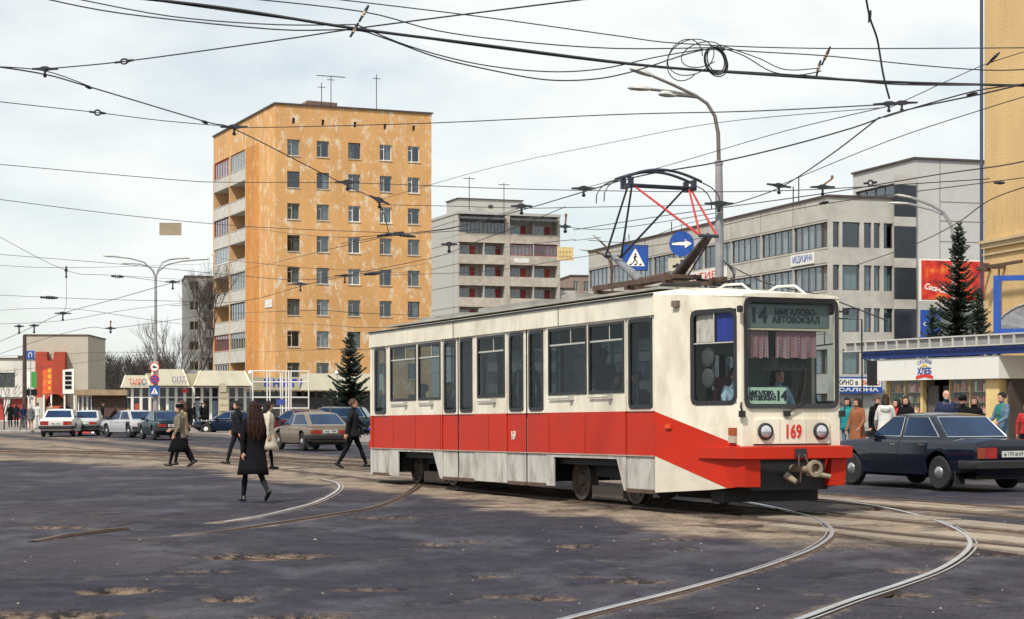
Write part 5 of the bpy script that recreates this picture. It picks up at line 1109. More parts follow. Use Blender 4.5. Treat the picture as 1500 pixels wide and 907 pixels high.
q = MB(); q.tube([(-1.3, -.3, 3.5), (-1.0, -.6, 3.42), (.2, -.8, 3.36), (.6, -.82, 3.33)], .02, 5); q.tube([(-1.4, .2, 3.6), (-.9, .35, 3.45), (.0, .4, 3.37)], .03, 5); q.build('roof_cable', BLACK, tram)
# ================================================================== cars
CARGL = mat('car_glass', (.012,.030,.075), .06, .35, .8, spec=.22)
TYRE = mat('tyre', (.02,.02,.021), .85, .2, 9); HUB = mat('hubcap', (.42,.42,.44), .3, .1, 6, metal=.8); LAMPR = mat('tail_red', (.30,.015,.012), .3, .25, 7); LAMPO = mat('tail_amber', (.24,.045,.015), .3, .2, 7)
PLATE = mat('plate_white', (.55,.56,.52), .6)
def lerp(a, b, t): return a+(b-a)*t
def car(name, label, loc, head, paint, L_=4.88, Wd=1.82, Ht=1.47, style='sedan', sh=.94, deck=.99, hood=.95, wb=(1.45, -1.35), wr=.325, gl=None, doors=((.78, -.16), (-.20, -1.05)), plate=None, hub=HUB, group=None, arch=True, low=.22):
    root = thing(name, label, 'car', loc, R(head), group)
    hw = Wd/2; a = L_/2
    rear_h = deck if style == 'sedan' else sh+.02
    ST = [(-a, hw*.89, low+.22, sh-.10, rear_h-.12), (-a+.07, hw*.95, low+.10, sh-.02, rear_h-.02), (-a+.8, hw*.99, low+.03, sh, rear_h), (-.95, hw, low, sh, sh+.04), (0, hw, low, sh-.005, sh+.04), (.95, hw*.995, low, sh-.005, sh+.04), (1.65, hw*.975, low+.03, hood-.04, hood), (a-.16, hw*.94, low+.09, hood-.12, hood-.08), (a, hw*.87, low+.18, hood-.22, hood-.18)]
    def stn(x):
        for s0, s1 in zip(ST[:-1], ST[1:]):
            if s0[0] <= x <= s1[0]:
                t = (x-s0[0])/(s1[0]-s0[0]); return [lerp(p, q, t) for p, q in zip(s0, s1)]
        return list(ST[-1])
    def half(x):
        _, w, zl, zs, zt = stn(x); return [(w*.78, zl), (w*.955, zl+.06), (w*.995, zl+.40*(zs-zl)), (w*1.0, zl+.62*(zs-zl)), (w*.975, zs-.05), (w*.93, zs), (w*.55, zt-.008)]
    rings = []
    xsl = sorted(set([s[0] for s in ST] + [-1.5, -.5, .5, 1.3]))
    for x in xsl:
        h_ = half(x); zt = stn(x)[4]; zl = stn(x)[2]
        rings.append([(x, 0, zl)] + [(x, y, z) for y, z in h_] + [(x, 0, zt)] + [(x, -y, z) for y, z in h_[::-1]])
    mb = MB(); mb.loft(rings); me_ = mb.mesh('body', [paint, BLACK], 35); fixn(me_)
    bo = put('body', me_, root)
    if arch:
        cut = []
        for wx in wb:
            c = MB(); c.cone((wx, -hw-.3, wr+.02), (wx, hw+.3, wr+.02), wr+.075, n=28); cm = c.mesh('cut', BLACK); fixn(cm); co_ = put('cut', cm, root); cut.append(co_)
            md = bo.modifiers.new('arch', 'BOOLEAN'); md.operation = 'DIFFERENCE'; md.object = co_; md.solver = 'EXACT'
        bpy.context.view_layer.update()
        new = bpy.data.meshes.new_from_object(bo.evaluated_get(bpy.context.evaluated_depsgraph_get())); bo.modifiers.clear(); bo.data = new; new.name = 'body'
        for c in cut: bpy.data.objects.remove(c, do_unlink=True)
        new.materials.clear(); new.materials.append(paint); new.materials.append(BLACK)
        for p in new.polygons:
            c = p.center; k = 0
            for wx in wb:
                d_ = math.hypot(c.x-wx, c.z-wr-.02)
                if d_ < wr+.072: k = 1
            p.material_index = k
        fill = MB(); fill.bx(-a+.25, a-.25, -hw*.72, hw*.72, low+.0, low+.25); fill.build('underbody', BLACK, root)
    # greenhouse
    if gl is None: gl = (-1.50, -.92, .30, 1.02)        # rear base, roof rear, roof front, windscreen base
    xb, xr, xf, xw = gl; zb = sh+.0; zr = Ht-.06; wb_, wt = hw*.90, hw*.735
    def ring(x0, x1, w, z, c=.07): return [(x0, -w+c, z), (x0+c, -w, z), (x1-c, -w, z), (x1, -w+c, z), (x1, w-c, z), (x1-c, w, z), (x0+c, w, z), (x0, w-c, z)]
    rr_ = [ring(xb, xw, wb_, zb), ring(lerp(xb, xr, .9), lerp(xw, xf, .9), lerp(wb_, wt, .9), lerp(zb, zr, .9)), ring(xr+.03, xf-.03, wt-.02, zr+.005), ring(xr+.22, xf-.22, wt-.22, Ht-.015, .1), ring(xr+.4, xf-.4, .2, Ht, .08)]
    mb = MB(); mb.loft(rr_); mb.build('cabin', paint, root, smooth=38, fix=True)
    def quadpane(nm, pts, off, trim=False):
        p = [Vector(q) for q in pts]; n_ = (p[1]-p[0]).cross(p[-1]-p[0]).normalized()
        if n_.dot(Vector(off)) < 0: n_ = -n_
        c = sum(p, Vector())/len(p)
        mb = MB()
        r0 = [q + n_*.001 for q in p]; r1 = [q + n_*.009 for q in p]; r2 = [c+(q-c)*.97 + n_*.011 for q in p]
        mb.loft([r0, r1, r2]); o = mb.build(nm, CARGL, root, fix=True)
        if trim:
            t = MB(); t.tube([q+n_*.008 for q in p]+[p[0]+n_*.008], .011, 5); t.build('window_trim', CHROME, o)
        return o
    def gp(side, x0, x1, t): # point on side plane
        return None
    wa, wz = (.13, .93)
    # windscreen and rear window
    for x0, x1, dirx, nm in ((xw, xf, 1, 'windscreen'), (xb, xr, -1, 'rear_window')):
        pl = []
        for t, sy in ((wa, -1), (wa, 1), (wz, 1), (wz, -1)):
            w = lerp(wb_, wt, t)-.09; pl.append((lerp(x0, x1, t), sy*w, lerp(zb, zr, t)))
        quadpane(nm, pl, (dirx, 0, .3), True)
    # side windows: cut by pillars at the door line and the quarter light
    pil = doors[0][1] if len(doors) else -.1
    def side_x(t, front): return lerp(xw, xf, t)-.09-.05*t if front else lerp(xb, xr, t)+.13
    spans = [('f', pil+.05)] + [(pil-.05, 'r')]
    for s in (-1, 1):
        for k, sp in enumerate(spans):
            pts = []
            def X2(v, t): return side_x(t, True) if v == 'f' else (side_x(t, False) if v == 'r' else v)
            lo, hi = (sp[1], sp[0]) if sp[0] == 'f' else (sp[1], sp[0])
            if sp[0] == 'f': pts = [(X2(sp[1], wa), wa), (X2('f', wa), wa), (X2('f', wz), wz), (X2(sp[1], wz), wz)]
            else: pts = [(X2('r', wa), wa), (X2(sp[0], wa), wa), (X2(sp[0], wz), wz), (X2('r', wz), wz)]
            quadpane('side_window', [(x, s*lerp(wb_, wt, t), lerp(zb, zr, t)) for x, t in pts], (0, s, .2), True)
    # doors as slightly proud panels following the body side
    for s in (-1, 1):
        for x1, x0 in doors:
            xs_ = sorted(set([x0+.012, x1-.012] + [x for x in xsl if x0+.02 < x < x1-.02] + [lerp(x0, x1, .33), lerp(x0, x1, .66)]))
            rows_ = []
            for x in xs_:
                h_ = half(x); r_ = h_[1:6]; 
                pts = [(y+.006, max(z, low+.09)) for y, z in r_]
                # keep clear of the wheel arch
                rows_.append([(max(min(x, wb[0]-wr-.09), wb[1]+wr+.0 if False else -9), s*y, z) for y, z in pts])
            mb = MB()
            for i in range(len(rows_)-1):
                for k in range(4):
                    q = [rows_[i][k], rows_[i+1][k], rows_[i+1][k+1], rows_[i][k+1]]
                    cx_ = sum(p[0] for p in q)/4; cz_ = sum(p[2] for p in q)/4
                    mb.face(q if s > 0 else q[::-1])
            # rim of the panel
            d_ = mb.build('door', paint, root, smooth=50)
            hx = x0+.17; hy = half(hx)[4][0]; hz = half(hx)[4][1]
            t = MB(); t.bx(hx-.09, hx+.07, *sorted((s*(hy-.01), s*(hy+.035))), hz-.045, hz-.02); t.build('handle', CHROME, d_)
    # bumpers, lights, plate, grille
    for e in (-1, 1):
        mb = MB(); xe = e*a; pr = [(xe-e*.45, hw*1.0), (xe-e*.12, hw*.985), (xe+e*.05, hw*.86), (xe+e*.085, 0)]; full = pr + [(x, -y) for x, y in pr[-2::-1]]
        z0 = low+.20; mb.loft([[(x, y, z0), (x+e*.02, y*1.01, z0+.02), (x+e*.02, y*1.01, z0+.14), (x, y, z0+.16), (x-e*.08, y*.93, z0+.16), (x-e*.08, y*.93, z0)] for x, y in full]); mb.build('bumper', BLACK, root, smooth=40, fix=True)
    zt0, zt1 = low+.40, min(sh-.12, low+.60)
    for s in (-1, 1):
        mb = MB(); y0, y1 = s*hw*.42, s*hw*.90; xq = -a-.012
        mb.bx(xq, xq+.12, *sorted((y0, lerp(y0, y1, .62))), zt0, zt1, 0); mb.bx(xq, xq+.12, *sorted((lerp(y0, y1, .63), y1)), zt0, zt1, 1); mb.build('tail_light', [LAMPR, LAMPO], root)
        mb = MB(); mb.bx(a-.1, a+.012, *sorted((s*hw*.45, s*hw*.85)), low+.38, low+.54); mb.build('headlight', CHROME, root)
        mb = MB(); mx_ = xw-.30; my = lerp(wb_, wt, .15); mb.obox((mx_, s*(my+.13), zb+.10), (.08, .18, .12), Matrix.Rotation(R(8*s), 3, 'Z')); mb.cone((mx_, s*(my-.02), zb+.04), (mx_, s*(my+.1), zb+.09), .016, n=5); mb.build('mirror', BLACK, root)
    pl = MB(); pl.bx(-a-.022, -a+.02, -.26, .26, zt0+.02, zt0+.135); po = pl.build('number_plate', PLATE, root)
    if plate: lettering('plate_lettering', plate, .105, BLKMET, po, (-a-.024, 0, zt0+.078), -math.pi/2, .002, width=.44)
    gr = MB(); gr.bx(a-.08, a+.008, -hw*.42, hw*.42, low+.38, low+.52); gr.build('grille', BLACK, root)
    # wheels
    def mkw():
        q = MB(); q.lathe([(wr*.62, -.085), (wr*.9, -.09), (wr, -.06), (wr, .06), (wr*.9, .09), (wr*.62, .085)], (0,0,0), 28, 'y'); t_ = q.mesh('tyre', TYRE, 40); fixn(t_)
        q = MB(); q.lathe([(.015, .10), (wr*.22, .095), (wr*.26, .06), (wr*.45, .05), (wr*.6, .075), (wr*.64, .086), (wr*.64, -.06), (.015, -.06)], (0,0,0), 28, 'y'); h2 = q.mesh('rim', mat('wheel_grey', (.10,.10,.105), .5, .15, 6), 35); fixn(h2)
        q = MB(); q.lathe([(.012, .128), (wr*.16, .122), (wr*.30, .105), (wr*.40, .082), (wr*.43, .06), (.012, .055)], (0,0,0), 24, 'y'); h3 = q.mesh('hubcap', hub, 40); fixn(h3); return t_, h2, h3
    tm, hm, hc_ = mkw()
    for wx in wb:
        for s in (-1, 1):
            w_ = put('wheel', tm, root, (wx, s*(hw-.13), wr), 0 if s > 0 else math.pi); put('rim', hm, w_, (0,0,0)); put('hubcap', hc_, w_, (0,0,0))
    if arch:
        for s in (-1, 1):
            mb = MB(); mb.bx(wb[1]-wr-.16, wb[1]-wr-.13, *sorted((s*(hw-.28), s*(hw-.05))), .12, low+.2); mb.build('mud_flap', BLACK, root)
    return root
def paintm(name, c, rough=.28, **k): return mat(name, c, rough, .05, 2, spec=.12, coat=.03, **k)
BLKCAR = mat('black_blue_paint', (.004,.007,.018), .10, .05, 2, spec=.5, coat=.15, dirt=(.014,.014,.016), dirt_amt=.3); WHTCAR = paintm('white_car_paint', (.66,.65,.60), dirt=(.4,.36,.3), dirt_amt=.3); SILV = paintm('silver_paint', (.36,.37,.39)); GREENC = paintm('dark_green_paint', (.010,.028,.036)); BEIGEP = paintm('beige_car_paint', (.17,.135,.105), dirt=(.12,.095,.075), dirt_amt=.4); NAVY = paintm('navy_paint', (.008,.015,.032)); MAROON = paintm('maroon_paint', (.07,.014,.02)); TEAL = paintm('teal_paint', (.007,.020,.028)); PALES = paintm('pale_grey_paint', (.42,.43,.45))
car('parked_car', 'black four-door saloon car in front of the bread shop', (8.30, 37.25, 0), 115.5, BLKCAR, plate='н 170 аг69', group='cars in the street')
def at(px, py, dx=0.0): p = G(px, py); return (p.x, p.y+dx, 0)
car('parked_car', 'white saloon car seen from behind at far left', at(76, 640, 2.2), 96, WHTCAR, plate='69', group='cars in the street')
car('parked_car', 'small silver saloon seen from behind, just right of the white car', at(117, 638.5, 2.2), 94, PALES, L_=4.2, Wd=1.64, Ht=1.40, sh=.88, deck=.93, hood=.88, wb=(1.3, -1.2), gl=(-1.3, -.75, .3, .95), group='cars in the street')
car('parked_car', 'silver saloon angled away beside the dark green car', at(183, 641.5, 1.8), 127, SILV, L_=4.5, Wd=1.72, Ht=1.42, sh=.88, deck=.96, hood=.90, wb=(1.35, -1.25), group='cars in the street')
car('parked_car', 'dark green saloon seen from behind, left of the woman in the beret', at(228, 645, 2.0), 113, GREENC, L_=4.3, Wd=1.68, Ht=1.42, sh=.89, deck=.97, hood=.88, wb=(1.3, -1.2), gl=(-1.5, -.8, .3, .95), plate='69', group='cars in the street')
car('parked_car', 'muddy beige hatchback seen from behind, near the man in the black suit', at(446, 661, 1.9), 117, BEIGEP, L_=4.0, Wd=1.65, Ht=1.40, style='hatch', sh=.87, deck=.92, hood=.84, wb=(1.25, -1.2), gl=(-1.95, -1.15, .25, .95), plate='69', group='cars in the street')
car('parked_car', 'navy hatchback turned side-on, half hidden behind the woman in the black coat', at(338, 637, 0), 178, NAVY, L_=4.0, Wd=1.65, Ht=1.38, style='hatch', sh=.85, hood=.82, wb=(1.25, -1.2), gl=(-1.85, -1.0, .25, .95), hub=SIGNW, group='cars in the street')
car('parked_car', 'dark red car mostly hidden behind the beige hatchback', at(412, 650, 7.0), 150, MAROON, L_=4.2, Wd=1.65, group='cars in the street')
car('parked_car', 'dark teal estate car in front of the spruce by the bookshop', at(478, 642, 2.0), 176, TEAL, L_=4.6, Wd=1.75, Ht=1.62, style='hatch', sh=.98, hood=.95, gl=(-2.1, -1.7, .4, 1.05), group='cars in the street')
# ================================================================== people
SKIN = mat('skin', (.50,.27,.19), .55, .08, 6, spec=.3); SKINR = mat('lips', (.36,.10,.09), .5); EYE = mat('eye_dark', (.03,.022,.02), .3)
CL = {}
def cloth(n_, c_):
    return mat('cloth_'+n_, c_, .9, .16, 5, bump=.35, bscale=22, spec=.15)
BLKC = cloth('black', (.005,.005,.007)); CHAR = cloth('charcoal', (.012,.0125,.016)); BEIGEC2 = cloth('beige', (.46,.41,.33)); TANC = cloth('tan', (.30,.23,.15)); TAUPE = cloth('taupe', (.16,.13,.10)); BRNC = cloth('brown_orange', (.25,.095,.045)); DENIM = cloth('denim', (.10,.15,.21)); GREENS = cloth('green_shirt', (.02,.17,.13)); WHTC = cloth('white', (.56,.55,.52)); NAVYC = cloth('navy', (.02,.027,.06)); TEALC = cloth('teal', (.02,.20,.22)); LBLUE = cloth('light_blue', (.30,.40,.50)); GREYC = cloth('grey', (.13,.13,.14)); REDC = cloth('red', (.36,.03,.03)); ORNC = cloth('orange', (.5,.1,.03)); PINKC = cloth('pale_pink', (.62,.52,.50)); SHOE = mat('shoe_leather', (.012,.011,.011), .4, .2, 8)
HBRN = mat('hair_dark_brown', (.035,.018,.012), .5, .3, 30, stretch=(1,1,.15)); HAUB = mat('hair_auburn', (.028,.009,.006), .45, .5, 40, stretch=(1,1,.12)); HBLK = mat('hair_black', (.012,.010,.010), .5, .3, 30); HGRY = mat('hair_grey', (.45,.43,.40), .7, .2, 30); HLBR = mat('hair_light_brown', (.09,.05,.03), .5, .3, 30)
PEND = []
def seg(p0, p1, r0, r1): return (Vector(p0), Vector(p1), r0, r1)
def capsule(mb, p0, p1, r0, r1, n=10):
    d = (p1-p0); Ln = d.length
    if Ln < 1e-5: d = Vector((0,0,1)); Ln = 1e-5
    d = d/Ln; a = d.orthogonal().normalized(); b = d.cross(a); rings = []
    for k in range(4):
        t = math.pi/2*k/3.3; rings.append((p0 - d*(r0*math.cos(t)), r0*math.sin(t)+1e-3))
    rings.append((p0, r0)); rings.append((p1, r1))
    for k in range(3, -1, -1):
        t = math.pi/2*k/3.3; rings.append((p1 + d*(r1*math.cos(t)), r1*math.sin(t)+1e-3))
    mb.loft([[p + a*(r*math.cos(2*math.pi*k/n)) + b*(r*math.sin(2*math.pi*k/n)) for k in range(n)] for p, r in rings])
def eloft(mb, rows, n=14):
    mb.loft([[(cx_ + rx*math.cos(2*math.pi*k/n), cy_ + ry*math.sin(2*math.pi*k/n), z) for k in range(n)] for cx_, cy_, z, rx, ry in rows])
def person(label, loc, head, ht=1.72, top=BLKC, legs=BLKC, shoe=SHOE, hair=HBRN, hairstyle='short', legL=(0, 0), legR=(0, 0), armL=(0, 5), armR=(0, 5), lean=0, coat=None, coat_len=None, look=(0, 0), bulk=1.0, sit=False, hat=None, beard=None, voxel=.011, group=None, footL=None, footR=None, glasses=False, open_shirt=None, bag=None, female=False, flare=.06, hood=None, abd=13):
    root = thing('person', label, 'person', loc, R(head), group)
    S = ht/1.75; prims = []; mb = MB()
    def ang(t): return Vector((math.sin(R(t)), 0, -math.cos(R(t))))
    def add(p0, p1, r0, r1, m_): capsule(mb, Vector(p0), Vector(p1), r0, r1); prims.append((Vector(p0), Vector(p1), (r0+r1)/2, m_))
    J = {}
    pz = .93; lo = 9
    for sgn, (th, kn), fp, nm in ((1, legL, footL, 'L'), (-1, legR, footR, 'R')):
        hip = Vector((0, sgn*.09, pz)); knee = hip + ang(th)*.43; sh_ = th-kn; ank = knee + ang(sh_)*.415
        f = fp if fp is not None else (max(0, -sh_)*.9 if sh_ < -8 else -max(0, sh_-8)*.6)      # toe-down angle
        c, s_ = math.cos(R(f)), math.sin(R(f)); rot = lambda x, z: Vector((x*c + z*s_, 0, -x*s_ + z*c))
        heel = ank + rot(-.055, -.055); toe = ank + rot(.155, -.062); ball = ank + rot(.08, -.058)
        if not sit: lo = min(lo, heel.z-.035, toe.z-.028)
        J[nm] = (hip, knee, ank)
        lg = 1.0 if not female else .88
        add(hip, hip.lerp(knee, .5), .092*bulk*lg, .078*lg, legs); add(hip.lerp(knee, .5), knee, .078*lg, .058*lg, legs); add(knee, knee.lerp(ank, .35), .056*lg, .060*lg, legs); add(knee.lerp(ank, .35), ank, .060*lg, .040*lg, legs)
        add(ank, heel, .040, .036, shoe); add(heel, ball, .036, .042, shoe); add(ball, toe, .040, .028, shoe)
    lx_ = math.sin(R(lean)); lz = math.cos(R(lean))
    def sp(z, x=0.0): d_ = z-.93; return Vector((x*lz + d_*lx_, 0, .93 + d_*lz - x*lx_))
    shw = .185 if not female else .165
    rows = [(.86, .0, .095, .135), (.93, -.01, .115, .165), (1.0, -.005, .11, .16), (1.12, .0, .10, .14 if female else .15), (1.24, .01, .115, .155 if female else .17), (1.34, .005, .115, shw), (1.42, -.005, .095, shw*.98), (1.47, -.012, .065, .10), (1.50, -.012, .052, .058)]
    er = []
    for z, x, rx, ry in rows: p = sp(z, x); er.append((p.x, 0, p.z, rx*bulk, ry*(1+.6*(bulk-1))))
    eloft(mb, er)
    for a_, b_ in zip(er[:-1], er[1:]):
        prims.append((Vector((a_[0], 0, a_[2])), Vector((b_[0], 0, b_[2])), .12, legs if a_[2] < .95 else top))
    for y_ in (-.09, .09):
        for a_, b_ in zip(er[1:6], er[2:7]): prims.append((Vector((a_[0], y_, a_[2])), Vector((b_[0], y_, b_[2])), .1, legs if a_[2] < .9 else top))
    neck0, hc = sp(1.47, -.012), sp(1.635, .012)
    add(neck0, hc - Vector((0,0,.06)), .054, .050, SKIN)
    # arms and five-fingered hands
    for sgn, (sw, el), nm in ((1, armL, 'l'), (-1, armR, 'r')):
        shd = sp(1.415, -.01) + Vector((0, sgn*(shw+.0), 0)); up = ang(sw); up = (up + Vector((0, sgn*math.sin(R(abd)), 0))).normalized()
        elb = shd + up*.285; fo_ = ang(sw+el); fo_ = (fo_ + Vector((0, sgn*.04, 0))).normalized(); wr_ = elb + fo_*.25
        add(shd - Vector((0, sgn*.03, -.01)), shd.lerp(elb, .4), .064*bulk, .054*bulk, top); add(shd.lerp(elb, .4), elb, .054*bulk, .046*bulk, top); add(elb, wr_, .047*bulk, .036*bulk, top)
        pal = wr_ + fo_*.055; kn_ = wr_ + fo_*.095
        sidev = fo_.cross(Vector((0, sgn, 0))).normalized()         # across the palm
        for k in range(4):
            o_ = sidev*((k-1.5)*.019); ln = (.062, .078, .074, .055)[k]
            inw = Vector((0, -sgn, 0))
            add(wr_ + fo_*.03 + o_*.75, kn_ + o_, .016, .013, SKIN)
            mid = kn_ + o_ + (fo_ + inw*.35).normalized()*ln*.55; tip = mid + (fo_ + inw*1.0).normalized()*ln*.5
            add(kn_ + o_, mid, .0105, .0095, SKIN); add(mid, tip, .0095, .0075, SKIN)
        tb_ = wr_ + fo_*.03 + sidev*(-.03); tt = tb_ + (fo_*.7 - sidev*.7 + Vector((0, -sgn*.4, 0))).normalized()*.045; add(tb_, tt, .013, .011, SKIN); add(tt, tt + (fo_ - sidev*.2).normalized()*.03, .011, .008, SKIN)
        J[nm] = (shd, elb, wr_, kn_, fo_)
    # head
    hb = MB(); hp = []
    hr = [(-.118, .045, .022, .022), (-.105, .038, .045, .040), (-.08, .028, .066, .055), (-.045, .016, .080, .065), (-.005, .008, .090, .071), (.03, .002, .095, .074), (.06, -.004, .094, .074), (.09, -.01, .080, .064), (.112, -.012, .05, .042), (.12, -.012, .02, .018)]
    yaw, pit_ = look
    hrot = Matrix.Rotation(R(yaw), 3, 'Z') @ Matrix.Rotation(R(pit_), 3, 'Y')
    n = 16; hb.loft([[Vector((x + rx*math.cos(2*math.pi*k/n), ry*math.sin(2*math.pi*k/n), z)) for k in range(n)] for z, x, rx, ry in hr])
    capsule(hb, Vector((.092, 0, .018)), Vector((.108, 0, -.026)), .009, .014); capsule(hb, Vector((.094, -.022, .040)), Vector((.094, .022, .040)), .010, .010)
    capsule(hb, Vector((.090, -.018, -.062)), Vector((.090, .018, -.062)), .011, .011)
    for s_ in (-1, 1): capsule(hb, Vector((-.005, s_*.074, .028)), Vector((.0, s_*.073, -.025)), .017, .012)
    hi = len(mb.v)
    for v in hb.v: mb.v.append(tuple(hrot @ Vector(v) + hc))
    for f_, m_ in zip(hb.f, hb.m): mb.f.append(tuple(i+hi for i in f_)); mb.m.append(m_)
    def HP(*p): return hrot @ Vector(p) + hc
    prims.append((HP(0, 0, -.06), HP(0, 0, .07), .09, SKIN)); prims.append((HP(.03, 0, -.09), HP(.04, 0, -.1), .04, SKIN))
    zoff = -lo if not sit else 0.0
    me_ = mb.mesh('body', SKIN); me_.transform(Matrix.Translation((0, 0, zoff))); me_.transform(Matrix.Scale(S, 4))
    o = put('body', me_, root)
    md = o.modifiers.new('fuse', 'REMESH'); md.mode = 'VOXEL'; md.voxel_size = voxel; md.use_smooth_shade = True
    sm = o.modifiers.new('soften', 'SMOOTH'); sm.iterations = 3 if voxel < .015 else 2; sm.factor = .5
    mats_ = [SKIN, top, legs, shoe, EYE, SKINR, beard or SKIN, open_shirt or top]
    eyes = [HP(.083, s_*.030, .022) for s_ in (-1, 1)]
    PEND.append((o, prims, mats_, S, zoff, eyes, HP(.098, 0, -.060), HP(.07, 0, -.10), beard, hrot, hc, open_shirt))
    T = Matrix.Scale(S, 4) @ Matrix.Translation((0, 0, zoff))
    def child(m2, nm, mt, solid=0.0, smooth=60):
        me2 = m2.mesh(nm, mt, smooth); me2.transform(T); fixn(me2); c = put(nm, me2, root)
        if solid: q = c.modifiers.new('thick', 'SOLIDIFY'); q.thickness = solid; q.offset = 1
        return c
    rs_ = random.Random(len(label)*7+int(loc[0]*10))
    # coat or jacket with a real hem
    if coat:
        z1 = coat_len; rws = []; n = 28
        kx_ = [J['L'][1].x, J['R'][1].x]; kz = J['L'][1].z
        zsx = [1.44, 1.38, 1.28, 1.16, 1.05, .96] + [z for z in (.86, .74, .62, .5, .38, .28) if z > z1+.03] + [z1]
        zsx = [z for z in zsx if z >= z1]
        for z in zsx:
            if z > .93:
                base = min(rows, key=lambda r_: abs(r_[0]-z)); p = sp(z, base[1]); rx, ry, cx_ = base[2]+.028, base[3]+.030, p.x; zz = p.z
                for r0_, r1_ in zip(rows[:-1], rows[1:]):
                    if r0_[0] <= z <= r1_[0]: t = (z-r0_[0])/(r1_[0]-r0_[0]); rx, ry = lerp(r0_[2], r1_[2], t)*bulk+.022, lerp(r0_[3], r1_[3], t)*(1+.6*(bulk-1))+.010; cx_ = sp(z, lerp(r0_[1], r1_[1], t)).x
                if z > 1.4: rx *= .93; ry *= .92
            else:
                t = min(1, (.93-z)/.45); xa = [lerp(0, k_, t) for k_ in kx_]; cx_ = (xa[0]+xa[1])/2; rx = .14*bulk + abs(xa[0]-xa[1])/2*.85 + flare*t; ry = .178*bulk + flare*.6*t; zz = z
            ring = []
            for k in range(n):
                t = 2*math.pi*k/n; w = 1 + (.035*math.sin(5*t+z*2) + .02*math.sin(9*t+1.3))*max(0, (1.1-z))*1.2
                ring.append((cx_ + rx*w*math.cos(t), ry*w*math.sin(t), zz + (.01*math.sin(3*t) if z == z1 else 0)))
            rws.append(ring)
        q = MB(); q.loft(rws, caps=False); child(q, 'coat', coat, .012)
        q = MB(); p = sp(1.465, -.012); q.loft([[(p.x + r_*.9*math.cos(2*math.pi*k/16), r_*math.sin(2*math.pi*k/16), p.z + dz_) for k in range(16)] for r_, dz_ in ((.10, -.03), (.085, .0), (.082, .04), (.07, .035))], caps=False); child(q, 'collar', coat, .008)
    if hood:
        q = MB(); p = sp(1.43, -.13); q.loft([[(p.x + rx*math.cos(2*math.pi*k/16)*.8, ry*math.sin(2*math.pi*k/16), p.z + dz_ + .02*math.cos(2*math.pi*k/16)) for k in range(16)] for rx, ry, dz_ in ((.03, .06, -.11), (.07, .12, -.07), (.09, .14, .0), (.07, .11, .05))]); child(q, 'hood', hood)
    # hair
    if hairstyle != 'bald':
        q = MB(); NU, NV = 22, 14; R_ = (.108, .089, .132)
        def hv(i, j):
            t = 2*math.pi*i/NU; ph = math.pi*j/NV; d_ = Vector((math.cos(t)*math.sin(ph), math.sin(t)*math.sin(ph), math.cos(ph))); k = 1 + .03*math.sin(7*t+3*ph) + rs_.uniform(-.012, .012)
            return Vector((-.012 + d_.x*R_[0]*k, d_.y*R_[1]*k, .012 + d_.z*R_[2]*k*.92)), d_
        V = [[hv(i, j) for j in range(NV+1)] for i in range(NU)]
        low_cut = {'short': -.30, 'bob': -.72, 'long': -.75, 'bun': -.35}[hairstyle]
        for i in range(NU):
            for j in range(NV):
                d_ = (V[i][j][1] + V[(i+1)%NU][j+1][1])/2
                if d_.x > .30 and d_.z < .52: continue
                if d_.x > -.05 and d_.z < -.05 and hairstyle in ('short', 'bun'): continue
                if d_.z < low_cut: continue
                q.face([hrot @ V[i][j][0] + hc, hrot @ V[i][j+1][0] + hc, hrot @ V[(i+1)%NU][j+1][0] + hc, hrot @ V[(i+1)%NU][j][0] + hc])
        ho = child(q, 'hair', hair, .010)
        if hairstyle in ('long', 'bob'):
            bot = 1.17 if hairstyle == 'long' else 1.47
            q = MB(); zs = [1.66, 1.58, 1.50] + ([1.40, 1.30, 1.22, bot] if hairstyle == 'long' else [bot]); n = 26; rg = []
            for z in zs:
                t0 = (1.66-z)/.45; b0 = sp(z, -.05 - .035*min(1, t0*1.4)); rx = .075 + .01*t0; ry = .088 + (.055*math.sin(min(1, t0)*2.2) if hairstyle == 'long' else .01)
                if z == bot: rx *= .6; ry *= .8
                rg.append([(b0.x + rx*math.cos(2*math.pi*k/n)*(1+.1*math.sin(k*2.7+z*5)), ry*math.sin(2*math.pi*k/n)*(1+.09*math.sin(k*3.9+z*3)), b0.z + (rs_.uniform(-.05, .05) if z == bot else 0)) for k in range(n)])
            q.loft(rg)
            if hairstyle == 'long':
                for k in range(46):
                    t = math.pi*.5 + math.pi*(k+.5)/46; w0 = rs_.uniform(.9, 1.12); z_end = bot + rs_.uniform(-.10, .06); pts = []
                    for i in range(7):
                        z = lerp(1.70, z_end, i/6); t0 = (1.66-z)/.45; b0 = sp(z, -.05 - .035*min(1, max(0, t0)*1.4)); rx = .078 + .012*t0; ry = .088 + .058*math.sin(min(1, max(0, t0))*2.2)
                        pts.append((b0.x + rx*w0*math.cos(t) + .012*math.sin(i*2.1+k), ry*w0*math.sin(t) + .014*math.sin(i*1.8+k*1.7), b0.z))
                    q.tube(pts, [.010, .015, .017, .017, .015, .012, .004], 5)
            c = child(q, 'hair_length', hair)
    if hat:
        q = MB(); q.loft([[hrot @ Vector((-.012 + rx*math.cos(2*math.pi*k/18), ry*math.sin(2*math.pi*k/18), z)) + hc for k in range(18)] for z, rx, ry in ((.045, .112, .092), (.075, .125, .108), (.115, .122, .108), (.145, .085, .08), (.152, .02, .02))]); child(q, 'hat', hat)
    if glasses:
        q = MB()
        for s_ in (-1, 1): q.tube([HP(.103 + 0*t, s_*.033 + .022*math.cos(t), .02 + .018*math.sin(t)) for t in [k*math.pi/5 for k in range(11)]], .003, 4); q.tube([HP(.10, s_*.055, .022), HP(.0, s_*.08, .022)], .003, 4)
        child(q, 'glasses', BLKMET)
    return root, J, S, zoff
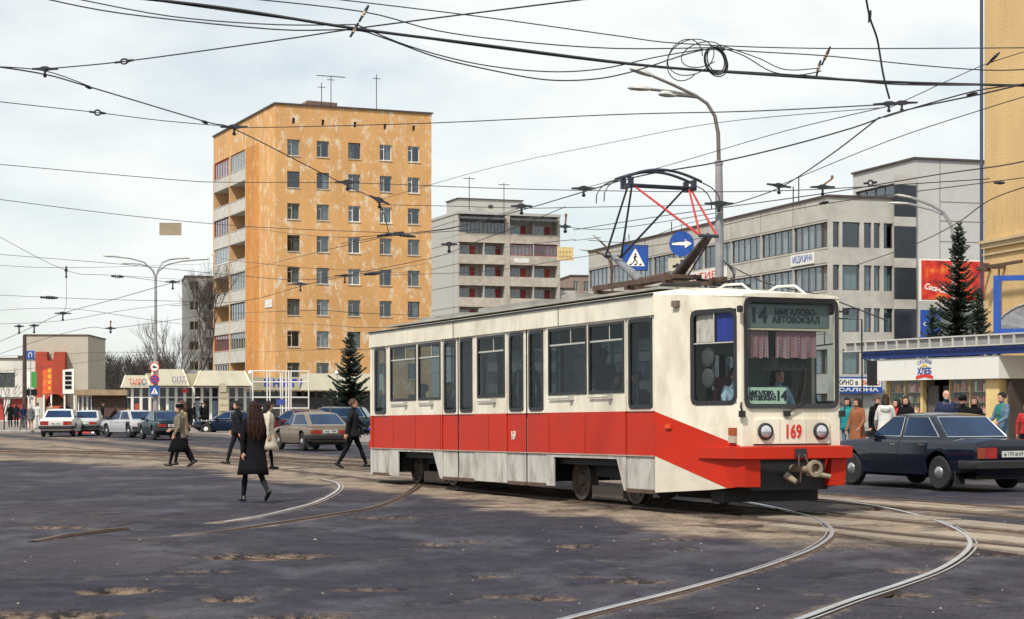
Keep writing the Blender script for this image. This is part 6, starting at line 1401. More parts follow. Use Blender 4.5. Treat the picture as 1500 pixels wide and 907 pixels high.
def finish_people():
    bpy.context.view_layer.update(); dg = bpy.context.evaluated_depsgraph_get()
    for o, prims, mats_, S, zoff, eyes, lip, chin, beard, hrot, hc, osh in PEND:
        me_ = bpy.data.meshes.new_from_object(o.evaluated_get(dg)); o.modifiers.clear(); old = o.data; o.data = me_; me_.name = 'body'; bpy.data.meshes.remove(old)
        me_.materials.clear()
        for m_ in mats_: me_.materials.append(m_)
        nf = len(me_.polygons); C_ = np.empty(nf*3); me_.polygons.foreach_get('center', C_); C_ = C_.reshape(-1, 3)/S - np.array([0, 0, zoff])
        best = np.full(nf, 1e9); idx = np.zeros(nf, int)
        for p0, p1, r_, m_ in prims:
            a_, b_ = np.array(p0), np.array(p1); d_ = b_-a_; t = np.clip(((C_-a_)@d_)/(d_@d_+1e-9), 0, 1); ds = np.linalg.norm(C_-a_-t[:, None]*d_, axis=1) - r_
            k = mats_.index(m_); w = ds < best; best[w] = ds[w]; idx[w] = k
        hl = (C_-np.array(hc)) @ np.array(hrot)          # head-local
        for e in eyes: w = np.linalg.norm(C_-np.array(e), axis=1) < .0125; idx[w] = 4
        w = (np.abs(hl[:, 0]-.10) < .03) & (np.abs(hl[:, 1]) < .022) & (np.abs(hl[:, 2]+.062) < .009); idx[w] = 5
        if beard is not None: w = (hl[:, 0] > .0) & (hl[:, 2] < -.05) & (hl[:, 2] > -.14) & (np.abs(hl[:, 1]) < .08) & (idx == 0); idx[w] = 6
        if osh is not None: w = (C_[:, 0] > .03) & (np.abs(C_[:, 1]) < .05+.05*np.clip((C_[:, 2]-1.1)/.3, 0, 1)) & (C_[:, 2] > 1.0) & (C_[:, 2] < 1.48) & (idx == mats_.index(mats_[1])); idx[w] = 7
        me_.polygons.foreach_set('material_index', idx.astype(np.int32)); me_.shade_smooth()
        if len(me_.vertices) > 12000:          # creases in the clothing
            nv = len(me_.vertices); co_ = np.empty(nv*3); no_ = np.empty(nv*3); me_.vertices.foreach_get('co', co_); me_.vertices.foreach_get('normal', no_); co_ = co_.reshape(-1, 3); no_ = no_.reshape(-1, 3)
            x_, y_, z_ = co_.T; k = vnoise(x_*11+z_*5+40, z_*15-x_*6+y_*4+40, 5) + vnoise(y_*11+z_*4+40, z_*17+x_*7+40, 8) - 1.0
            k = k*((z_ < 1.42) & (z_ > .06)); me_.vertices.foreach_set('co', (co_ + no_*(k*.0085)[:, None]).ravel()); me_.update()
    PEND.clear()
def on(px, py, z=0.0): p = G(px, py, z); return (p.x, p.y, z)
def stand(px, Y_, z=0.0): return ((px-CX)*Y_/F, Y_, z)
# ---- in the road
person('woman with long auburn hair in a black knee-length coat, seen from behind', stand(371, 31.2), 122, 1.68, BLKC, CHAR, SHOE, HAUB, 'long', legL=(17, 4), legR=(-13, 32), armL=(-12, 8), armR=(14, 14), coat=BLKC, coat_len=.50, voxel=.0085, female=True, flare=.085, bulk=1.12)
person('man in dark clothes striding left behind the long-haired woman', stand(348, 51.5), 172, 1.74, CHAR, CHAR, SHOE, HBLK, 'short', legL=(20, 4), legR=(-18, 14), armL=(-20, 14), armR=(18, 18), coat=CHAR, coat_len=.84, voxel=.0095)
person('woman in a long beige coat with black boots, right of the long-haired woman', stand(393, 47.2), 18, 1.70, BEIGEC2, BLKC, SHOE, HBLK, 'bob', legL=(10, 4), legR=(-12, 14), armL=(14, 20), armR=(-10, 14), coat=BEIGEC2, coat_len=.50, voxel=.0095, female=True, look=(0, 16), flare=.07)
person('woman in a black beret, taupe jacket and long black skirt', stand(263, 49.3), 176, 1.63, TAUPE, BLKC, SHOE, HBRN, 'short', legL=(19, 3), legR=(-16, 14), armL=(-6, 35), armR=(10, 60), coat=TAUPE, coat_len=.80, voxel=.0095, female=True, hat=BLKC, flare=.05, bulk=1.08)
person('person in a cream jacket walking just behind the woman in the beret', stand(267, 50.6), 178, 1.74, TANC, BLKC, SHOE, HLBR, 'bob', legL=(13, 4), legR=(-15, 12), armL=(10, 14), armR=(-12, 18), coat=TANC, coat_len=.78, voxel=.0095, female=True)
sk = MB(); n = 28      # long skirt of the woman in the beret
rg = []
for z, cx_, rx, ry in ((.98, 0, .13, .175), (.8, .01, .17, .20), (.6, .015, .23, .215), (.42, .02, .28, .225)): rg.append([(cx_+rx*math.cos(2*math.pi*k/n)*(1+.03*math.sin(k*1.9)), ry*math.sin(2*math.pi*k/n)*(1+.03*math.sin(k*2.3)), z*.931) for k in range(n)])
sk.loft(rg, caps=False); skp = [o for o in bpy.data.objects if o.type == 'EMPTY' and 'black beret, taupe' in str(o.get('label', ''))][0]
c = sk.build('skirt', BLKC, skp, smooth=60); q = c.modifiers.new('thick', 'SOLIDIFY'); q.thickness = .01
rt, J, S_, zo_ = person('man in a black suit and glasses striding right past the rear of the tram', stand(517, 48.0), 2, 1.78, CHAR, BLKC, SHOE, HLBR, 'short', legL=(24, 3), legR=(-20, 10), armL=(34, 26), armR=(-22, 12), coat=CHAR, coat_len=.80, voxel=.0095, glasses=True)
kn_ = (J['l'][3] + Vector((.02, -.03, -.02)) + Vector((0, 0, zo_)))*S_; wp = Matrix.Rotation(R(2), 3, 'Z') @ kn_ + Vector(stand(517, 48.0))
q = MB(); q.loft([[(x, y, z) for x, y, z in r_] for r_ in ([(-.10, -.05, -.03), (.12, -.04, .0), (.12, .03, .0), (-.10, .03, -.03)], [(-.11, -.06, .01), (.13, -.05, .035), (.13, .04, .035), (-.11, .04, .01)], [(-.08, -.04, .05), (.1, -.03, .06), (.1, .02, .06), (-.08, .02, .05)])])
tag(q.build('folded_cap', mat('bright_blue_cloth', (.02,.04,.30), .8, .2, 6), None, fix=True), 'bright blue folded cap in the hand of the man in the black suit', 'cap').location = wp
# ---- beside the bread shop, on the right pavement (z = .15)
Zp = .15; GR = 'people waiting by the bread shop'
person('person with dark hair in a teal jacket, half hidden by the tram front', stand(1241, 50, Zp), -120, 1.66, TEALC, DENIM, hair=HBLK, hairstyle='bob', coat=TEALC, coat_len=.85, female=True, look=(20, 10), group=GR)
person('woman in an orange-brown coat by the tram front', stand(1256, 47, Zp), -135, 1.64, BRNC, CHAR, hair=HBRN, hairstyle='bob', armL=(10, 40), armR=(5, 25), coat=BRNC, coat_len=.55, female=True, bulk=1.1, look=(-20, 14), group=GR)
person('person in black between the brown coat and the white hooded jacket', stand(1284, 52, Zp), -60, 1.70, BLKC, BLKC, hair=HLBR, hairstyle='short', coat=BLKC, coat_len=.55, look=(0, 15), group=GR)
person('woman in a white hooded jacket with dark red hair, seen from behind', stand(1297, 46.5, Zp), 80, 1.72, WHTC, DENIM, hair=HAUB, hairstyle='bob', armL=(15, 30), armR=(15, 30), coat=WHTC, coat_len=.80, female=True, hood=WHTC, bulk=1.08, group=GR)
person('person in dark red between the white jacket and the dark-haired woman', stand(1314, 49, Zp), 200, 1.62, REDC, BLKC, hair=HBLK, hairstyle='bob', female=True, group=GR)
person('dark-haired woman in a black jacket facing the street', stand(1327, 48, Zp), -110, 1.68, BLKC, BLKC, hair=HBLK, hairstyle='bob', coat=BLKC, coat_len=.80, female=True, group=GR)
person('bald grey-bearded man in a navy jacket', stand(1386, 46, Zp), -82, 1.82, NAVYC, CHAR, hair=HGRY, hairstyle='bald', beard=HGRY, coat=NAVYC, coat_len=.80, bulk=1.18, open_shirt=GREYC, group=GR)
person('dark-haired person looking down, right of the bearded man', stand(1411, 47, Zp), -140, 1.68, BLKC, BLKC, hair=HBLK, hairstyle='short', coat=BLKC, coat_len=.8, look=(0, 22), hat=BLKC, group=GR)
person('fair-haired woman in a dark jacket left of the denim man', stand(1427, 46.5, Zp), -110, 1.67, BLKC, BLKC, hair=HLBR, hairstyle='bob', coat=BLKC, coat_len=.8, female=True, look=(10, 8), group=GR)
person('dark-haired man in a denim jacket and green shirt', stand(1468, 45.5, Zp), -155, 1.76, DENIM, DENIM, hair=HBLK, hairstyle='short', armL=(20, 45), armR=(15, 50), coat=None, open_shirt=GREENS, bulk=1.12, look=(-15, 8), group=GR)
person('person in a red jacket cut off by the right edge', stand(1503, 46, Zp), -100, 1.5, REDC, BLKC, hair=HBRN, hairstyle='short', group=GR)
# ---- far left and by the pavilion
GF = 'far pedestrians'
def far(lab, px, Y_, hd, top, legs, z=.12, **k): person(lab, stand(px, Y_, z), hd, k.pop('ht', 1.7), top, legs, voxel=.02, group=GF, **k)
far('dark figure in front of the left windows of the glass pavilion shop', 284, 133, 190, BLKC, BLKC, legL=(15, 4), legR=(-15, 10), coat=BLKC, coat_len=.75)
far('dark-coated figure, left one of the pair by the pavilion door', 295, 131, 170, BLKC, BLKC, coat=BLKC, coat_len=.6, legL=(10, 3), legR=(-10, 8))
far('dark-coated figure, right one of the pair by the pavilion door', 300, 132, 170, CHAR, BLKC, coat=CHAR, coat_len=.7)
far('dark figure leaning forward between the kiosk and the silver car', 160, 108, 20, BLKC, BLKC, z=0, lean=38, legL=(8, 6), legR=(-30, 8), armL=(60, 20), armR=(60, 20))
far('figure in black at far left below the pole', 15, 135, 90, BLKC, BLKC, coat=BLKC, coat_len=.5)
far('second figure in black just left of the wooden pole', 24, 134, 100, CHAR, BLKC, coat=CHAR, coat_len=.7)
far('person in a blue jacket right of the wooden pole', 34, 118, 140, NAVYC, GREYC, z=0, legL=(15, 4), legR=(-12, 8))
far('fair-haired woman with bare legs beside the person in blue', 45, 116, 100, GREYC, SKIN, z=0, hair=HGRY, hairstyle='bob', female=True, coat=GREYC, coat_len=.75, legL=(12, 3), legR=(-10, 8))
far('person in white behind the white car', 55, 124, 95, WHTC, WHTC, hair=HLBR)
far('person in tan behind the white car roof', 73, 126, 90, TANC, BLKC, hair=HLBR)
far('figure in black, left of the pair below the white hoarding', 91, 128, 95, BLKC, BLKC)
far('figure in black, right of the pair below the white hoarding', 99, 127, 85, BLKC, CHAR)
far('person in dark clothes at the kiosk wall', 150, 118, 0, CHAR, BLKC)
# ---- inside the tram: positions in tram space
tm_ = Matrix.Translation(tram.location) @ tram.rotation_euler.to_matrix().to_4x4(); tz = math.degrees(math.atan2(T_D.y, T_D.x))
def inside(lab, x, y, hd, top, hair, style, z=1.30-.86, **k):
    p = tm_ @ Vector((x, y, .87 + (0 if k.get('st') else -.50))); st_ = k.pop('st', False)
    if st_: person(lab, tuple(p), tz+hd, 1.68, top, CHAR, hair=hair, hairstyle=style, voxel=.014, group='people inside the tram', **k)
    else: person(lab, tuple(p), tz+hd, 1.70, top, CHAR, hair=hair, hairstyle=style, legL=(88, 88), legR=(88, 88), armL=(20, 40), armR=(20, 40), sit=True, voxel=.014, group='people inside the tram', **k)
inside('woman in a pale coat sitting at the second window from the tram front', -2.95, -.82, 0, PINKC, HBRN, 'bob', look=(-60, 5), coat=PINKC, coat_len=.93, female=True)
inside('dark-haired passenger at the left of the foremost side window', -2.0, -.84, 0, CHAR, HBRN, 'short', look=(-40, 0))
inside('passenger with a brown cap of hair at the right of the foremost side window', -1.4, -.84, 0, GREYC, HBRN, 'short', look=(-70, 0))
inside('passenger sitting at the rearmost wide window of the tram', -10.6, -.84, 0, TAUPE, HBRN, 'short', look=(-70, 0))
inside('passenger sitting at the second window from the tram rear', -9.2, -.84, 0, CHAR, HBLK, 'short', look=(-60, 0))
inside('passenger in black standing behind the front door of the tram', -.5, -.2, 200, BLKC, HBLK, 'short', st=True)
inside('passenger in grey standing behind the middle doors of the tram', -4.4, .1, 150, GREYC, HBRN, 'short', st=True)
inside('passenger in black standing behind the rear double doors of the tram', -7.4, .0, 160, BLKC, HBLK, 'short', st=True)
inside('tram driver in a light blue shirt at the cab window', .85, -.38, 0, LBLUE, HBRN, 'short', look=(0, 0))
inside('dark-haired person in blue sitting in the cab behind the windscreen', .95, .30, 0, LBLUE, HBLK, 'bob', look=(0, 0), female=True)
finish_people()
# ================================================================== trees
BARK = mat('bark', (.075,.058,.05), .9, .3, 6, bump=.4); NEEDLE = mat('spruce_needles', (.013,.024,.016), .75, .35, 3, objrand=.1); NEEDLE2 = mat('spruce_needles_lighter', (.022,.038,.024), .75, .3, 3)
def spruce(label, loc, h, rad, seed, z0=.4):
    rs_ = random.Random(seed); root = thing('spruce_tree', label, 'tree', loc, 0)
    mb = MB(); mb.cone((0,0,0), (0,0,h*.98), .018*h, .012, 8); mb.build('trunk', BARK, root, smooth=40)
    vs_, fs_, ms_ = [], [], []
    z = z0
    while z < h*.985:
        t = (z-z0)/(h-z0); rl = rad*(1-t)**.85*(.62+.55*rs_.random()) + .06; nb_ = max(5, int(11*(1-t)+5))
        a0 = rs_.random()*6.28
        for k in range(nb_):
            a = a0 + 6.283*k/nb_ + rs_.uniform(-.25, .25); ln = rl*rs_.uniform(.42, 1.15); zj = rs_.uniform(-.12, .12); dx, dy = math.cos(a), math.sin(a); up = .25*(t) - .35*(1-t)
            n_ = max(4, int(ln/.07))
            for i in range(n_):
                s_ = (i+.6)/n_; r_ = ln*s_; zz = z + zj + up*r_ + .25*r_*s_ - .12*math.sin(s_*3.14)*ln
                hang = .16*(1-s_*.5)*(1-.6*t)+.03; sidew = (.20*(1-s_)+.05)*min(1, ln)
                for sd_ in (-1, 1, 0):
                    c = Vector((dx*r_, dy*r_, zz)); 
                    if sd_: tip = c + Vector((-dy*sd_*sidew + dx*.10, dx*sd_*sidew + dy*.10, -hang*.5 + rs_.uniform(-.04, .04)))
                    else: tip = c + Vector((dx*.07, dy*.07, -hang))
                    w = Vector((dx, dy, .1))*rs_.uniform(.04, .085)
                    b = len(vs_); mid = c.lerp(tip, .5) + Vector((0,0,.012)); vs_ += [tuple(c-w*.6), tuple(c+w*.6), tuple(mid+w), tuple(tip), tuple(mid-w)]; fs_.append((b, b+1, b+2, b+3, b+4)); ms_.append(1 if rs_.random() < .3 else 0)
        z += max(.10, .24*(1-t)+.08)*rs_.uniform(.7, 1.3)
    me_ = bpy.data.meshes.new('crown'); me_.from_pydata(vs_, [], fs_); me_.materials.append(NEEDLE); me_.materials.append(NEEDLE2); me_.polygons.foreach_set('material_index', ms_); put('crown', me_, root); return root
spruce('tall dark spruce in front of the red billboard', (*stand(1404, 88)[:2], .15), 10.1, 2.1, 1)
spruce('smaller spruce left of the tall one, below the billboard', (*stand(1367, 90)[:2], .15), 6.4, 1.5, 2)
spruce('low spruce to the right of the tall one, against the ochre wall', (*stand(1434, 87)[:2], .15), 7.0, 1.5, 4)
spruce('dark spruce before the orange block, beside the rear of the tram', (*stand(513, 100)[:2], .0), 5.65, 1.75, 3, .2)
def bare(label, loc, h, seed, depth=6, spread=.55, r0=.17, name='bare_tree', lean=0.0):
    rs_ = random.Random(seed); root = thing(name, label, 'tree', loc, 0); tr = MB(); cr = MB()
    def grow(p, d, ln, r, dep):
        n_ = 3; pts = [p]; dd = d
        for k in range(n_): dd = (dd + Vector((rs_.uniform(-.13,.13), rs_.uniform(-.13,.13), .06))).normalized(); pts.append(pts[-1] + dd*ln/n_)
        (tr if dep == depth else cr).tube(pts, [r*(1-.33*k/n_) for k in range(n_+1)], 6 if dep > depth-2 else 4, caps=False)
        if dep <= 0: return
        nb_ = rs_.choice([2, 3, 3]) if dep > 1 else rs_.choice([3, 4])
        for k in range(nb_):
            a = rs_.random()*6.28; o_ = dd.orthogonal().normalized(); o2 = dd.cross(o_); sp_ = spread*rs_.uniform(.5, 1.2)*(0.4 if k == 0 else 1)
            nd = (dd + (o_*math.cos(a) + o2*math.sin(a))*sp_ + Vector((0,0,.10))).normalized()
            st_ = pts[-1] if k < 2 else pts[2]
            grow(st_, nd, ln*rs_.uniform(.66, .86), r*.62, dep-1)
    grow(Vector((0,0,0)), Vector((lean,0,1)).normalized(), h*.27, r0, depth)
    tr.build('trunk', BARK, root, smooth=60); cr.build('crown', BARK, root, smooth=60); return root
bare('large bare tree left of the orange block', (*stand(292, 143)[:2], .1), 12.5, 5, 7, .55, .24, lean=-.15)
bare('second bare tree behind the pavilion roof, left of the larger one', (*stand(262, 150)[:2], .1), 9.0, 8, 6, .6, .16)
bare('thin bare sapling at the left edge', (*stand(6, 120)[:2], .12), 4.2, 12, 5, .6, .06, 'bare_sapling')
# far bare wood behind the kiosk, one mass
rs_ = random.Random(77); mb = MB(); WOODM = mat('far_bare_branches', (.055,.046,.043), .9, .3, .3)
for _ in range(150):
    x, y = W(rs_.uniform(122, 262), HY, 1)[0]*1.0, 0; Y_ = rs_.uniform(225, 300); x *= Y_; h = rs_.uniform(6.5, 9.6); 
    base = Vector((x, Y_, 0)); mb.cone(base, base+Vector((rs_.uniform(-.4,.4), 0, h*.8)), .11, .04, 4, caps=False)
    for k in range(42):
        z = h*rs_.uniform(.12, .95); a = rs_.random()*6.28; ln = (1.2 - z/h)*2.3*rs_.uniform(.4, 1)+.3; p = base + Vector((0,0,z*.92)); e_ = p + Vector((math.cos(a)*ln*.6, math.sin(a)*ln*.6, ln*.75)); mb.cone(p, e_, .045, .018, 3, caps=False)
        e2 = e_ + Vector((rs_.uniform(-.6,.6), rs_.uniform(-.6,.6), .6)); mb.cone(p.lerp(e_, .6), e2, .03, .015, 3, caps=False)
stuff(tag(mb.build('bare_wood', WOODM), 'far grove of bare grey-brown trees behind the wooden kiosk', 'trees'))

# ================================================================== lamps, poles, signs
LAMPH = mat('lamp_housing', (.42,.42,.40), .5, .1, 5); POLE = mat('lamp_pole_grey', (.27,.27,.28), .6, .15, 3, dirt=(.16,.13,.11), dirt_amt=.4)
def lamp_head(parent, p, d, ln=.75, m=LAMPH):
    d = Vector(d).normalized(); s_ = d.cross(Vector((0,0,1))).normalized(); u_ = s_.cross(d); P = lambda a, b, c: Vector(p) + d*a + s_*b + u_*c
    q = MB(); q.loft([[P(a, w*math.cos(t), hh*math.sin(t)*(1 if math.sin(t) > 0 else .5)) for t in [2*math.pi*k/10 for k in range(10)]] for a, w, hh in ((0, .05, .05), (.1, .10, .08), (ln*.5, .15, .10), (ln*.85, .13, .08), (ln, .05, .03))]); q.build('lamp_head', m, parent, smooth=60)
b0 = stand(228, 115); lp = thing('street_lamp', 'four-armed grey street lamp left of the orange block', 'street lamp', b0, 0, 'street lamps')
zz = lambda py, Y_: H-(py-HY)*Y_/F
mb = MB(); mb.cone((0,0,0), (0,0,zz(500,115)), .17, .13, 12); mb.cone((0,0,zz(500,115)), (0,0,zz(405,115)), .10, .075, 10); mb.build('pole', POLE, lp, smooth=40)
for (ex, ey, dy) in ((176, 378, -.8), (187, 384, 1.2), (256, 377, 1.0), (290, 382, -.6)):
    e = W(ex, ey, 115); ex_, ez = e.x-b0[0], e.z; q = MB(); z0 = zz(405, 115)
    q.tube([(0, 0, z0-.1), (ex_*.08, dy*.1, z0+.35), (ex_*.3, dy*.35, lerp(z0, ez, .75)), (ex_*.65, dy*.7, lerp(z0, ez, .93)), (ex_, dy, ez)], .045, 6); q.build('arm', POLE, lp, smooth=60); lamp_head(lp, (ex_*.97, dy, ez), (ex_, dy, .1), .95)
mb = MB(); mb.cone((0,0,zz(552,115)), (0,0,zz(530,115)), .175, n=12); mb.build('sleeve', WHITEP, lp)
def disc(parent, c, r, m, y, nm='disc', n=28, r2=None):
    q = MB(); q.lathe([(.01, y), (r, y), (r, y+.02), (.01, y+.02)], c, n, 'y'); return q.build(nm, m, parent, smooth=30, fix=True)
def text_sign(): pass
sx_, sy_ = b0[0], b0[1]-.35
s1 = thing('road_sign', 'round red-rimmed sign on top of the lamp pole stack', 'road sign', (sx_, sy_, zz(538,115))); disc(s1, (0,0,0), .30, REDP, 0, 'rim'); disc(s1, (0,0,0), .235, SIGNW, -.012, 'face'); q = MB(); q.prism([(-.12,-.06),(.13,-.06),(.15,.02),(.05,.03),(.02,.09),(-.1,.07)], -.02, -.013); q.build('symbol', BLKMET, s1, fix=True)
s2 = thing('road_sign', 'round red and blue no-stopping sign in the middle of the stack', 'road sign', (sx_, sy_, zz(556,115))); disc(s2, (0,0,0), .30, REDP, 0, 'rim'); disc(s2, (0,0,0), .235, BLUEP, -.012, 'face')
for a in (45, -45): q = MB(); q.obox((0, -.016, 0), (.5, .006, .055), Matrix.Rotation(R(a), 3, 'Y')); q.build('bar', REDP, s2)
for k, s_ in enumerate((s1, s2)): boxpart('bracket', GALV, s_, -.03, .03, .02, .2, -.04, .04)
def crossing(parent, w, sgn_mir=1):
    q = MB(); q.prism([(-w/2,-w/2),(w/2,-w/2),(w/2,w/2),(-w/2,w/2)], 0, .02); q.build('plate', BLUEP, parent, fix=True)
    q = MB(); q.prism([(-w*.40,-w*.34),(w*.40,-w*.34),(0,w*.40)], -.006, -.001); q.build('triangle', SIGNW, parent, fix=True)
    q = MB(); s = w*.9
    def bar(a, b, r): 
        a = Vector((a[0]*s, 0, a[1]*s)); b = Vector((b[0]*s, 0, b[1]*s)); d_ = (b-a).normalized(); n_ = Vector((-d_.z, 0, d_.x))*r*s; q.prism([((a+n_).x, (a+n_).z), ((b+n_).x, (b+n_).z), ((b-n_).x, (b-n_).z), ((a-n_).x, (a-n_).z)], -.013, -.008)
    bar((0, .10), (-.02, -.06), .035); bar((-.02, -.06), (.07, -.17), .022); bar((.07, -.17), (.10, -.27), .02); bar((-.02, -.06), (-.06, -.17), .022); bar((-.06, -.17), (-.12, -.27), .02); bar((0, .09), (.09, .02), .018); bar((0, .09), (-.08, -.0), .018)
    q.prism([(.0+.045*s*math.cos(t), .16*s+.045*s*math.sin(t)) for t in [k*math.pi/5 for k in range(10)]], -.013, -.008)
    for x in (-.25, -.03, .19): bar((x, -.33), (x+.1, -.28), .03)
    q.build('walking_figure', BLKMET, parent, fix=True)
s3 = thing('road_sign', 'small blue pedestrian crossing sign on the lamp pole', 'road sign', (sx_, sy_, zz(573,115))); crossing(s3, .56); boxpart('bracket', GALV, s3, -.03, .03, .02, .2, -.04, .04)
# triple lamp behind the tram front
b1 = stand(1055, 45); l2 = thing('street_lamp', 'tall street lamp with three heads rising behind the tram front', 'street lamp', b1, 0, 'street lamps')
Wl = lambda px, py, Y_=45: W(px, py, Y_) - Vector(b1)
mb = MB(); mb.cone((0,0,0), Wl(1053.5, 300), .125, .098, 12); mb.cone(Wl(1053.5, 300), Wl(1053, 238), .098, .085, 12); mb.cone(Wl(1053, 242), Wl(1053, 236), .10, .10, 12); mb.build('pole', POLE, l2, smooth=40)
mb = MB(); mb.tube([Wl(1053, 240), Wl(1052, 195), Wl(1047, 170), Wl(1036, 152), Wl(1019, 140), Wl(985, 124), Wl(957, 112)], [.05,.047,.045,.042,.04,.038,.035], 8); mb.tube([Wl(1022, 142), Wl(1005, 138, 45.2), Wl(980, 134, 45.6), Wl(953, 131, 46)], .035, 6); mb.tube([Wl(1022, 143), Wl(1005, 141, 44.6), Wl(987, 140, 44)], .03, 6); mb.build('arm', mat('arm_grey_brown', (.13,.115,.11), .6, .2, 4), l2, smooth=60)
lamp_head(l2, Wl(957, 112), (-1, 0, .32), .60); lamp_head(l2, Wl(954, 131, 46), (-1, .2, .08), .58); lamp_head(l2, Wl(988, 141, 44), (-1, -.5, .06), .42)
mb = MB(); mb.lathe([(.13, -.04), (.19, -.03), (.19, .03), (.13, .04)], Wl(1053.5, 298), 12); mb.build('clamp', BLKMET, l2)
mb = MB()
for k in range(4): mb.tube([Wl(1057, 382) + Vector((0, -.2, 0)), Wl(1066+k*3, 392+k*2) + Vector((0, -.25, 0)), Wl(1074, 404+k*3) + Vector((0,-.25,0)), Wl(1062, 418+k) + Vector((0,-.2,0))], .012, 5)
mb.build('cable_loops', BLACK, l2)
# curved twin lamp behind the spruce
b2 = stand(1397, 96, .15); l3 = thing('street_lamp', 'curved twin-arm street lamp rising behind the tall spruce', 'street lamp', b2, 0, 'street lamps'); Wq = lambda px, py, Y_=96: W(px, py, Y_) - Vector(b2)
mb = MB(); mb.cone((0,0,0), Wq(1397, 370), .13, .09, 10); mb.tube([Wq(1397, 370), Wq(1396, 345), Wq(1392, 325), Wq(1382, 311), Wq(1365, 301), Wq(1345, 293), Wq(1336, 290)], .075, 6); mb.tube([Wq(1393, 330), Wq(1383, 315), Wq(1365, 307, 97), Wq(1345, 302, 98), Wq(1332, 299, 98)], .07, 6); mb.build('pole', GALV, l3, smooth=50)
lamp_head(l3, Wq(1337, 290.5), (-1, 0, .18), 1.0); lamp_head(l3, Wq(1332, 299, 98), (-1, .1, .05), 1.1)
# distant lamp left of the pantograph
b3 = stand(897, 120); l4 = thing('street_lamp', 'distant brown street lamp seen left of the pantograph', 'street lamp', b3, 0, 'street lamps'); Wr = lambda px, py: W(px, py, 120) - Vector(b3)
mb = MB(); mb.cone((0,0,0), Wr(897, 425), .12, .09, 8); mb.tube([Wr(897, 425), Wr(897, 395), Wr(892, 380), Wr(882, 372), Wr(862, 367)], .06, 6); mb.tube([Wr(898, 400), Wr(895, 375), Wr(888, 362), Wr(878, 352)], .06, 6); mb.build('pole', RUST, l4, smooth=50); lamp_head(l4, Wr(880, 354), (-.8, 0, .7), .7); lamp_head(l4, Wr(863, 367), (-1, 0, .1), .6)
# wooden pole with sign at far left
b4 = stand(36, 128, .12); wp = thing('utility_pole', 'dark wooden pole with a small blue sign at far left', 'pole', b4); mb = MB(); mb.cone((0,0,0), (0,0,zz(494,128)), .17, .13, 8); mb.build('pole', mat('dark_wood', (.07,.05,.045), .9, .3, 4), wp, smooth=40); mb = MB(); mb.bx(-.45, .1, -.1, .1, 4.7, 4.95); mb.build('bracket', RUST, wp)
s4 = thing('road_sign', 'small square blue sign beside the wooden pole', 'road sign', W(44.5, 526, 127.5)); boxpart('plate', BLUEP, s4, -.28, .28, 0, .03, 0, .56); mb = MB(); mb.tube([(-.1, -.01, .1), (-.1, -.01, .35), (0, -.01, .44), (.1, -.01, .35), (.1, -.01, .14)], .035, 5); mb.build('arrow', SIGNW, s4)
mb = MB(); mb.cone((0, .05, -3.2), (0, .05, .5), .03); mb.build('post', GALV, s4)
# hoardings at the left
h1 = thing('banner_hoarding', 'tall orange-red vertical banner on two posts', 'hoarding', stand(69.5, 128, .12)); 
for x in (-.25, .25): boxpart('post', WHITEP, h1, x-.05, x+.05, 0, .08, 0, 3.6)
z0, z1 = zz(577, 128)-.12, zz(541, 128)-.12; mb = MB(); mb.prism([(-.3, z0), (.33, z0+.05), (.33, z1+.1), (-.3, z1-.1)], -.08, -.02); mb.build('panel', mat('orange_red_print', (.62,.09,.03), .7, .2, 2, dirt=(.75,.3,.05), dirt_amt=.8, dscale=2.5), h1, fix=True)
for k in range(4): boxpart('letter_block', mat('banner_yellow', (.75,.38,.05), .7), h1, .08, .25, -.1, -.085, z0+.25+k*.4, z0+.5+k*.4)
h2 = thing('white_hoarding', 'white hoarding with dark stripes on two posts', 'hoarding', stand(101, 125, .12)); 
for x in (-.3, .35): boxpart('post', WHITEP, h2, x-.05, x+.05, 0, .08, 0, 3.0)
z0, z1 = zz(577, 125)-.12, zz(540, 125)-.12; mb = MB(); mb.prism([(-.4, z0), (.36, z0+.02), (.36, z1), (-.4, z1-.1)], -.08, -.02); mb.build('panel', SIGNW, h2, fix=True)
for k in range(4): boxpart('dark_band', CHAR, h2, -.24, .2, -.1, -.085, z0+.32+k*.31, z0+.55+k*.31)
h3 = thing('green_hoarding', 'small green and white board by the wooden pole', 'hoarding', stand(46, 130, .12)); 
for x in (-.2, .2): boxpart('post', WHITEP, h3, x-.05, x+.05, 0, .08, 0, 3.6)
z0 = zz(568, 130)-.12; boxpart('panel', SIGNW, h3, -.35, .0, -.06, -.01, z0, z0+1.1); boxpart('panel', mat('board_green', (.05,.28,.06), .7, .1, 2), h3, .0, .38, -.06, -.01, z0, z0+1.1); boxpart('name_board', CHAR, h3, -.4, .4, -.06, -.01, z0-.55, z0-.1)
# hanging traffic signs above the tram
hs = thing('hanging_sign', 'blue square pedestrian crossing sign hanging behind the pantograph', 'road sign', W(930.5, 377.5, 58)); q = MB(); crossing(hs, .76); boxpart('rim', BLKMET, hs, -.40, .40, .02, .04, -.40, .40); mb = MB(); mb.tube([(-.3, .03, .38), (-.3, .03, .62)], .012, 4); mb.tube([(.3, .03, .38), (.3, .03, .62)], .012, 4); mb.build('hanger', BLKMET, hs)
hs.rotation_euler = (0, R(1), 0)
h5 = thing('hanging_sign', 'round blue sign with a white arrow pointing right', 'road sign', W(998.5, 357, 58)); disc(h5, (0,0,0), .385, BLUEP, 0, 'face'); q = MB(); q.prism([(-.30,-.04),(.10,-.055),(.10,-.14),(.31,0),(.10,.14),(.10,.055),(-.30,.04)], -.012, -.003); q.build('arrow', SIGNW, h5, fix=True); mb = MB(); mb.tube([(0, .03, .38), (0, .03, .62)], .012, 4); mb.build('hanger', BLKMET, h5)
